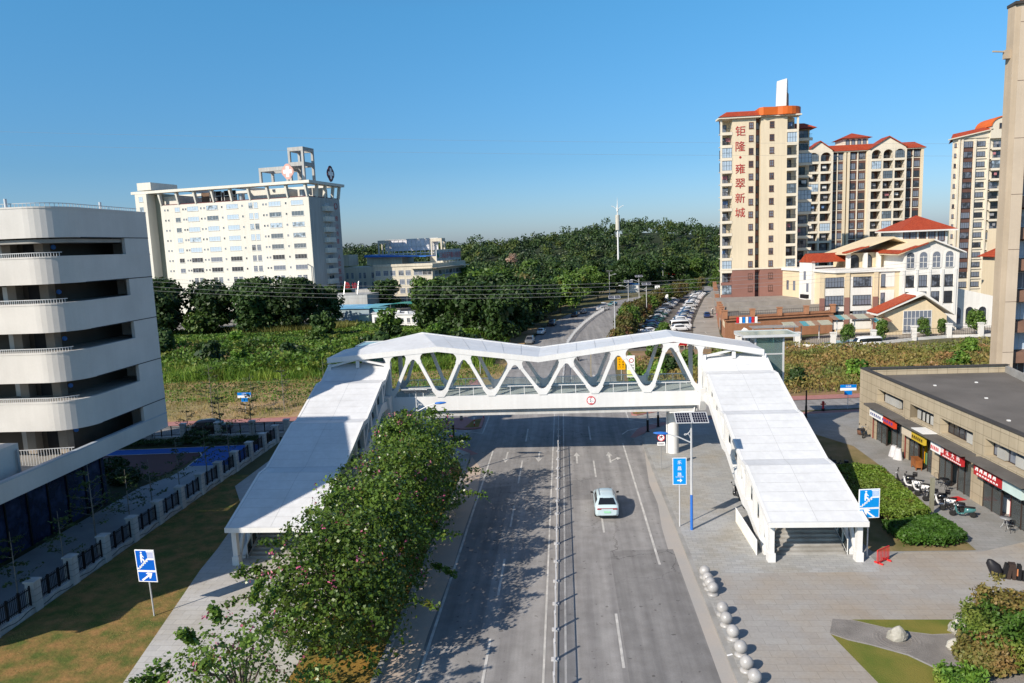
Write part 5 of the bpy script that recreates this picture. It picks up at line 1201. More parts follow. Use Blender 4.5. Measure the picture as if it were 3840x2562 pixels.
for i,z in enumerate(FL):
    if z < 4: continue
    m = CREAML if z > zb-1 else BROWN
    balcony(TA,0,2.6,3,z,3,m,3.02); balcony(TA,15.6,18.2,3,z,3,m,3.02); balcony(TA,20.45,23.9,9.5,z-1.3,2.4,m,3.02,.25)
    for x in (7.1,12.0): win(TA,x,0,z+.8,.95,1.35,nx=2,ny=2,fr=BRNT,t=.16)
    link('stair_window', win_mesh(1.15,1.6,2,1,WFD,PANE), TA, (8.8,1.6,z+.7))
ta('pier', MB().box(-.15,.25,-.05,.35,0,49.4), CREAML); ta('pier', MB().box(17.9,18.3,-.05,.35,0,49.4), CREAML)
ta('eave', MB().box(-.7,9.2,-.8,3,49.6,50.0), CREAML); ta('eave', MB().box(9.21,18.8,-.6,3,49.7,50.0), CREAML)
ta('tiled_roof', MB().add([(-.9,-1.0,50),(9,-1.0,50),(9,15.4,50),(3,15.4,50),(1.6,1.6,51.5),(9,1.6,51.5),(9,13,51.5),(4.5,13,51.5)],[(0,1,5,4),(3,0,4,7),(2,3,7,6),(1,2,6,5),(4,5,6,7)]), RTILE)
pts = [(8.8,-.6),(9.6,-1.3)]+[(15.2+4.2*math.sin(R(a)),2.9-4.2*math.cos(R(a))) for a in range(-30,181,15)]+[(8.8,7)]
ta('curved_roof_edge', MB().prism(pts,50.0,51.8), ORNG)
m_ = MB(); m_.add([(13.2,1.2,52.2),(15.5,.8,52.2),(16.7,3.2,52.2),(14,4.2,52.2),(13.4,1.2,58.0),(15.6,.8,58.5),(16.5,3.0,58.5),(14.1,4,58.0)],[(0,1,5,4),(1,2,6,5),(2,3,7,6),(3,0,4,7),(4,5,6,7)]); ta('roof_fin', m_, WHITE)
ta('fin_foot', MB().add([(15.55,.7,52.2),(16.8,3.1,52.2),(15.6,.74,55.3),(16.72,3.0,55.3),(15.4,1.2,52.2),(15.4,1.2,55.3)],[(0,1,3,2),(4,0,2,5)]), mat('fin_tan',(0.32,0.25,0.19),0.8,0.1))
ta('tiled_roof', MB().add([(18.3,8.6,47.6),(24.9,6.6,47.6),(24.9,20.5,47.6),(18.3,20.5,47.6),(18.3,11,49.4),(22.8,10,49.2),(22.8,18,49.2),(18.3,18,49.4)],[(0,1,5,4),(1,2,6,5),(2,3,7,6),(4,5,6,7),(0,4,7,3)]), RTILE)
REDC = mat('crimson_lettering',(0.40,0.03,0.03),0.6,0.1)
for c_, z in zip('钜隆雍翠新城',(46.7,43.1,37.8,34.3,30.8,27.3)): letters(c_, TA, (4.55,-.02,z), 2.35, REDC, depth=2)
m_ = MB(); m_.tube((4.55,0,40.5),(4.55,-.07,40.5),.28,.28,14); ta('lettering', m_, REDC)

# ---- middle apartment block
TB = thing('apartment_block','brown and cream apartment block with gables and a small roof pavilion behind the lettered tower','apartment tower',(77,230,0))
def tb(name, mb, m, par=None): return mb.build(name, m, par or TB)
FB = [43.0-3.0*k for k in range(14)]
tb('wall', MB().box(0,33,0,16,0,46), BRNT)
def gable_block(x0, x1, dep, apex, nbal, side=False):
    y = -dep
    tb('gable', MB().ext([(x0,y-.02,45.9),(x1,y-.02,45.9),(x1,y-.02,46.3),((x0+x1)/2,y-.02,apex),(x0,y-.02,46.3)],(0,dep+2,0)), CREAML)
    xm = (x0+x1)/2
    for s_,(a,b) in ((0,(x0-.5,xm)),(1,(xm,x1+.5))):
        za,zb_ = (46.0,apex) if s_ == 0 else (apex,46.0)
        tb('tiled_roof', MB().ext([(a,y-.5,za+.02),(b,y-.5,zb_+.02),(b,y-.5,zb_+.3),(a,y-.5,za+.3)],(0,dep+3,0)), RTILE)
    w_ = (x1-x0)/nbal
    for i in range(nbal+1): tb('pier', MB().box(x0+w_*i-.28,x0+w_*i+.28,y,-.01,0,45.9), CREAML)
    for z in FB:
        if z < 5: continue
        for i in range(nbal): balcony(TB,x0+w_*i+.29,x0+w_*(i+1)-.29,0,z,dep,CREAML,3.0,.12)
    for i in range(nbal):
        a = x0+w_*i+.28; b = x0+w_*(i+1)-.28; r_ = (b-a)/2; arcs = [(a+r_+r_*math.cos(t_),44.4+min(r_,1.4)*math.sin(t_)) for t_ in [math.pi*q/8 for q in range(9)]]
        tb('arch', MB().ext([(x,y,z) for x,z in [(b,45.9)]+arcs+[(a,45.9)]],(0,.4,0)), CREAML)
gable_block(-1.5,5.9,2.0,49.0,2); gable_block(17,27.2,2.6,49.4,3)
for x in (10.2,11.3,16.9,27.6,33): tb('pilaster', MB().box(x-.35,x+.35,-.7,0,0,45.8), CREAM)
for x in (8.1,14.1,30.4): tb('pilaster', MB().box(x-.14,x+.14,-.35,0,0,45.8), CREAML)
for z in FB:
    if z < 2: continue
    for x in (7.1,9.1,12.7,15.5,29.1,31.7): win(TB,x,0,z+.55,1.65,1.75,nx=3,fr=WFD,pane=PANE)
    for a,b in ((6.1,9.8),(11.7,16.5),(28,32.6)): tb('string_course', MB().box(a,b,-.12,0,z+.1,z+.3), CREAML) if z > 4 else None
tb('eave', MB().box(5.5,33.8,-.9,16.5,45.8,46.05), CREAML)
tb('tiled_roof', MB().add([(4.5,-1.1,46.05),(34,-1.1,46.05),(34,17,46.05),(4.5,17,46.05),(5.5,2.6,48.2),(32,2.6,48.2),(32,13,48.2),(5.5,13,48.2)],[(0,1,5,4),(1,2,6,5),(2,3,7,6),(3,0,4,7),(4,5,6,7)]), RTILE)
tb('pavilion_wall', MB().box(11.4,18.8,4,11,47,50.3), CREAML)
for x in (12.6,14.3,16.1,17.7): win(TB,x,4,48.0,.85,1.9,nx=1,arch=True,fr=WFD)
tb('pavilion_roof', MB().add([(10.4,3,50.3),(19.8,3,50.3),(19.8,12,50.3),(10.4,12,50.3),(15.1,7.5,52.3)],[(0,1,4),(1,2,4),(2,3,4),(3,0,4),(3,2,1,0)]), RTILE)

# ---- right apartment tower
TC = thing('apartment_tower','pale apartment tower with arched roof at the far right, partly behind the tan pier','apartment tower',(117.9,228,0))
def tc(name, mb, m, par=None): return mb.build(name, m, par or TC)
CRP = mat('pale_tower_render',(0.66,0.60,0.49),0.8,0.06,0.1,3,streak=0.1)
FC = [44.6-3.0*k for k in range(15)]
tc('wall', MB().prism([(0,0),(18,0),(18,14),(7.5,14)],0,48), CRP); tc('brown_strip', MB().box(3.0,6.0,-.03,0,8,47), BRNT); tc('wall_top', MB().ext([(.05,-.3,47.9),(11,-.3,47.9),(11,-.3,50.25),(.05,-.3,48.1)],(0,3,0)), CRP)
for x in (1.7,2.7,6.4,10.2,14.9): tc('pilaster', MB().box(x-.25,x+.25,-.5,0,0,47.6), CREAML)
for k_,z in enumerate(FC):
    if z < 2: continue
    win(TC,.9,0,z+.9,.6,1.1,nx=1,fr=BRNT); win(TC,4.5,-.031,z+.7,2.6,1.7,nx=4,fr=WFD,pane=PANE); win(TC,8.3,0,z+.9,2.3,1.4,nx=3,fr=WFD,pane=PANE)
    tc('string_course', MB().box(6.7,9.9,-.3,0,z+.2,z+.45), CREAML)
    balcony(TC,10.6,14.6,0,z,1.5,CREAML,3.0,.15)
tc('tiled_roof', MB().add([(-.8,-1,48),(11,-1,50.3),(11,14,50.3),(6,14,48),(1,2,49.6),(11,2,51.4)],[(0,1,5,4),(3,0,4),(1,2,5),(2,3,4,5)]), RTILE)
tc('eave', MB().ext([(-.8,-1,47.7),(11,-1,50.0),(11,-1,50.3),(-.8,-1,48.0)],(0,2,0)), CREAML)
ap = [(14+3.6*math.cos(t_),51+2.6*math.sin(t_)) for t_ in [math.pi*q/10 for q in range(11)]]
tc('arched_gable', MB().ext([(x,-1,z) for x,z in [(17.6,47.5)]+ap+[(10.4,47.5)]],(0,8,0)), CRP)
m_ = MB()
for a,b in zip(ap[:-1],ap[1:]):
    m_.ext([(a[0],-1.3,a[1]),(b[0],-1.3,b[1]),(14+(b[0]-14)*1.09,-1.3,51+(b[1]-51)*1.13),(14+(a[0]-14)*1.09,-1.3,51+(a[1]-51)*1.13)],(0,8.5,0))
tc('arched_roof', m_, ORNG); win(TC,13.4,-1,50.4,1.5,1.4,fr=BRNT,pane=PANE)
LOWB = thing('arcaded_house','low cream house with a red tile roof and arched windows left of the tan pier','building',(110,182,0)); MB().box(-2,16,0,10,0,14).build('wall', CREAM, LOWB)
MB().add([(-3,-1.2,14),(17,-1.2,14),(17,11,14),(-3,11,14),(-1,4,16.8),(15,4,16.8)],[(0,1,5,4),(1,2,5),(2,3,4,5),(3,0,4)]).build('tiled_roof', RTILE, LOWB)
for z in (9.5,4.6):
    for x in (-.6,2.6,5.8,9,12): win(LOWB,x,0,z,1.9,3.4,nx=2,ny=2,arch=True,fr=CREAML,t=.12)
    MB().box(-2.2,16.2,-.9,0,z-.7,z-.45).build('balcony_slab', CREAML, LOWB)
MB().box(0,18,6,12,14,21).build('back_block', CREAM, LOWB)

# ---- brick podium
PO = thing('brick_podium','orange brick podium with pillared parapet curving along the service lane','building',(33.6,151.5,0)); POO = (33.6,151.5,0)
fp = [(33.8,151.5),(58,157.4),(58.3,180),(60,262),(54.4,262),(53.4,256),(45.9,218),(38.0,178),(35.0,160)]
def po(name, mb, m, par=None): return mb.build(name, m, par or PO)
po('wall', MB(POO).prism(fp,0,4.5), BRICKO)
ins = [(34.6,152.3),(57.2,157.9),(57.6,180),(59.4,261),(55,261),(54,256),(46.6,218),(38.7,178),(35.7,160)]
po('roof_deck', MB(POO).prism(ins,4.4,4.62), ROOFG)
def edge(a, b, z0, z1, th, mb): 
    a = Vector((a[0],a[1],0)); b = Vector((b[0],b[1],0)); d = (b-a).normalized(); q = Vector((-d.y,d.x,0))*th/2
    mb.ext([a-q+Vector((0,0,z0)),b-q+Vector((0,0,z0)),b+q+Vector((0,0,z0)),a+q+Vector((0,0,z0))],(0,0,z1-z0))
ring = [fp[1],fp[0],fp[8],fp[7],fp[6],fp[5]]
for a,b in zip(ring[:-1],ring[1:]):
    m_ = MB(POO); edge(a,b,4.5,4.95,.5,m_); po('parapet', m_, BRICKO)
    n_ = max(1,round(math.dist(a,b)/6.2))
    for i in range(n_):
        x = a[0]+(b[0]-a[0])*i/n_; y = a[1]+(b[1]-a[1])*i/n_; m_ = MB(POO); m_.box(x-.45,x+.45,y-.45,y+.45,4.5,6.1); m_.box(x-.55,x+.55,y-.55,y+.55,6.1,6.3); po('parapet_pillar', m_, BRICKO)
    m_ = MB(POO); A = Vector((a[0],a[1],0)); Bv = Vector((b[0],b[1],0)); nb = int((Bv-A).length/.5)
    m_.bar(A+Vector((0,0,5.8)),Bv+Vector((0,0,5.8)),.06,.06)
    for i in range(nb): p = A.lerp(Bv,i/nb); m_.bar(p+Vector((0,0,4.9)),p+Vector((0,0,5.8)),.03,.03,up=Vector((0,1,0)))
    po('railing', m_, BLACK)
m_ = MB(POO); edge(fp[0],fp[1],4.0,4.25,.7,m_); po('cornice', m_, BRICKO)
for a,b,c,d,h in ((37.5,57,166,179.9,6.6),(42,60,196,206,6.4),(39.5,57.5,160.5,163,5.9)): po('terrace_block', MB(POO).box(a,b,c,d,4.6,h), mat('terrace_concrete',(0.30,0.27,0.24),0.9,0.15))
for i in range(9):
    t0 = i/9.0; a = Vector((34.9,160,0)).lerp(Vector((46,218,0)),t0)
    m_ = MB(POO); d = Vector((11.1,58,0)).normalized(); q = Vector((-d.y,d.x,0))*.03; p = a+q
    m_.ext([p+Vector((0,0,.2)),p+d*3.6+Vector((0,0,.2)),p+d*3.6+Vector((0,0,2.9)),p+Vector((0,0,2.9))],q*3); po('shopfront', m_, [mat('lane_shop_grey',(0.45,0.44,0.42),0.7,0.2),mat('lane_shop_green',(0.35,0.55,0.12),0.6,0.1),DARK][[2,0,2,1,0,2,0,2,0][i]])
for i in range(4):
    x = 34.25+.26*i*5; m_ = MB(POO); a = Vector((34.2+i*1.2,151.6+i*.3,0)); po('brick_window', MB(POO).ext([(33.78+.32*i,151.5+2.0*i,2.6),(33.9+.32*i,152.6+2.0*i,2.6),(33.9+.32*i,152.6+2.0*i,3.8),(33.78+.32*i,151.5+2.0*i,3.8)],(-.06,0,0)), mat('cream_panel',(0.7,0.58,0.4),0.7,0.1))

# ---- kindergarten
def KP(x, y, Y): return atY((2600+x/1.895)/1.634,(800+y/1.895)/1.634,Y)
KG = thing('kindergarten','three storey cream and white kindergarten with a big arched gable and red tiled roofs','building',(70,158,0)); KO = (70,158,0)
def kg(name, mb, m, par=None): return mb.build(name, m, par or KG)
KGC = mat('kindergarten_cream',(0.68,0.56,0.38),0.8,0.06,0.2,4,streak=0.1); KGW = mat('kindergarten_white',(0.74,0.72,0.68),0.8,0.06,0.2,4,streak=0.12)
xa = 58.8; xb = KP(1480,0,158).x; xc = KP(1905,0,156).x; ZR = 13.3
kg('wall', MB(KO).prism([(xa,158),(xb,158),(xb,182),(53.5,183)],0,ZR-.4), KGC)
kg('cornice', MB(KO).prism([(xa-.3,157.6),(xb,157.6),(xb,182),(53.1,183.2)],ZR-.4,ZR+.2), KGW)
for r_,(y0,y1) in enumerate(((458,525),(585,655),(712,765))):
    z = KP(1000,y1,158).z; h_ = 2.05
    kg('white_panel', MB(KO).box(KP(940,0,158).x,KP(1085,0,158).x,157.9,158,z-1.9,z+2.05), KGW); kg('white_panel', MB(KO).box(KP(1130,0,158).x,KP(1285,0,158).x,157.9,158,z-1.9,z+2.05), KGW)
    for a,b in ((950,1078),(1148,1275)):
        x0 = KP(a,0,158).x; x1 = KP(b,0,158).x; link('window', win_mesh(round(x1-x0,2),h_,6,1,WFD,PANE,transom=1.1), KG, ((x0+x1)/2-70,-.1,z))
    if r_ < 2: x0 = KP(1345,0,158).x; x1 = KP(1445,0,158).x; kg('loggia', MB(KO).box(x0,x1,157.93,158,z-.3,z+3.0), KGW); link('window', win_mesh(.8,2.6,1,1,WFD,PANE), KG, (x0-70+.5,-.08,z-.2))
for a in (925,1105,1310): x = KP(a,0,158).x; kg('pilaster', MB(KO).box(x-.45,x+.45,157.7,158,7.6,ZR-.5), KGC); kg('pilaster_base', MB(KO).box(x-.5,x+.5,157.65,158,0,7.6), BROWN)
# rear bay with small balcony on the slanted left wall
d = Vector((53.5-xa,25,0)).normalized(); q = Vector((-d.y,d.x,0))
def slant(u, w_, z0, z1, out, m, name):
    p = Vector((xa,158,0))+d*u; m_ = MB(KO); m_.ext([p+Vector((0,0,z0)),p+d*w_+Vector((0,0,z0)),p+d*w_+Vector((0,0,z1)),p+Vector((0,0,z1))],q*out); return kg(name, m_, m)
slant(8.2,5.2,0,15.2,.8,KGW,'stair_bay')
p = Vector((xa,158,0))+d*8.0+q*.9; kg('tiled_roof', MB(KO).add([p+Vector((0,0,15)),p+d*5.6+Vector((0,0,15)),p+d*5.6-q*12+Vector((0,0,15)),p-q*12+Vector((0,0,15)),p+d*2.8+Vector((0,0,17)),p+d*2.8-q*12+Vector((0,0,17))],[(0,1,4),(0,4,5,3),(1,2,5,4),(2,3,5),(3,2,1,0)]), RTILE)
for u,z in ((10.6,11),(9.4,8.3),(11,5.2),(9.4,2.4)):
    slant(u,.9,z,z+2.0,.86,PANE,'window')
for u in (16.5,19.5):
    for z in (8.2,3.6): slant(u,1.0,z,z+2.3,.06,PANE,'window')
slant(9.2,2.6,6.6,6.8,1.6,KGW,'balcony'); slant(9.2,2.6,6.8,7.7,1.5,BLACK,'balcony_railing')
# gable block
zg = KP(1900,270,156).z; zap = KP(1690,195,156).z; xg0 = xb
kg('gable_wall', MB(KO).ext([(xg0,156,0),(xc,156,0),(xc,156,zg),((xg0+xc)/2,156,zap),(xg0,156,zg+.2)],(0,22,0)), KGW)
xm = (xg0+xc)/2
for s_ in (-1,1):
    xe = xg0-1.6 if s_ < 0 else xc+1.0; ze = zg-.35
    m_ = MB(KO).ext([(xm,155.2,zap+.1),(xe,155.2,ze),(xe,155.2,ze+.25),(xm,155.2,zap+.4)],(0,23.5,0)); kg('roof', m_, KGW if s_ > 0 else KGC)
kg('tiled_roof', MB(KO).ext([(xg0-1.7,155.15,zg-.1),(xm-1.2,155.15,zap-.55),(xm-1.2,155.15,zap-.25),(xg0-1.7,155.15,zg+.2)],(0,1.6,0)), RTILE)
kg('tiled_roof', MB(KO).ext([(xg0-1.75,155.2,zg-.05),(xg0-.6,155.2,zg+.38),(xg0-.6,155.2,zg+.7),(xg0-1.75,155.2,zg+.22)],(0,20,0)), RTILE)
for k_ in range(4):
    x = KP(1555+93*k_,0,156).x
    link('window', win_mesh(1.55,3.3,2,3,KGW,PANE,True,.14), KG, (x-70,-2.02,KP(1600,388,156).z))
    for yb_ in (520,637): link('window', win_mesh(1.6,2.35,3,2,WFD,PANE), KG, (x-70,-2.02,KP(1600,yb_,156).z))
for k_ in range(5): x = KP(1508+93*k_,0,156).x; kg('pilaster', MB(KO).box(x-.25,x+.25,155.8,156,3.5,KP(1600,400,156).z), KGW)
# second gable behind and the lantern
m_ = MB(KO); x0 = KP(1090,0,166).x; x1 = KP(1500,0,166).x; zz = KP(1100,285,166).z
kg('rear_pavilion', MB(KO).box(x0+1,x1,166,176,ZR,zz), KGC)
for a in (1095,1215,1310): x = KP(a,0,166).x; kg('pavilion_column', MB(KO).box(x-.4,x+.4,164.5,165.3,ZR,zz), KGW)
for a in (1152,1245): link('window', win_mesh(1.7,2.6,2,2,WFD,PANE,True), KG, (KP(a,0,166).x-70,7.95,ZR+.4))
kg('roof', MB(KO).ext([(x0-1,163.5,zz),((x0+x1)/2+3,163.5,zz+3.4),(x1+2,163.5,zz+1.2),(x1+2,163.5,zz+.9),((x0+x1)/2+3,163.5,zz+3.0),(x0-1,163.5,zz-.3)],(0,13,0)), KGC)
kg('tiled_roof', MB(KO).ext([(x0-1.05,163.4,zz+.02),(x0+4,163.4,zz+1.3),(x0+4,163.4,zz+1.6),(x0-1.05,163.4,zz+.32)],(0,2,0)), RTILE)
xl0 = KP(1490,0,178).x; xl1 = KP(1815,0,178).x; zl0 = 17; zl1 = KP(1600,120,178).z
kg('lantern_wall', MB(KO).box(xl0,xl1,178,188,zl0,zl1), KGW)
for a in (1520,1566,1633,1700,1768): link('window', win_mesh(1.2,2.6,2,2,BRNT,PANE,True,.1), KG, (KP(a,0,178).x-70,19.95,KP(a,192,178).z))
xx0,xx1 = xl0-1.3,xl1+1.6; kg('lantern_roof', MB(KO).add([(xx0,176.5,zl1),(xx1,176.5,zl1),(xx1,190,zl1),(xx0,190,zl1),((xx0+xx1)/2,183,zl1+3.6)],[(0,1,4),(1,2,4),(2,3,4),(3,0,4),(3,2,1,0)]), RTILE)
kg('lantern_eave', MB(KO).box(xx0,xx1,176.5,190,zl1-.35,zl1-.01), KGW)
# porch
x0 = KP(1310,0,152).x; x1 = KP(1855,0,152).x; xp = KP(1600,0,152).x
kg('porch_wall', MB(KO).ext([(x0+2,152,0),(x1-.6,152,0),(x1-.6,152,3.8),(xp+2,152,7.2),(x0+2,152,4.6)],(0,4,0)), KGC)
kg('porch_roof', MB(KO).ext([(x0,150.8,4.2),(xp+1.2,150.8,8.2),(x1+.4,150.8,3.9),(x1+.4,150.8,4.3),(xp+1.2,150.8,8.7),(x0,150.8,4.6)],(0,5.2,0)), KGW)
kg('tiled_roof', MB(KO).ext([(x0-.05,150.7,4.62),(xp-.5,150.7,7.95),(xp-.5,150.7,8.2),(x0-.05,150.7,4.9)],(0,5,0)), RTILE)
link('window', win_mesh(5.6,4.6,7,3,KGW,PANE,False,.12), KG, (KP(1620,0,152).x-70,-6.02,.3))
# right arcade
x1 = KP(2125,0,159).x
kg('arcade_wall', MB(KO).ext([(xc-.4,159,0),(x1+8,159,0),(x1+8,159,5.0),(xc-.4,159,9.2)],(0,8,0)), KGW)
for a in (1905,1995,2088): link('window', win_mesh(1.6,3.6,1,1,KGW,PANE,True,.16), KG, (KP(a,0,159).x-70,.97,1.0))

# pool fence, walkway canopy, gatehouse
PF = thing('pool_fence','white pillared fence with black railings around the blue pool','fence',(44.8,139,0))
pl = [(44.8,139.1),(50.8,137.3),(59,139.3),(68.3,143.2),(76.1,145.5),(82.1,145.4),(95,147)]
for i,(x,y) in enumerate(pl): m_ = MB((44.8,139,0)); m_.box(x-.4,x+.4,y-.4,y+.4,0,2.7); m_.box(x-.5,x+.5,y-.5,y+.5,2.7,2.9); m_.build('pillar', KGW, PF)
for a,b in zip(pl[:-1],pl[1:]):
    A = Vector((a[0],a[1],0)); Bv = Vector((b[0],b[1],0)); m_ = MB((44.8,139,0)); edge(a,b,0,.55,.35,m_); m_.build('base_wall', KGW, PF)
    m_ = MB((44.8,139,0)); m_.bar(A+Vector((0,0,2.1)),Bv+Vector((0,0,2.1)),.06,.06); m_.bar(A+Vector((0,0,.75)),Bv+Vector((0,0,.75)),.06,.06); nb = int((Bv-A).length/.35)
    for j in range(nb): p = A.lerp(Bv,j/nb); m_.bar(p+Vector((0,0,.55)),p+Vector((0,0,2.2)),.035,.035,up=Vector((0,1,0)))
    m_.build('railing_panel', BLACK, PF)
WK = thing('covered_walkway','long walkway canopy of brown, clear and teal panels beside the pool','canopy',(46,147,0))
TRB = mat('panel_brown',(0.28,0.16,0.11),0.3,0.1); TRT = mat('panel_teal',(0.05,0.30,0.36),0.3,0.1); TRC = mat('panel_pale',(0.42,0.42,0.33),0.25,0.1)
A = KP(640,790,147); Bv = KP(1395,765,151); nn = 18
for i in range(nn):
    p = A.lerp(Bv,i/nn); r_ = A.lerp(Bv,(i+.96)/nn); zt = 3.2+(.9 if 7 < i < 15 else 0); m_ = MB((46,147,0))
    m_.add([(p.x,p.y-1.4,zt-.1),(r_.x,r_.y-1.4,zt-.1),(r_.x,r_.y+1.4,zt+.5),(p.x,p.y+1.4,zt+.5),(p.x,p.y-1.4,zt-.04),(r_.x,r_.y-1.4,zt-.04),(r_.x,r_.y+1.4,zt+.56),(p.x,p.y+1.4,zt+.56)],[(3,2,1,0),(4,5,6,7),(0,1,5,4),(1,2,6,5),(2,3,7,6),(3,0,4,7)])
    m_.build('roof_panel', (TRC,TRC,TRB,TRT,TRC,TRB)[i % 6], WK)
    if i % 3 == 0:
        m_ = MB((46,147,0)); m_.tube((p.x,p.y,0),(p.x,p.y,zt+.2),.1,.1,8); m_.build('post', GALV, WK)
FC_ = thing('flat_canopy','flat grey canopy roof with colourful letter shapes stacked on it beside the brick podium','canopy',(40,146,0)); a = KP(410,775,146); b = KP(720,790,147)
MB((40,146,0)).box(a.x,b.x,144.6,148,3.1,3.3).build('roof', STEEL, FC_)
for x in (a.x+.4,b.x-.4,(a.x+b.x)/2): m_ = MB((40,146,0)); m_.tube((x,146,0),(x,146,3.1),.1,.1,8); m_.build('post', GALV, FC_)
for i in range(7): x = a.x-2.6+i*.62; MB((40,146,0)).box(x,x+.45,147.2,147.4,4.0,5.2).build('letter_board', [SIGNR,SIGNW,SIGNB,SIGNW,BLUEP,SIGNR,SIGNW][i], FC_)
MB((40,146,0)).box(a.x-2.8,a.x+2.2,147,147.6,3.9,4.0).build('shelf', STEEL, FC_)
a = KP(320,915,138); GH = thing('gatehouse','little white gatehouse with a shaped gable behind the lift tower','gatehouse',(a.x,138,0))
MB().ext([(0,0,0),(3.4,0,0),(3.4,0,2.6),(2.6,0,3.0),(1.7,0,3.9),(.8,0,3.0),(0,0,2.6)],(0,2.6,0)).build('wall', KGW, GH); win(GH,1.2,0,.8,1.2,1.5); MB().box(-.2,3.6,-.2,2.8,2.6,2.75).build('roof', KGW, GH)

# ---- row of shops
SH = thing('shop_row','single storey tan tiled row of shops with flat grey roof and dark awning slabs','shop building',(32,60,0)); SO = (32,60,0)
TANT = tile_mat('tan_stone_tile',(0.47,0.40,0.29),(0.44,0.37,0.265),(0.20,0.165,0.115),1.05,.82,'YZ',.018); TANX = tile_mat('tan_stone_tile_end',(0.47,0.40,0.29),(0.44,0.37,0.265),(0.20,0.165,0.115),1.05,.82,'XZ',.018)
AWN = mat('awning_slab',(0.135,0.125,0.115),0.85,0.2,0.5,5); COP = mat('dark_coping',(0.06,0.055,0.05),0.7,0.15)
def sh(name, mb, m, par=None): return mb.build(name, m, par or SH)
BAYS = [(68.6,74.2),(63.0,67.2),(57.0,61.9),(49.6,55.4),(42.6,48.2),(36,41.4)]
sh('wall', MB(SO).box(32,32.35,30,78.5,5.55,6.9), TANT)
ed = [78.5]+[v for a,b in BAYS for v in (b,a)]+[30]
for i in range(0,len(ed),2): sh('wall_pier', MB(SO).box(32,33.4,ed[i+1],ed[i],0,5.55), TANT)
sh('end_wall', MB(SO).box(33.4,47,78.2,78.5,0,5.55), TANX); sh('end_wall', MB(SO).box(32.35,47,78.2,78.5,5.55,6.9), TANX)
sh('end_window', MB(SO).box(32.9,33.0,76.1,77.0,4.3,5.3), DARK) if False else None
sh('coping', MB(SO).box(31.95,32.5,30,78.55,6.9,7.0), COP); sh('coping', MB(SO).box(32.5,47.2,78.0,78.55,6.9,7.0), COP)
sh('roof_deck', MB(SO).prism([(32.35,30),(32.35,78.2),(47,78.2),(44.5,68),(52,64),(60,60),(60,30)],5.9,6.15), ROOFG)
for a,b in (((47,78.3),(44.6,68)),((44.6,68),(60,60))): m_ = MB(SO); edge(a,b,6.0,6.85,.3,m_); sh('rear_parapet', m_, CONC)
SHOPSIGN = [('white_and_red_fascia',[(0,.55,SIGNW),(.55,1,mat('orange_red_board',(0.62,0.06,0.02),0.5,0.1))]),('black_and_yellow_fascia',[(0,.45,mat('cream_board',(0.66,0.58,0.46),0.5,0.1)),(.45,1,mat('yellow_board',(0.6,0.42,0.04),0.5,0.1))]),('pharmacy_fascia',[(0,.33,SIGNW),(.33,1,mat('crimson_board',(0.45,0.025,0.03),0.45,0.1))]),('red_fascia',[(0,.62,mat('crimson_board',(0,0,0))),(.62,1,mat('mint_board',(0.55,0.68,0.66),0.5,0.1))]),('grey_fascia',[(0,1,STEEL)]),('grey_fascia',[(0,1,STEEL)])]
MUL = mat('brown_mullion',(0.045,0.03,0.025),0.5,0.1)
INT = [mat('shop_interior_%d'%i,c,0.8,0.3,0.9,5,col2=tuple(x*.4 for x in c)) for i,c in enumerate(((.30,.28,.25),(.45,.22,.12),(.55,.52,.34),(.45,.46,.5),(.3,.3,.3),(.3,.3,.3)))]
SGL = glass_mat('shop_glass',(0.75,0.82,0.82),0.12)
for k_,((a,b),(nm,segs)) in enumerate(zip(BAYS,SHOPSIGN)):
    w_ = b-a
    # upper window strip, recessed
    sh('recess_back', MB(SO).box(33.0,33.2,a,b,4.25,5.55), DARK)
    up_ = link('upper_window', win_mesh(round(w_,2),1.25,6,1,MUL,PANE,sill=False), SH, (.75,(a+b)/2-60,4.28), (0,0,R(-90)))
    for j in range(4):
        if rb.random() < .75: y = a+.7+j*(w_-1.4)/4; MB(SO).box(32.45,32.72,y,y+.95,4.32,5.1).build('air_conditioner', mat('ac_grey',(0.42,0.42,0.40),0.5,0.15), SH)
    sh('window_sill', MB(SO).box(32.02,33.2,a,b,4.0,4.25), TANT)
    sh('awning', MB(SO).box(30.85,32.9,a-.55,b+.45,3.78,3.98), AWN)
    for (u0,u1,m) in segs:
        o = sh('sign_board', MB(SO).box(31.28,31.5,b-w_*u1+.02,b-w_*u0-.02,2.75,3.5), m)
    # interior, floor, glazing
    sh('interior', MB(SO).box(34.6,34.8,a,b,0,3.7), INT[k_]); sh('ceiling', MB(SO).box(32.25,34.6,a,b,3.72,3.77), SIGNW)
    n_ = 5; pan = (0,1,3,4) if k_ != 1 else (0,3,4)
    for j in range(n_+1):
        y = a+w_*j/n_; MB(SO).box(32.05,32.15,max(a,y-.05),min(b,y+.05),.13,2.97).build('mullion', MUL, SH)
    sh('lintel', MB(SO).box(32.03,32.2,a,b,2.97,3.7), MUL)
    for j in pan: y0 = a+w_*j/n_+.05; y1 = a+w_*(j+1)/n_-.05; MB(SO).box(32.09,32.11,y0,y1,.2,2.95).build('glass_panel', SGL, SH)
    for j,(cc,hh) in enumerate(rb.sample([(SIGNY,1.9),(SIGNW,1.2),(SIGNR,1.5),(STEEL,1.7),(mat('stock_green',(0.15,0.3,0.15),0.6,0.2),1.1),(mat('stock_brown',(0.25,0.1,0.04),0.6,0.2),1.6)],4)): y = a+.5+j*(w_-1)/4; MB(SO).box(32.9,33.5,y,y+.9,.13,.13+hh).build('shelf_stock', cc, SH)
    y = b+.55; m_ = MB(SO); m_.tube((31.92,y,.1),(31.92,y,3.8),.06,.06,8); sh('downpipe', m_, mat('red_brown_pipe',(0.22,0.05,0.04),0.6,0.1)) if k_ in (0,1) else None
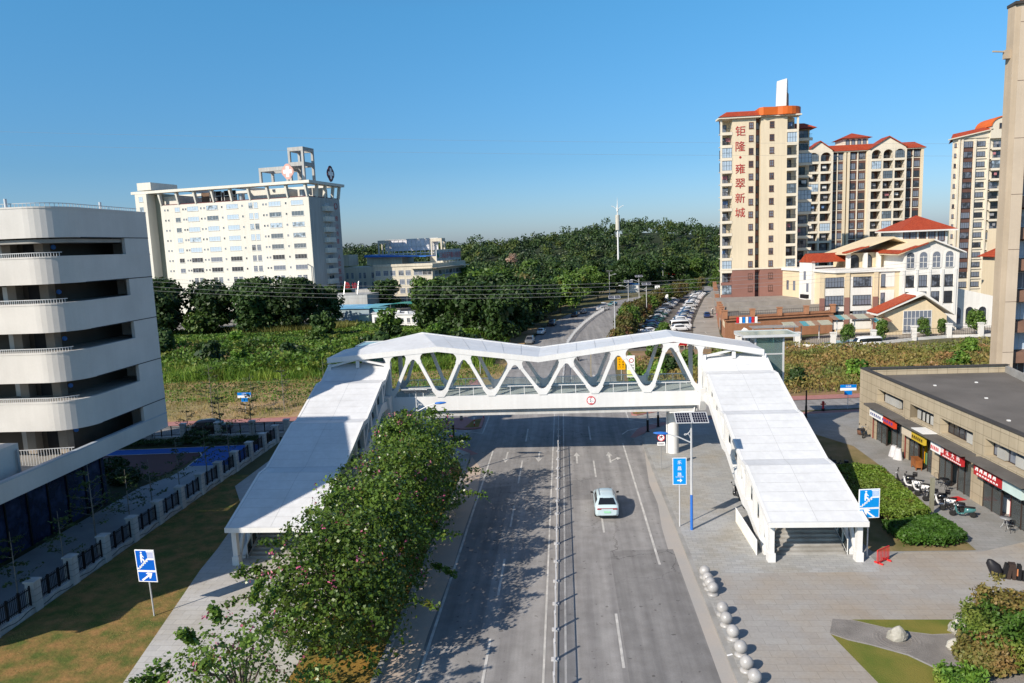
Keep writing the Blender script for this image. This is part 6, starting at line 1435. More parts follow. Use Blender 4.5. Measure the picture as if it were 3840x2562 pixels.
for c_,y in zip('国江大药',(60.0,59.2,58.4,57.6)): letters(c_, SH, (-.73,y-60,3.25), .44, SIGNW, (R(90),0,R(-90)))
def marks(y0, y1, z, h, n, m, x=-.725):
    pass
    for i in range(n):
        y = y0+(y1-y0)*i/n; w_ = (y1-y0)/n*.7; m_ = MB(); m_.ext([(x,y,z),(x,y+w_*.35,z),(x,y+w_*.35,z+h*.4),(x,y+w_*.65,z+h*.4),(x,y+w_*.65,z),(x,y+w_,z),(x,y+w_,z+h),(x,y+w_*.6,z+h),(x,y+w_*.5,z+h*.7),(x,y+w_*.3,z+h)],(-.012,0,0)); m_.build('lettering', m, SH)
marks(-.1,-2.9,2.8,.12,10,SIGNW); marks(1.85,.5,2.9,.34,5,SIGNR); marks(-4.8,-7.6,3.12,.28,5,SIGNW); marks(-5.0,-7.8,2.83,.14,8,SIGNW); marks(11.3,8.9,2.95,.3,5,mat('violet_lettering',(0.08,0.06,0.3),0.5,0.1)); marks(14,11.5,2.92,.3,6,mat('navy_lettering',(0.05,0.07,0.25),0.5,0.1)); marks(5.2,3.2,2.92,.3,6,BLACK)
m_ = MB(); m_.box(-1.6,.6,2.3,4.4,3.99,4.05); link('sheet', m_.mesh('sheet',[CABW]), SH, (.4,0,0))
m_ = MB(SO); m_.lathe([(0,-.16),(.15,-.1),(.18,0),(.15,.1),(0,.16)],(31.7,75.0,3.45),12); sh('red_lantern', m_, SIGNR)
for x,y in ((36.5,72),(38,66),(41,73),(35.2,58)): MB(SO).box(x,x+.22,y,y+.2,6.15,6.25).build('roof_vent', CABW, SH)
setp(MB().box(-.6,.6,-.42,.42,0,.02).build('door_mat', REDP, None, (30.9,56.9,.145), (0,0,.3)), 'bright red door mat lying before the pharmacy door', 'mat')

# ---- tan pier and balconies of the near tower at the right edge
RT = thing('edge_tower','very tall tan building pier with balconies cut by the right edge of the frame','apartment tower',(48,83,0)); RO = (48,83,0)
TAN = mat('tan_tower_panel',(0.46,0.37,0.27),0.6,0.08,0.3,4,streak=0.12); TANP = mat('pale_tower_panel',(0.58,0.48,0.37),0.55,0.06,0.3,4,streak=0.12)
def rt(name, mb, m, par=None): return mb.build(name, m, par or RT)
rt('corner_pier', MB(RO).prism([(48.65,82.9),(49.2,82.8),(49.2,84.3),(48.65,84.15)],0,44.8), TAN); rt('front_panel', MB(RO).prism([(49.21,82.8),(50.4,82.8),(50.4,86),(49.6,85.2),(49.21,84.3)],0,44.8), TANP)
rt('cap', MB(RO).prism([(48.5,82.6),(50.6,82.6),(50.6,86),(48.6,84.3)],44.8,45.1), COP)
for z in (7.5,13.2,19,25,31,37,43): rt('panel_joint', MB(RO).box(49.22,50.39,82.78,82.79,z,z+.04), BRNT)
rt('slot', MB(RO).box(48.5,48.7,82.82,82.9,12.2,14.2), mat('slot_grey',(0.25,0.2,0.16),0.6,0.1)) if False else None
rt('wall', MB(RO).prism([(50.41,85.2),(66,85.2),(66,92),(54.5,92)],0,48), BRNT)
for i in range(13):
    z = 2.6+3.5*i; rt('balcony', MB(RO).box(50.41,66,83.6,85.2,z,z+1.25), mat('balcony_brown',(0.23,0.13,0.09),0.6,0.15,0.5,6)); 
    for q in range(3): link('window', win_mesh(2.2,1.9,3,1,WFR,PANEB if (i+q) % 3 else PANE,sill=False), RT, (4.0+q*4.4,2.2,z+1.35))
m_ = MB(RO); m_.bar((48.7,83.5,39.9),(48.1,83.5,39.9),.5,.9); m_.bar((48.2,83.5,40.2),(46.9,83.5,40.3),.14,.14); rt('bracket_arm', m_, TAN)
# ================================================================ VEHICLES
def car_meshes(kind):
    """body ring profile along the length; nose at +y. Returns part meshes keyed by name"""
    # (y, half width, sill z, belt z, roof z or None, roof half width)
    if kind == 'sedan':
        S = [(-2.32,.62,.42,.78,None,0),(-2.25,.80,.30,.98,None,0),(-1.75,.88,.22,1.02,None,0),(-1.45,.89,.2,1.00,1.06,.74),(-.75,.90,.2,.95,1.40,.60),(.25,.90,.2,.92,1.46,.60),(.75,.90,.2,.92,1.36,.60),(1.25,.89,.2,.95,1.0,.72),(1.5,.88,.2,.95,None,0),(2.1,.82,.25,.80,None,0),(2.32,.62,.36,.62,None,0)]; wr, wy = .33, (-1.38,1.42)
    elif kind == 'suv':
        S = [(-2.34,.70,.42,.86,None,0),(-2.28,.86,.34,1.06,None,0),(-2.12,.92,.26,1.14,1.18,.80),(-1.62,.95,.24,1.10,1.60,.65),(-1.1,.95,.22,1.04,1.68,.66),(.1,.95,.22,1.0,1.70,.66),(.65,.95,.22,1.0,1.58,.64),(1.25,.94,.22,1.02,1.07,.76),(1.5,.93,.22,1.02,None,0),(2.15,.87,.28,.90,None,0),(2.36,.68,.38,.70,None,0)]; wr, wy = .37, (-1.4,1.45)
    else:  # minibus
        S = [(-2.62,.86,.42,1.0,1.15,.8),(-2.58,.94,.32,1.15,2.05,.78),(-2.2,.95,.26,1.15,2.2,.80),(0,.95,.26,1.15,2.24,.80),(1.45,.95,.26,1.15,2.16,.78),(1.75,.95,.26,1.15,1.95,.74),(2.3,.94,.26,1.1,1.16,.74),(2.5,.88,.3,.95,None,0),(2.62,.75,.4,.8,None,0)]; wr, wy = .35, (-1.5,1.6)
    rings = []
    for y,w_,s_,b,r_,rw in S:
        if r_ is None: r_ = b+.06; rw = w_*.72; cr = .03
        else: cr = .04
        half = [(w_*.55,s_),(w_*.93,s_+.02),(w_,s_+.16),(w_*1.0,(s_+b)/2+.05),(w_*.985,b-.05),(w_*.94,b),(rw+(w_*.94-rw)*.12 if r_-b > .1 else rw+(w_*.94-rw)*.5,b+(r_-b)*.88),(rw*.82,r_),(rw*.4,r_+cr*.8)]
        rings.append([(x,y,z) for x,z in half]+[(-x,y,z) for x,z in half[::-1]])
    body = MB().loft(rings)
    k = len(rings[0])
    def side_patch(i0, i1, sgn, u0=.1, u1=.8, off=.012):
        """glass strip on the greenhouse between stations i0..i1"""
        a, b = (5,6) if sgn > 0 else (k-6,k-7)
        lo, hi = [], []
        for i in range(i0, i1+1):
            p = Vector(rings[i][a]); q = Vector(rings[i][b]); lo.append(p.lerp(q,u0)+Vector((sgn*off,0,.0))); hi.append(p.lerp(q,u1)+Vector((sgn*off,0,0)))
        return lo, hi
    idx = [i for i,s in enumerate(S) if s[4] and s[4]-s[3] > .2]
    parts = {}
    mids = idx
    for sgn in (1,-1):
        lo, hi = side_patch(mids[0], mids[-1], sgn)
        m_ = MB(); n_ = len(lo)
        v = lo+hi; f = [(i,i+1,n_+i+1,n_+i) if sgn > 0 else (n_+i,n_+i+1,i+1,i) for i in range(n_-1)]
        # taper the ends towards the pillars
        m_.add(v, f, 0); parts['side_window_%d' % sgn] = ('side_window', m_)
    def end_glass(i, j):
        A = rings[i]; Bq = rings[j]; m_ = MB()
        def mid(P,t,sx): p = Vector(P[5]).lerp(Vector(P[7]),t) ; return Vector((p.x*.86*sx,p.y,p.z))
        lo = [Vector((A[5][0]*.80,A[0][1],max(A[5][2],A[7][2])+.02)),]; hi = [Vector((Bq[7][0]*1.0,Bq[0][1],Bq[7][2]-.03))]
        d = Vector((0,-.03 if j > i else .03,.035))
        l = lo[0]+d; h_ = hi[0]+d
        v = [(-l.x,l.y,l.z),(l.x,l.y,l.z),(h_.x,h_.y,h_.z),(-h_.x,h_.y,h_.z)]
        m_.add(v,[(0,1,2,3) if j > i else (3,2,1,0)],0); return m_
    first = idx[0]-1; last = idx[-1]+1
    parts['rear'] = ('rear_window', end_glass(first, idx[0])); parts['front'] = ('windscreen', end_glass(last, idx[-1]))
    for nm, yy, zz, sg in (('tail_light',S[1][0]-.015,S[1][3]-.14,-1),('headlight',S[-2][0]+.06,S[-2][3]-.13,1)):
        for sx in (1,-1):
            w_ = S[1 if sg < 0 else -2][1]*.9; m_ = MB(); m_.box(min(sx*w_*.58,sx*w_),max(sx*w_*.58,sx*w_),yy-.05,yy+.05,zz-.05,zz+.07); parts[nm+str(sx)] = (nm, m_)
    for sx in (1,-1):
        m_ = MB(); c = S[-4]; x = sx*(c[1]+.02); m_.loft([[(x,c[0]-.3+.07*math.cos(a),c[3]+.1+.075*math.sin(a)) for a in [i*math.pi/4 for i in range(8)]],[(x+sx*.2,c[0]-.26+.06*math.cos(a),c[3]+.12+.085*math.sin(a)) for a in [i*math.pi/4 for i in range(8)]]]); parts['mirror%d' % sx] = ('mirror', m_)
    wm = MB(); prof = [(.0,-.1),(wr*.62,-.1),(wr*.9,-.11),(wr,-.07),(wr,.07),(wr*.9,.11),(wr*.62,.1),(.0,.1)]
    for i in range(18):
        pass
    wm.lathe(prof,(0,0,0),18,0); rm = MB(); rm.lathe([(0,.115),(wr*.58,.105),(wr*.58,-.105),(0,-.115)],(0,0,0),12,0)
    return body, parts, wm, rm, wr, wy, S
CM = {}
CGL = mat('car_glass',(0.015,0.018,0.022),0.05,0.1,spec=0.7); RIM = mat('alloy_rim',(0.4,0.4,0.41),0.3,0.1,metal=0.7)
TAIL = mat('tail_lamp_red',(0.35,0.01,0.015),0.2,0.1); HEADL = mat('headlamp',(0.55,0.57,0.6),0.1,0.1,spec=0.7)
CARP = {n: mat('car_paint_'+n,c,0.28,0.03,0.5,3,spec=0.5,coat=0.8) for n,c in (('white',(.72,.72,.72)),('silver',(.42,.43,.44)),('grey',(.14,.145,.15)),('black',(.012,.012,.014)),('dark blue',(.012,.025,.09)),('dark green',(.015,.06,.045)),('red',(.45,.015,.015)),('ice blue',(.50,.62,.66)),('brown',(.10,.06,.045)),('teal',(.05,.16,.16)))}
def car(kind, paint, lb, x, y, rz, group=None, z=0.0, detail=True):
    if kind not in CM:
        body, parts, wm, rm, wr, wy, S = car_meshes(kind)
        me = body.mesh('body', WHITE); 
        CM[kind] = dict(body={}, parts=[(n, m_.mesh(n,{'side_window':CGL,'rear_window':CGL,'windscreen':CGL,'tail_light':TAIL,'headlight':HEADL,'mirror':BLACK}[n])) for n,m_ in parts.values()], wheel=wm.mesh('wheel',RUBBER), rim=rm.mesh('rim',RIM), wr=wr, wy=wy, bm=body)
    c = CM[kind]
    if paint not in c['body']: c['body'][paint] = c['bm'].mesh('body', CARP[paint])
    t_ = thing('car' if kind != 'minibus' else 'minibus', lb, 'car' if kind != 'minibus' else 'van', (x,y,z), rz, group)
    link('body', c['body'][paint], t_)
    for n,me in c['parts']: link(n, me, t_)
    w_ = {'sedan':.80,'suv':.85,'minibus':.85}[kind]
    for sx in (-1,1):
        for yy in c['wy']:
            wo = link('wheel', c['wheel'], t_, (sx*w_,yy,c['wr']), (0,R(90),0)); link('rim', c['rim'], wo)
    return t_
SV = car('suv','ice blue','pale ice blue SUV seen from behind driving in the right carriageway',2.95,55.9,0)
m_ = MB(); m_.box(-.26,.26,-2.385,-2.36,.62,.76); pl_ = m_.build('number_plate', mat('plate_green',(0.35,0.72,0.45),0.5,0.1), SV)
m_ = MB(); m_.box(-.62,.62,-2.36,-2.28,.95,.99); m_.build('light_bar', TAIL, SV)
for s_ in (-1,1): m_ = MB(); m_.bar((s_*.55,-1.3,1.72),(s_*.56,.2,1.745),.045,.04); m_.build('roof_rail', STEEL, SV)
m_ = MB(); m_.box(-.7,.7,-2.3,-2.2,.28,.42); m_.build('bumper_trim', BLACK, SV)
# moving and kerbside cars on the far road
for k_,p_,lb,x,y,rz in (('sedan','black','black car coming towards the viewer in the shade of the left trees',3.2,209,R(172)),('sedan','grey','dark grey car behind the black one in the tree shade',6.0,217.5,R(170)),('sedan','silver','silver car turning across the far junction',12.2,224.5,R(-70)),('sedan','white','white car parked under the left trees with its bonnet in the sun',-5.6,170.5,R(174)),('suv','black','dark car parked in deep shade behind the white kerbside car',-3.2,187,R(172)),('suv','grey','car parked at the kerb just beyond the left end of the truss',-7.6,154.5,R(176)),('sedan','dark blue','dark blue car driving along the lane beside the brick podium',39.0,196,R(170)),('sedan','teal','car half hidden behind the lamp post at the far junction',16.5,240,R(150)),
    ('suv','black','dark car parked along the cross street behind the left fence',-44,83.2,R(-85)),('sedan','silver','silver car under the left carport in the hospital yard',-64.5,208.5,R(60)),('sedan','white','white car beside the silver one in the hospital yard',-67.6,207.5,R(60)),('suv','dark blue','dark car in the carport shade of the hospital yard',-71.5,208.5,R(60)),
    ('suv','silver','silver SUV parked sideways behind the right half of the truss',15.8,144.2,R(82)),('sedan','red','red car parked sideways behind the right end of the truss',23.2,143.6,R(-84)),('suv','white','white car parked behind the silver SUV at the near end of the car park',15.2,148.6,R(78)),
    ('minibus','white','grey white minibus by the brush below the pool fence',56.2,135.6,R(96))):
    car(k_,p_,lb,x,y,rz)
# car park: two slanted rows along the lane
pal = ['white','white','silver','white','grey','white','white','silver','black','white','dark blue','silver','white','dark green','white','silver']
def along(P, s):
    for a,b in zip(P[:-1],P[1:]):
        d = math.dist(a,b)
        if s <= d: u = s/d; return a[0]+(b[0]-a[0])*u, a[1]+(b[1]-a[1])*u, math.atan2(b[1]-a[1],b[0]-a[0])
        s -= d
    return None
place_w = {'R':'in the lane side row','L':'in the left car park row'}
rc = random.Random(3)
for row,o_,n_,s0 in (('R',-2.9,24,27),('L',-9.9,24,23)):
    for i in range(n_):
        q = along([LL[0]]+LL[1:], s0+i*(4.3 if i < 12 else 4.9))
        if q is None: break
        x,y,a = q; nx,ny = math.sin(a),-math.cos(a); x += nx*o_*-1*-1; y += ny*o_*-1*-1
        pc = pal[(i*5+(3 if row == 'L' else 0)+i//4) % len(pal)]; kd = 'suv' if rc.random() < .4 else 'sedan'
        if row == 'R' and i == 1: kd, pc = 'minibus','white'
        if row == 'L' and i in (3,): kd, pc = 'suv','dark blue'
        if row == 'L' and i in (6,7): pc = 'dark green' if i == 6 else 'silver'
        nm = {'sedan':'saloon car','suv':'tall car','minibus':'minibus'}[kd]
        od = ORD[i] if i < 20 else 'farthest but few'
        lb = '%s %s %s, %s from its near end' % (pc, nm, place_w[row], ORD[i] if i < 20 else ['twenty-first','twenty-second','twenty-third','twenty-fourth'][i-20])
        car(kd, pc, lb, x, y, R(-78)+rc.uniform(-.06,.06)+(a-R(80))*.8 if row == 'R' else R(-76)+rc.uniform(-.06,.06)+(a-R(80))*.8, 'cars parked in the car park')
for i,(x,y,p_,rz) in enumerate(((14.2,158,'black',1.2),(15.2,165,'silver',1.3),(17,172.5,'black',1.25),(19.3,186,'dark blue',1.2),(29,232,'white',1.1),(33,240,'grey',1.1))):
    car('sedan',p_,'%s car under the trees left of the car park, %s from the viewer' % (p_,ORD[i]),x,y,rz,'cars under the car park trees')
# ---------------------------------------------------------------- scooters
def scooter_proto(paint, rack):
    t_ = thing('scooter','x','scooter',(0,0,0)); m_ = MB()
    R_ = []
    for y,w_,z0,z1 in ((-.75,.06,.55,.72),(-.6,.15,.42,.74),(-.3,.17,.34,.76),(-.05,.15,.26,.74),(.0,.13,.22,.34),(.3,.13,.2,.3),(.42,.16,.22,.5),(.52,.19,.35,.85),(.6,.12,.6,.98)):
        R_.append([(w_*math.cos(a),y,(z0+z1)/2+(z1-z0)/2*math.sin(a)) for a in [i*math.pi/5 for i in range(10)]])
    m_.loft(R_); m_.build('body', paint, t_)
    m_ = MB(); m_.loft([[(w_*math.cos(a),y,.79+.06*math.sin(a)) for a in [i*math.pi/4 for i in range(8)]] for y,w_ in ((-.72,.06),(-.6,.13),(-.2,.14),(.0,.1))]); m_.build('seat', BLACK, t_)
    for y in (-.58,.72):
        m_ = MB(); m_.lathe([(0,-.05),(.14,-.05),(.2,-.055),(.235,0),(.2,.055),(.14,.05),(0,.05)],n=14); m_.build('wheel', RUBBER, t_, (0,y,.235), (0,R(90),0))
    m_ = MB(); m_.tube((0,.72,.235),(0,.5,1.0),.03,.03,6); m_.tube((-.32,.44,1.04),(.32,.44,1.04),.02,.02,6); m_.build('handlebar', STEEL, t_)
    for s_ in (-1,1): m_ = MB(); m_.path([(s_*.22,.46,1.04),(s_*.3,.5,1.22)],.01,4); m_.tube((s_*.3,.5,1.2),(s_*.3,.49,1.3),.05,.05,8); m_.build('mirror', BLACK, t_)
    m_ = MB(); m_.tube((0,.62,.9),(0,.68,.92),.07,.06,10); m_.build('headlight', HEADL, t_)
    if rack: m_ = MB(); m_.box(-.19,.19,-.95,-.6,.82,1.12); bevel(m_.build('top_box', rack, t_),.04)
    m_ = MB(); m_.bar((.12,-.1,.25),(.26,-.05,.02),.025,.025); m_.build('stand', STEEL, t_)
    return t_
SCP = [scooter_proto(CARP['black'],None), scooter_proto(CARP['white'],None), scooter_proto(CARP['black'],BLACK), scooter_proto(CARP['teal'],None)]
sc_list = [(2,33-1.9,75.3,-20,'black scooter with a top box parked at the first shop pier'),(0,23.3,66.2,70,'black scooter farthest along the shaded bed behind the stairway'),(0,23.9,65.2,60,'black scooter second in the shaded bed behind the stairway'),(2,24.3,64.1,75,'dark scooter with a box third in the shaded bed'),(0,24.6,62.9,62,'black scooter fourth in the shaded bed beside the canopy edge'),(3,25.9,62.3,75,'blue green scooter with a pale front at the end of the shaded bed'),(0,23.6,58.6,65,'dark scooter low beside the canopy edge near the hedge'),
    (2,28.6,60.6,60,'black scooter with white topped box at the far end of the hedge row'),(1,28.7,59.5,55,'white scooter second in the row along the hedge'),(1,28.9,58.4,62,'white scooter third in the row along the hedge'),(0,28.9,57.3,58,'black scooter in the middle of the row along the hedge'),(2,29.0,56.2,65,'black scooter with a box past the middle of the hedge row'),(1,29.1,55.2,60,'white scooter just before the concrete post'),(0,29.3,54.2,62,'black scooter with grey seat beyond the concrete post'),(3,29.5,53.2,70,'teal scooter nearest the viewer at the end of the hedge row'),
    (0,14.0,54.6,10,'dark scooter peeping out beneath the right stair stringer, nearer one'),(0,13.9,57.6,8,'dark scooter peeping out beneath the right stair stringer, farther one')]
used_s = set()
for pi,x,y,rz,lb in sc_list:
    if pi not in used_s: o = SCP[pi]; o.location = (x,y,.14); o.rotation_euler = (0,0,R(rz)); o['label'] = lb; used_s.add(pi)
    else: o = dup(SCP[pi],(x,y,.14),R(rz),lb)
    if y < 74 and x > 20: o['group'] = 'scooters parked by the hedge'
# ---------------------------------------------------------------- people
SKIN = mat('skin',(0.45,0.26,0.17),0.6,0.05); HAIR = mat('black_hair',(0.012,0.01,0.01),0.5,0.1)
def person(lb, x, y, z, rz, top, bottom, pose='stand', helmet=None):
    t_ = thing('person', lb, 'person', (x,y,z), rz)
    J = {'stand':[(0,0,.95),(0,0,1.2),(0,.01,1.42),(0,.02,1.54),(0,.03,1.66),(.1,0,.9),(.11,.02,.5),(.11,0,.08),(.11,.12,.04),(-.1,0,.9),(-.11,.08,.5),(-.12,-.06,.08),(-.12,.06,.04),(.19,0,1.4),(.24,.02,1.12),(.24,.14,.9),(-.19,0,1.4),(-.24,.0,1.12),(-.24,.1,.9)],
         'ride':[(0,-.15,.86),(0,-.1,1.1),(0,-.02,1.32),(0,.02,1.44),(0,.05,1.56),(.1,-.1,.86),(.14,.3,.8),(.13,.25,.36),(.13,.38,.32),(-.1,-.1,.86),(-.14,.3,.8),(-.13,.25,.36),(-.13,.38,.32),(.19,-.03,1.3),(.28,.12,1.08),(.27,.4,1.06),(-.19,-.03,1.3),(-.28,.12,1.08),(-.27,.4,1.06)]}[pose]
    E = [(0,1),(1,2),(2,3),(3,4),(0,5),(5,6),(6,7),(7,8),(0,9),(9,10),(10,11),(11,12),(2,13),(13,14),(14,15),(2,16),(16,17),(17,18)]
    rad = [.14,.13,.13,.06,.10,.09,.06,.045,.04,.09,.06,.045,.04,.065,.048,.035,.065,.048,.035]
    me = bpy.data.meshes.new('body'); me.from_pydata(J,E,[]); me.materials.append(top); me.materials.append(bottom); me.materials.append(SKIN)
    o = link('body', me, t_); o.modifiers.new('skin','SKIN'); 
    for i,v in enumerate(me.skin_vertices[0].data if me.skin_vertices else []): pass
    return t_, o, rad
def finish_person(o, rad, zhip):
    bpy.context.view_layer.objects.active = o
    me = o.data
    if not me.skin_vertices:
        bpy.context.view_layer.update()
    for i,v in enumerate(me.skin_vertices[0].data): v.radius = (rad[i],rad[i]); v.use_root = (i == 0)
    s_ = o.modifiers.new('sub','SUBSURF'); s_.levels = 1; s_.render_levels = 1
    dg = bpy.context.evaluated_depsgraph_get(); dg.update(); m2 = bpy.data.meshes.new_from_object(o.evaluated_get(dg))
    mats_ = [m for m in me.materials]; m2.materials.clear()
    for m in mats_: m2.materials.append(m)
    for p in m2.polygons: p.material_index = 2 if (p.center.z > zhip+.52 or (abs(p.center.x) > .2 and p.center.z < zhip+.1)) else (0 if p.center.z > zhip else 1); p.use_smooth = True
    o.modifiers.clear(); o.data = m2
PPL = [('person in a grey shirt riding the motor scooter on the road beyond the bridge',2.4,129.7,.02,R(185),mat('shirt_dark',(0.03,0.035,0.05),0.8,0.1),mat('trousers_dark',(0.02,0.02,0.025),0.8,0.1),'ride'),
       ('person in a pink top walking on the lane beside the brick wall',40.6,190.5,.02,R(160),mat('shirt_pink',(0.55,0.06,0.16),0.8,0.1),mat('trousers_red',(0.35,0.04,0.10),0.8,0.1),'stand'),
       ('person in dark red near the far end of the lane by the brick wall',45.0,213,.02,R(170),mat('shirt_maroon',(0.2,0.03,0.05),0.8,0.1),MATS['trousers_dark'],'stand'),
       ('person riding a scooter with a white parcel on the lane by the brick wall',41.9,203,.02,R(175),MATS['shirt_dark'],MATS['trousers_dark'],'ride'),
       ('person in a white and grey top standing in the first shop doorway',33.1,71.6,.14,R(100),mat('shirt_white',(0.6,0.62,0.6),0.8,0.1),MATS['trousers_dark'],'stand')]
for lb,x,y,z,rz,a,b,pose in PPL:
    t_,o,rad = person(lb,x,y,z,rz,a,b,pose); finish_person(o,rad,.95 if pose == 'stand' else .88)
    hz_ = 1.66 if pose == 'stand' else 1.56; hy = .03 if pose == 'stand' else .05
    m_ = MB(); m_.lathe([(.0001 if i in (0,8) else .105*math.sin(math.pi*i/8)*1.02,.06-.12*math.cos(math.pi*i/8)) for i in range(9)],(0,hy-.015,hz_-.01),12); q = m_.build('hair' if pose == 'stand' else 'helmet', HAIR if pose == 'stand' else SIGNW, t_)
    if pose == 'ride':
        s2 = dup(SCP[0],(x,y,z),rz,'dark scooter ridden by the %s' % ('rider on the road beyond the bridge' if x < 10 else 'person with the white parcel on the lane'))
        if x > 10:
            p_ = MB().box(-.25,.25,-.3,.2,0,.4).build('parcel', SIGNW, None, (x+.05,y+.75,.95)); setp(p_,'white parcel strapped behind the scooter rider on the lane','parcel')
# ---------------------------------------------------------------- shop front furniture
def table(lb, x, y, rz, m):
    t_ = thing('table', lb, 'table', (x,y,.14), rz); m_ = MB(); m_.lathe([(0,.7),(.38,.7),(.38,.73),(0,.73)],n=18); m_.build('table_top', m, t_)
    for a in (0,90,180,270): m_ = MB(); m_.path([(.08*math.cos(R(a)),.08*math.sin(R(a)),.7),(.12*math.cos(R(a)),.12*math.sin(R(a)),.35),(.34*math.cos(R(a)),.34*math.sin(R(a)),0)],.015,6); m_.build('leg', m, t_)
def chair(lb, x, y, rz, m):
    t_ = thing('chair', lb, 'chair', (x,y,.14), rz); m_ = MB(); m_.lathe([(0,.43),(.19,.43),(.2,.45),(0,.46)],n=14); m_.build('seat', m, t_)
    m_ = MB(); m_.path([(-.17,-.17,.45),(-.17,-.22,.85),(-.1,-.24,.95),(.1,-.24,.95),(.17,-.22,.85),(.17,-.17,.45)],.014,6); m_.path([(-.06,-.23,.5),(-.06,-.24,.94)],.01,5); m_.path([(.06,-.23,.5),(.06,-.24,.94)],.01,5); m_.build('backrest', m, t_)
    for sx in (-1,1):
        for sy in (-1,1): m_ = MB(); m_.tube((sx*.13,sy*.13,.44),(sx*.19,sy*.19,0),.013,.013,6); m_.build('leg', m, t_)
table('round wire table outside the pharmacy window',31.4,59.7,0,BLACK); chair('black wire chair at the pharmacy table, nearer the door',31.3,58.9,0,BLACK); chair('black wire chair at the pharmacy table, nearer the pier',31.2,60.4,R(180),BLACK)
table('round glass topped table outside the red signed shop',31.3,51.2,0,STEEL); chair('wire chair beside the glass topped table',31.1,50.3,R(20),BLACK)
WOOD = mat('orange_wood',(0.32,0.11,0.03),0.5,0.2,2,9)
t_ = thing('wooden_cabinet','small orange wooden cabinet before the second shop','cabinet',(31.5,64.6,.14),R(85)); MB().box(-.55,.55,-.28,.28,.25,.95).build('body', WOOD, t_); MB().box(-.6,.6,-.32,.32,.95,1.0).build('top', WOOD, t_)
for sx in (-.5,.5):
    for sy in (-.23,.23): MB().box(sx-.03,sx+.03,sy-.03,sy+.03,0,.25).build('leg', WOOD, t_)
for i,(y,lb) in enumerate(((68.4,'white cloth draped clothes rack between the first and second shop, left part'),(67.5,'white cloth draped clothes rack between the first and second shop, right part'))):
    t_ = thing('draped_rack',lb,'rack',(31.2,y,.14),R(10*i)); rg = []
    for z,s_ in ((0,.42),(.4,.36),(.8,.3),(1.05,.24)): rg.append([(s_*(1+.12*math.sin(5*a+z*3))*math.cos(a),s_*1.1*(1+.12*math.cos(4*a))*math.sin(a),z) for a in [q*math.pi/9 for q in range(18)]])
    MB().loft(rg).build('cloth', mat('white_cloth',(0.62,0.61,0.62),0.9,0.1,2,6), t_); m_ = MB(); m_.tube((0,0,1.05),(0,0,1.18),.03,.03,6); m_.build('pole_end', STEEL, t_)
t_ = thing('basket','dark round basket beside the first shop pier','basket',(31.3,76.3,.14)); m_ = MB(); m_.lathe([(0,0),(.3,0),(.36,.5),(.33,.5),(.28,.05),(0,.05)],n=14); m_.build('body', mat('basket_brown',(0.16,0.08,0.05),0.8,0.2), t_); m_ = MB(); m_.lathe([(.0,.5),(.34,.5),(.3,.62),(0,.64)],n=14); m_.build('cover', BLACK, t_)
t_ = thing('bike_rack','pale metal loop rack on the bare patch behind the hedge','rack',(26.1,61.4,.15),R(5)); 
for i in range(3): m_ = MB(); m_.path([(-1.3,-.5*i,0),(-1.3,-.5*i,.7),(1.3,-.5*i,.7),(1.3,-.5*i,0)],.025,6); m_.build('loop', GALV, t_)
t_ = thing('concrete_post','tall square concrete post at the corner of the hedge','post',(27.4,53.7,.14)); MB().box(-.12,.12,-.12,.12,0,2.9).build('shaft', mat('mossy_concrete',(0.27,0.26,0.19),0.9,0.2), t_); MB().box(-.16,.16,-.16,.16,0,.2).build('foot', CONC, t_)
t_ = thing('umbrella','pink folded umbrella lying at the end of the bare patch','umbrella',(27.8,61.3,.3)); m_ = MB(); m_.lathe([(0,.25),(.45,.05),(.5,0),(.4,-.02),(0,.1)],n=10); m_.build('canopy', mat('pale_pink_cloth',(0.62,0.32,0.38),0.8,0.1), t_); m_ = MB(); m_.tube((0,0,-.15),(.3,.2,.4),.012,.012,5); m_.build('handle', STEEL, t_)
# dark bundle of black boards at the right edge of the plaza
t_ = thing('black_bundle','jumble of black boards and a black cover standing on the plaza at the right edge','bundle',(26.8,43.4,.14),R(-20))
rg = [[(x+.32*math.cos(a)*s_,.25*math.sin(a)*s_,z) for a in [q*math.pi/6 for q in range(12)]] for x,z,s_ in ((-.55,.0,.8),(-.6,.4,1.2),(-.75,.8,1.2),(-.9,1.05,.5))]; MB().loft(rg).build('cover', mat('black_sheeting',(0.02,0.02,0.025),0.5,0.2), t_)
for i,(x,h_,lean) in enumerate(((-.2,.95,.2),(.05,1.0,.1),(.35,1.0,-.05),(.6,.95,.0),(.85,.55,.05))): m_ = MB(); m_.box(-.1,.1,-.2,.2,0,h_); m_.build('board', [BLACK,MUL,MUL,BLACK,BLACK][i], t_, (x,0,0), (0,lean,0))
MB().box(.45,.52,-.23,-.205,.3,.75).build('orange_tag', mat('orange_tag',(0.45,0.17,0.07),0.6,0.1), t_)
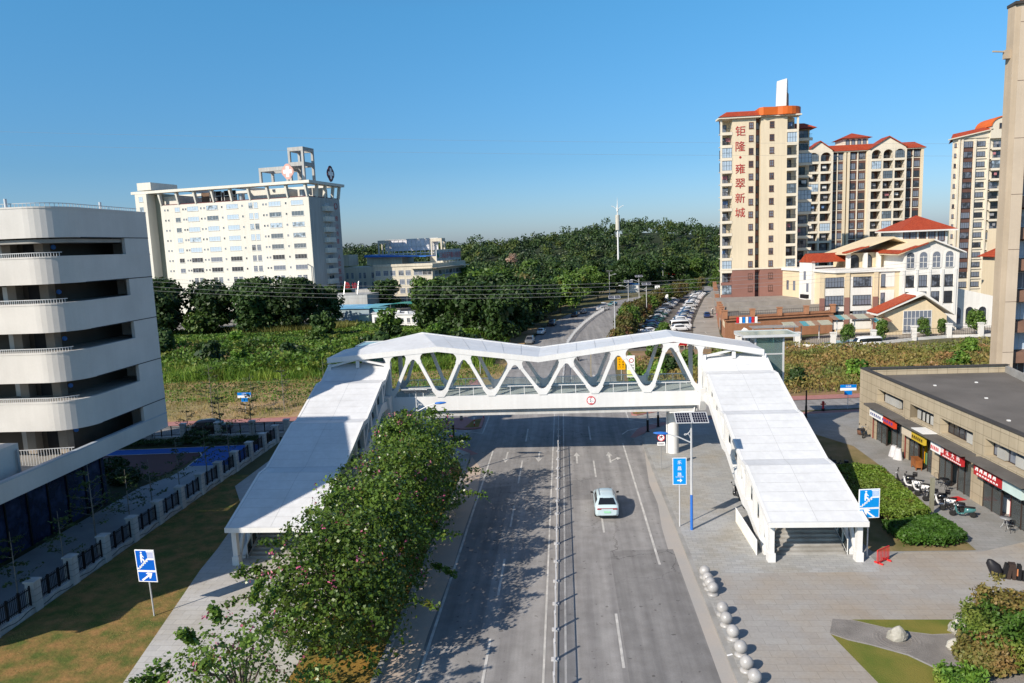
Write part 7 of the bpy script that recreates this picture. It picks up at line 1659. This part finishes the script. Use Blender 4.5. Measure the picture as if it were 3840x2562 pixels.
# ================================================================ TREES AND PLANTS
r1 = np.random.default_rng(21)
def blossoms(r, cs, n, m, size=.16):
    out = []
    for i in range(n):
        c, br = cs[r.integers(len(cs))]; d = r.normal(0,1,3); d[2] = abs(d[2])*.8; d /= np.linalg.norm(d); p = np.array(c)+d*br*np.array([1,1,.75])*1.05
        k = r.integers(3,7); P = p+r.normal(0,.13,(k,3)); out.append(leaf_quads(P, np.tile(d,(k,1)), size, 1.5, r, .8))
    return quads('blossom', np.concatenate(out), m)
BP = []
for i,(nb,nl,nsp) in enumerate(((62,235,22),(62,235,22),(20,120,34))):
    Q, cs = crown(r1, 8.8, 4.9, nb, nl, .19, .17, aspect=1.25, jitter=.75)
    ex = []
    for j in range(nsp):      # long sprays reaching out of the crown
        c,b = cs[r1.integers(len(cs))]; d = np.array(c)-np.array([0,0,4.0]); d /= np.linalg.norm(d)+.01; d[2] = d[2]*.4+(.1 if i < 2 else .45)
        for s_ in np.linspace(.5,2.3,13): P = np.array(c)+d*(b*.7+s_)+r1.normal(0,.13,(7,3))-np.array([0,0,.12*s_*s_]); ex.append(leaf_quads(P, np.tile([0,0,1.],(7,1)), .19, 1.25, r1, .8))
    Q = np.concatenate([Q]+ex)
    BP.append((trunk_mesh('trunk',8.0,.17,cs,BARK,r1,.15,26 if i < 2 else 20), quads('crown',Q,G_BAU), blossoms(r1,cs,62 if i < 2 else 34,PINKF,.13)))
for i,(x,y,s_,lb) in enumerate(((-14.6,27.0,.78,'pink flowering tree at the bottom edge of the frame, mostly cut off'),(-12.5,34.6,.88,'second nearest pink flowering tree in the planted strip beside the road'),(-12.4,41.4,.88,'middle pink flowering tree in the planted strip, level with the left stairway foot'),(-12.0,48.4,.93,'tall pink flowering tree in the planted strip beside the left stair canopy'),(-12.4,55.2,.95,'farthest pink flowering tree in the strip, its top reaching the bridge girder'))):
    place_tree(BP[2 if i == 0 else i % 2],'flowering_tree',lb,'tree',(x,y,.1),i*2.1,(s_*1.02,s_*1.02,s_),'pink flowering trees in the planted strip')
dup(bpy.data.objects['fire_hydrant'],(-10.9,47.2,.12),0,'red hydrant half hidden in the strip under the flowering trees')
# thin young trees in tiers
def young(r, h=5.6, n=6, dens=26, spread=1.5):
    mb = MB(); mb.tube((0,0,0),(0,0,h*.6),.055,.04,6); mb.tube((0,0,h*.6),(0,0,h),.04,.012,6); L_ = []
    for k_ in range(n):
        z = h*(.34+.64*k_/n); m_ = r.integers(3,5)
        for j in range(m_):
            a = r.uniform(0,6.28); ln = spread*(1.1-.75*k_/n)*r.uniform(.7,1.1); e = Vector((ln*math.cos(a),ln*math.sin(a),ln*r.uniform(.15,.5)))
            b0 = Vector((0,0,z)); mb.tube(b0,b0+e,.016,.006,4)
            t_ = r.uniform(.35,1.05,dens)[:,None]; P = np.array(b0)+t_*np.array(e)+r.normal(0,.13,(dens,3))*np.array([1,1,.35]); L_.append(leaf_quads(P,np.tile([0,0,1.],(dens,1)),.12,1.7,r,.45))
    return mb.mesh('trunk',BARKP), quads('crown',np.concatenate(L_),G_YOUNG)
YP = [young(r1), young(r1,4.8,5,22), young(r1,6.2,7,20,1.7)]
yl = [(-35.1,40.2),(-35.0,44.3),(-35.3,48.2),(-34.9,51.8),(-35.2,55.4),(-35.0,59.4),(-34.8,64.0),(-34.6,68.3),(-37.0,79.0),(-40.6,78.7),(-44.4,78.4),(-48.5,78.2)]
yn = ['slender young tree inside the lawn fence, nearest the left edge','slender young tree inside the lawn fence, second from the left edge','slender tiered young tree inside the fence, behind the left stair sign','slender tiered young tree inside the lawn fence just beyond the sign','slender young tree inside the lawn fence, halfway along the grey path','slender young tree on the grey path before the blue court','bare pale stemmed young tree at the near corner of the blue court','young tree at the fence beside the blue court','thin young tree along the far fence, nearest the stairway','thin young tree along the far fence, second from the stairway','thin young tree along the far fence, before the parked dark car','thin young tree along the far fence, nearest the cream block']
for i,((x,y),lb) in enumerate(zip(yl,yn)): place_tree(YP[i % 3],'young_tree',lb,'tree',(x,y,.03),i*1.3,.9+.25*((i*7) % 5)/5,'young trees inside the left fence')
for i,(x,y,lb) in enumerate(((-33.0,93.4,'young dark tree across the cross street, nearest the stair canopy'),(-38.6,92.8,'young tree across the cross street left of the canopy, second'),(-43.0,92.6,'young tree across the cross street beside the blue name plate'),(-48.5,92.2,'young tree across the cross street nearest the cream block'))): place_tree(YP[(i+2) % 3],'young_tree',lb,'tree',(x,y,.1),i*2,1.15,'young trees on the far verge')
# low dark shrubs under the overhang
for i,(x,y) in enumerate(((-43,57),(-45,61),(-43.5,64.5),(-47,68),(-52,78.6),(-44,79.3))):
    P,d = blob_points((0,0,.5),(1.5,1.5,.9),900,r1,.7,1.05); t_ = link('shrub',quads('shrub',leaf_quads(P,d,.2,1.5,r1,.7),G_DARK),None,(x,y,.05)); setp(t_,'low dark shrub in the shaded bed, %s from the glazed ground floor corner' % ORD[i],'shrub','shrubs in the shaded bed of the cream block')
# hedge and shrubs on the right
def pl_hedge(name, lb, cat, poly, n, hf, size, m):
    o = canopy_stuff(name,lb,cat,poly,n,hf,size,m,r1,.6,.3,1.4,.28); del o['kind']; return o
pl_hedge('hedge','clipped yellow green hedge in the bed beside the right stair canopy','hedge',[(22.4,62.4),(25.6,63.2),(27.4,62.2),(26.8,56),(26.5,52),(24,51),(22.4,53.5)],26000,lambda x,y: 1.15+.1*vnoise(x,y,1.3),.13,G_HEDGE)
pl_hedge('shrub_border','bright green low shrub border at the near end of the hedge','shrub',[(24,51.0),(26.9,52),(27.2,48.4),(25.2,47.5),(22.8,47.9),(22.4,50.6)],14000,lambda x,y: .75+.25*vnoise(x,y,1.6),.16,leaf_mat('bright_shrub_leaf',(0.045,0.12,0.012),(0.08,0.17,0.02),(0.03,0.08,0.01),.2,.6))
pl_hedge('shrub_border','dark shrubs in the shade at the far end of the bed','shrub',[(20.6,72),(23,71),(25,78),(22.5,81),(20.8,79)],5000,lambda x,y: .6+.4*vnoise(x,y,1.2),.17,G_DARK)
for i,(x,y,rx,h_,m,lb) in enumerate(((21.9,35.7,2.0,1.7,G_SCRUB,'big leafy shrub at the bottom right corner, tallest'),(23.6,38.0,1.7,1.6,G_RED,'straggly brownish shrub at the right edge behind the big leafy shrub'),(20.3,34.2,1.3,.9,G_RED,'low olive shrub at the bottom right, left of the big one'),(23.0,33.6,1.9,1.7,G_SCRUB,'leafy shrub cut by the bottom right corner of the frame'),(18.2,32.3,1.1,.6,G_SCRUB,'low green tuft at the bottom frame edge beside the plaza lawn'))):
    P,d = blob_points((0,0,h_*.5),(rx,rx,h_*.62),3600,r1,.55,1.08); Q = leaf_quads(P,d+np.array([0,0,.3]),.13,1.7,r1,.9)
    P2 = np.concatenate([np.array([[rx*.75*math.cos(a),rx*.75*math.sin(a),h_*(.8+.5*r1.uniform())]])+r1.normal(0,.16,(60,3)) for a in r1.uniform(0,6.28,14)]); Q = np.concatenate([Q,leaf_quads(P2,np.tile([0,0,1.],(len(P2),1)),.12,1.9,r1,.9)])
    o = link('shrub',quads('shrub',Q,m),None,(x,y,.14)); setp(o,lb,'shrub')
ROCK = mat('garden_rock',(0.44,0.42,0.37),0.9,0.3,1.2,7,col2=(0.25,0.24,0.2),bump=.6)
for i,(x,y,s_,lb) in enumerate(((17.15,36.55,.47,'pale garden rock with raked rings in the gravel bed'),(20.7,37.25,.55,'pale garden rock at the edge of the big shrub'),(19.6,35.7,.36,'garden rock half hidden by the bottom right shrubs'))):
    bm_ = MB(); rg = []
    for z,k_ in ((-.1,.9),(.25,1.05),(.6,.95),(.95,.7),(1.25,.38),(1.4,.12)):
        rg.append([(k_*s_*(1+.16*math.sin(3*a+z*4+i)+.1*math.sin(5*a-z*7))*math.cos(a)+.18*z*s_,k_*s_*.85*(1+.14*math.cos(2*a+z*3))*math.sin(a),z*s_*1.1) for a in [q*math.pi/8 for q in range(16)]])
    bm_.loft(rg,smooth=False); o = bm_.build('garden_rock',ROCK,None,(x,y,.14)); setp(o,lb,'rock')
mr = MB()
for k_ in range(3): r_ = .68+.19*k_; mr.lathe([(r_,0),(r_+.06,.018),(r_+.12,0)],(17.15,36.5,.142),30)
struct('raked_gravel',mr,GRAVEL)

# ---- scrub fields
lp = [(-125,97),(-20,96),(-17,100),(-16.5,113),(-24,116),(-125,114)]
canopy_stuff('dry_grass','dry brown and green grass on the bank across the cross street','grass',[(-125,XS1(-125)+2.8),(-22,XS1(-22)+2.8),(-16,95),(-17,113),(-11,114),(-10.4,128),(-40,118),(-125,116)],30000,lambda x,y: .25+.75*vnoise(x,y,.28,1)**2,.05,G_DRY,r1,lean=.5,blade=True)
canopy_stuff('weeds','low green weeds among the dry grass of the left bank','weeds',[(-125,97),(-30,100),(-17,104),(-12,118),(-12,128),(-40,118),(-125,116)],15000,lambda x,y: .15+.6*np.clip(vnoise(x,y,.22,5)*2.2-.9,0,1),.22,G_SCRUB,r1)
big = [(-130,116),(-40,117.5),(-13,126),(-12,150),(-11,182),(-36,188),(-62,206),(-66,206),(-130,196)]
hfld = lambda x,y: (.25+3.4*np.clip(vnoise(x,y,.075,2)*1.7-.35,0,1)+.9*vnoise(x,y,.45,4))*np.clip((192-y)/40,.3,1)
canopy_stuff('vine_scrub','tangled bright green scrub covering the field left of the bridge','scrub',big,52000,hfld,.46,G_SCRUB,r1,.45,zpow=.3)
canopy_stuff('tall_grass','tall green reed grass along the front of the field','grass',[(-130,115.5),(-40,117),(-13,125.5),(-13,136),(-40,131),(-130,131)],26000,lambda x,y: .8+2.6*vnoise(x,y,.17,3),.07,G_GRASS,r1,lean=.28,blade=True)
canopy_stuff('yellow_grass','patch of pale yellow grass at the back of the field','grass',[(-88,180),(-62,188),(-58,194),(-64,199),(-90,193)],7000,lambda x,y: 1.9+.8*vnoise(x,y,.5),.09,leaf_mat('yellow_grass_blade',(0.30,0.27,0.07),(0.24,0.24,0.06),(0.18,0.2,0.05),.3,.3),r1,lean=.3,blade=True)
rp = [(12,98.5),(30,XS1(30)+3.4),(120,XS1(120)+3.4),(120,132.5),(80,132.6),(45,132.4),(31,135.5),(26,128),(21,122),(12,121)]
canopy_stuff('rusty_scrub','rust brown and green scrub filling the plot behind the side road','scrub',rp,34000,lambda x,y: .5+1.5*vnoise(x,y,.16,7)+.6*vnoise(x,y,.6,2),.3,G_RED,r1,.4,zpow=.35)
canopy_stuff('rusty_grass','dry grass stems standing in the plot behind the side road','grass',rp,16000,lambda x,y: .8+1.5*vnoise(x,y,.2,9),.05,G_DRY,r1,lean=.25,blade=True)
canopy_stuff('verge_weeds','weeds around the road signs on the far right corner','weeds',[(9.2,98),(12,98),(13,120),(11.8,132),(10.2,120)],5000,lambda x,y: .4+1.0*vnoise(x,y,.5,3),.22,G_SCRUB,r1)
canopy_stuff('lawn_grass','short dry grass blades on the lawn between fence and left pavement','grass',[(-33.3,33),(-33.3,62),(-30.9,60),(-27.8,56),(-26.4,48.6),(-25.9,45),(-23.4,33)],26000,lambda x,y: .05+.07*vnoise(x,y,1.0),.012,G_DRY,r1,lean=.6,blade=True)
canopy_stuff('strip_grass','rough grass and fallen leaves under the flowering trees','grass',[(-10.35,30),(-10.35,65),(-11.4,70),(-14.4,66),(-14.4,30)],18000,lambda x,y: .05+.2*vnoise(x,y,.9)**2,.03,leaf_mat('strip_blade',(0.22,0.13,0.03),(0.14,0.14,0.03),(0.08,0.1,0.02),.25,.6),r1,lean=.6,blade=True)
canopy_stuff('bed_plants','low plants along the back of the blue court','plants',[(-34.2,77.8),(-59,76.4),(-59,78.0),(-34.2,79.9)],6000,lambda x,y: .25+.35*vnoise(x,y,1.2),.13,G_DARK,r1)
# bushes one can count
BU = []
for m in (G_SCRUB,G_DARK,G_MID,G_RED):
    for k_ in range(2):
        Q,cs = crown(r1,3.0,2.2,12,80,.34,.1); P,d = blob_points((0,0,1.2),(1.6,1.6,1.1),120,r1,.4,1); BU.append(quads('bush',np.concatenate([Q,leaf_quads(P,d,.6,1.3,r1)]),m))
bush_l = [(0,-80,128,1.2,'left'),(2,-70,133,1.3,''),(0,-60,127,1.0,''),(2,-52,132,1.25,''),(4,-44,128,1.2,''),(2,-36,131,1.5,''),(4,-30,128.5,1.5,''),(0,-24,131,1.1,''),(2,-19,133,1.6,''),(2,-90,150,1.5,''),(0,-72,152,1.2,''),(4,-55,155,1.3,''),(2,-40,160,1.3,''),(0,-28,150,1.2,''),(2,-62,178,1.6,''),(4,-48,190,1.5,''),(2,-84,190,1.8,''),(3,-100,188,1.9,'')]
for i,(k_,x,y,s_,_) in enumerate(bush_l):
    o = link('bush',BU[k_+i % 2],None,(x,y,.1),(0,0,i*1.7),(s_*1.35,s_*1.2,s_*(1.15+.3*((i*3) % 4)/4))); setp(o,'%s bush in the left field, %s from the %s of its %s line' % ({0:'bright green',2:'dark green',4:'mid green',3:'dark green'}[k_],ORD[i if i < 9 else (i-9 if i < 14 else i-14)],'left' if i < 14 else 'right','front' if i < 9 else ('middle' if i < 14 else 'back')),'bush','bushes in the left field')
for i,(k_,x,y,s_,lb) in enumerate(((0,13.5,108,1.0,'green bush behind the notice sign seen through the truss'),(2,15.5,112,1.1,'dark green bush right of the notice sign seen through the truss'),(4,20,114,1.2,'round mid green bush behind the right half of the truss'),(4,16.5,131.5,.9,'small round tree like bush before the silver car'),(2,33,102,.9,'dark green bush at the road side right of the lift tower'),(0,42,104,1.0,'bright green bush in front of the rusty scrub'),(2,49,102.5,.8,'dark green bush near the blue name plate'),(0,58,108,1.0,'green bush in the rusty scrub near the shop roof'),(0,66,121,1.1,'tall green bush in the scrub below the pool fence'),(6,27,120,1.3,'rust coloured bush beside the lift tower'))):
    o = link('bush',BU[k_+i % 2],None,(x,y,.1),(0,0,i*2.3),s_); setp(o,lb,'bush')
# ---- tree belts
TP = []
for m,bk in ((G_DARK,BARK),(G_MID,BARK),(G_DARK,BARK),(G_BROWN,BARK),(G_MID,BARK)):
    for k_ in range(2): TP.append(make_tree(r1,12.0,5.6,30,85,.62,m,.22,.28,bk,jitter=.75))
SM = [make_tree(r1,5.6,3.0,22,90,.34,m,.3,.13,BARK) for m in (G_BROWN,G_MID,G_BROWN)]
def belt(pts, desc, group, cat='tree'):
    for i,(k_,x,y,s_) in enumerate(pts):
        nm = {0:'dark green',1:'mid green',2:'deep green',3:'autumn brown',4:'fresh green'}[k_]
        place_tree(TP[k_*2+i % 2],'broadleaf_tree','%s tree %s' % (nm, desc % ORD[i]),cat,(x,y,0),i*1.9,(s_*(1+.12*((i*5) % 3-1)),s_*(1-.1*((i*3) % 3-1)),s_),group)
belt([(0,-122,188,1.3),(2,-115,196,1.35),(0,-110,186,1.15),(0,-103,199,1.25),(2,-97,191,1.1),(0,-91,201,1.25),(2,-86,192,1.3),(0,-80,202,1.25),(2,-74,196,1.25),(0,-70,205,1.0),(0,-83,186,1.1),(2,-76,188,1.0)],'in the belt before the hospital, %s from the left','trees before the hospital')
belt([(0,-13.8,155,.95),(2,-19,160,1.15),(0,-25,165,1.1),(2,-31,172,1.15),(0,-12,170,1.05),(2,-18,178,1.2),(0,-26,183,1.2),(1,-34,186,1.1),(0,-9.5,186,1.05),(2,-15,196,1.2),(1,-23,200,1.25),(0,-5.5,203,1.0),(3,-12,213,1.15),(1,-1,220,1.0),(0,-8,228,1.1),(1,3,238,.9)],'in the mass left of the far road, %s going away','trees left of the far road')
belt([(1,-48,236,1.0),(4,-40,226,1.0),(1,-34,214,1.1),(4,-28,226,1.1),(1,-20,238,1.1),(0,-36,246,1.0),(1,-26,254,1.1),(4,-14,252,1.0),(0,-4,250,1.05),(1,6,258,1.0),(4,13,268,.85),(1,0,272,1.0),(0,-12,276,1.1),(4,-24,284,1.1),(1,-38,290,1.1),(0,-52,300,1.2),(1,10,288,1.0),(0,22,296,1.0),(2,32,304,1.1)],'in the middle wood beyond the road, %s from the front','trees of the middle wood')
belt([(0,40,312,1.1),(2,50,322,1.15),(1,60,332,1.0),(4,72,330,.9),(1,84,338,1.0),(0,28,326,1.15),(2,14,318,1.15),(0,0,314,1.15),(1,-14,322,1.2),(0,-30,330,1.2),(2,-46,340,1.2),(1,96,348,1.0),(0,66,352,1.1),(1,46,350,1.0)],'at the foot of the wooded hill, %s of that line','trees at the foot of the hill')
for i,(k_,x,y,s_) in enumerate(((0,10.8,141.5,.8),(2,12.6,151,.95),(0,13.4,158,1.05),(1,14.9,167,1.15),(0,16.6,176,1.2),(2,18.6,186,1.15),(0,21.5,197,1.1),(1,24.5,208,1.0),(2,27.5,219,1.0),(0,30.8,230,1.1),(1,34.5,240,1.1),(0,38.5,250,1.15),(2,43,261,1.15),(1,48,273,1.1),(0,54,286,1.1),(1,62,296,1.0),(1,20.2,150.5,.55),(1,22,158,.6))):
    place_tree(SM[k_],'blossom_tree','%s small tree left of the car park, %s going away' % (('rusty','green','rusty')[k_],ORD[i]),'tree',(x,y,0),i*1.4,(s_*1.1,s_*1.1,s_),'small trees along the car park')
for i,(x,y,s_,lb) in enumerate(((55,141,.7,'thin young tree by the walkway near the pool'),(62.5,143.5,.75,'thin young tree at the middle of the pool fence'),(72,147,.7,'young tree left of the kindergarten porch'),(83,149,.9,'round young tree before the kindergarten arcade'),(76.5,149,.6,'young tree beside the porch steps'))): place_tree(SM[1],'young_tree',lb,'tree',(x,y,0),i*1.1,(s_*.75,s_*.75,s_),'young trees around the kindergarten')
place_tree(TP[0],'spreading_tree','wide dark tree in front of the hospital annex entrance','tree',(-61.5,244,0),.4,(1.3,1.1,.95)); place_tree(SM[0],'broadleaf_tree','rusty small tree beside the green canopy','tree',(-38.5,214,0),1,(1.6,1.6,1.1)); place_tree(TP[2],'broadleaf_tree','dark tree between the hospital tower foot and the annex','tree',(-78,252,0),2,(.6,.6,.8))
PALEP = make_tree(r1,11,5,16,40,.6,leaf_mat('pale_pink_leaf',(0.40,0.26,0.19),(0.34,0.20,0.15),(0.42,0.30,0.22),.2,.3),.3,.25,BARKP,core=False,forks=14)
place_tree(PALEP,'bare_tree','pale pinkish tree standing out on the wooded slope','tree',(-31,440,hill_h(-31,440)+4),0,1.0)
# ---- wooded hill
P_ = []
while len(P_) < 2300:
    y = r1.uniform(395,820); x = r1.uniform(-.40*y-10,.62*y)
    if -70 < x < 320 or y > 420: P_.append((x,y))
Q = []; IX = []
for x,y in P_:
    h_ = hill_h(x,y); sz = r1.uniform(.75,1.25); H_ = 9.3*sz*(1.4 if r1.uniform() < .1 else 1); Rc = 4.4*sz; mi_ = r1.choice(3,p=(.5,.18,.32))
    for k_ in range(4):
        c = (x+r1.normal(0,Rc*.35),y+r1.normal(0,Rc*.35),h_+H_*r1.uniform(.5,.88)); P2,d = blob_points(c,(Rc*.6,Rc*.6,Rc*.55),24 if y < 640 else 16,r1,.7,1.05); Q.append(leaf_quads(P2,d+np.array([0,0,.3]),1.25,1.2,r1,.6)); IX.append(np.full(len(P2),mi_))
o = link('hill_wood',quads('hill_wood',np.concatenate(Q),[G_HILL,G_HILL2,G_HILL3],np.concatenate(IX))); setp(o,'dense dark green wood covering the far hill','wood',None,'stuff')
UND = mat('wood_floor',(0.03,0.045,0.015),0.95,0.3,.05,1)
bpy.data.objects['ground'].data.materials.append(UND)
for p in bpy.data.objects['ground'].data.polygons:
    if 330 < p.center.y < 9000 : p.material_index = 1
# ---- mast, turrets
t_ = thing('telecom_mast','white telecom mast with a pale drum and winged spire on the hill foot','mast',(31.1,400,0))
m_ = MB(); m_.tube((0,0,0),(0,0,28),.55,.42,12); m_.tube((0,0,28),(0,0,38),.35,.3,12); m_.build('pole',WHITE,t_); m_ = MB(); m_.tube((0,0,27.4),(0,0,35.6),1.2,1.2,18); m_.build('drum',mat('drum_cream',(0.55,0.52,0.45),0.6,0.1),t_)
m_ = MB(); m_.lathe([(.55,37.5),(.5,39),(.22,41),(.03,45.2),(.0,45.3)],n=12); m_.build('spire',WHITE,t_)
for s_ in (-1,1): m_ = MB(); m_.path([(0,0,38.2),(s_*1.1,0,39.4),(s_*2.4,0,40.3),(s_*3.4,0,40.5)],.16,6); m_.build('wing',WHITE,t_); m_ = MB(); m_.box(s_*.9-.2,s_*.9+.2,-.3,.1,23.5,25.5); m_.build('antenna',GALV,t_)
CON = mat('tan_cone_roof',(0.42,0.24,0.16),0.8,0.15,.5,4)
t_ = thing('park_gate','park gate of two round turrets with tan cone roofs and a red board','gate',(58.5,385,0))
for x in (-5,5.2): m_ = MB(); m_.tube((x,0,0),(x,0,5.6),1.3,1.3,14); m_.build('turret_wall',CONC,t_); m_ = MB(); m_.lathe([(1.9,5.6),(1.1,7.8),(.1,10.6),(0,10.7)],(x,0,0),16); m_.build('cone_roof',CON,t_)
MB().box(-3.4,3.6,-.3,.1,2.6,4.8).build('red_board',SIGNR,t_); MB().box(-5,5,-.2,.2,1.2,1.5).build('beam',WHITE,t_)
# ---- power lines
WIRE = mat('wire_grey',(0.25,0.26,0.27),0.6,0.05)
def wire(lb, a, b, sag, Y0, Y1, r_=.03):
    A = atY(a[0],a[1],Y0); Bv = atY(b[0],b[1],Y1); pts = []
    for i in range(29): u = i/28; p = A.lerp(Bv,u); p.z -= sag*4*u*(1-u); pts.append(p)
    m_ = MB(A); m_.path(pts,r_,5); o = m_.build('power_line',WIRE,None,A); setp(o,lb,'power line')
for lb,a,b,s_ in (('power line crossing before the left trees and the kindergarten, topmost of the lower four',(250,632),(2150,598),3.2),('second power line from the top of the lower four',(250,640),(2150,606),3.2),('third power line from the top of the lower four',(250,652),(2150,616),3.2),('lowest power line of the lower four',(250,661),(2150,624),3.2)): wire(lb,a,b,s_,128,128,.02)
wire('thin upper power line crossing the sky above the hospital',(-100,300),(2500,330),.8,150,150,.016); wire('thin lower power line crossing the sky above the hospital',(-100,330),(2500,358),.8,150,150,.016)
# ---- odds and ends of the car park edge
pr = None
for i in range(7):
    p = at(1548+17*i,803-i*.6); lb = 'cream hoop barrier at the near end of the car park, %s from the left' % ORD[i]
    if pr is None: pr = thing('hoop_barrier',lb,'barrier',(p.x,p.y,0)); m_ = MB(); m_.path([(-.45,0,0),(-.45,0,.75),(.45,0,.75),(.45,0,0)],.05,6); m_.build('hoop',mat('cream_paint',(0.62,0.52,0.33),0.6,0.15),pr); m_ = MB(); m_.box(-.5,.5,-.08,.08,0,.05); m_.build('foot_plate',CONC,pr); q = pr
    else: q = dup(pr,(p.x,p.y,0),0,lb)
    q['group'] = 'cream hoop barriers at the car park'
p = at(1509,698); t_,b_ = panel_sign('parking_sign','white sign board on a post at the edge of the car park trees',p.x,p.y,6.2,2.6,1.6,SIGNW); m_ = MB(); m_.lathe([(.35,-.003),(.5,-.003),(.5,.003),(.35,.003)],n=20); m_.build('ring',BLACK,b_,(0,-.034,5.3),(R(90),0,0))
p = at(1527,701); t_ = thing('totem_sign','plain white totem sign beside the car park entrance','sign',(p.x,p.y,0)); MB().box(-.9,.9,-.15,.15,0,3.6).build('panel',SIGNW,t_); MB().box(-1,1,-.25,.25,0,.2).build('foot',CONC,t_)
p = at(1440,672); t_ = shed('blue_roof_hut','small hut with a bright blue roof among the far roadside trees',p.x,p.y,0,9,6,3.4,CABW,mat('bright_blue_roof',(0.03,0.2,0.6),0.4,0.15,.5,4))
p = at(240/2.448*0+1162,787); t_ ,b_ = panel_sign('back_of_sign','grey back of a road sign above the left half of the bridge roof',-14.4,118,6.2,4.3,1.5,mat('sign_back_grey',(0.5,0.52,0.52),0.5,0.1),0,GALV,GALV)
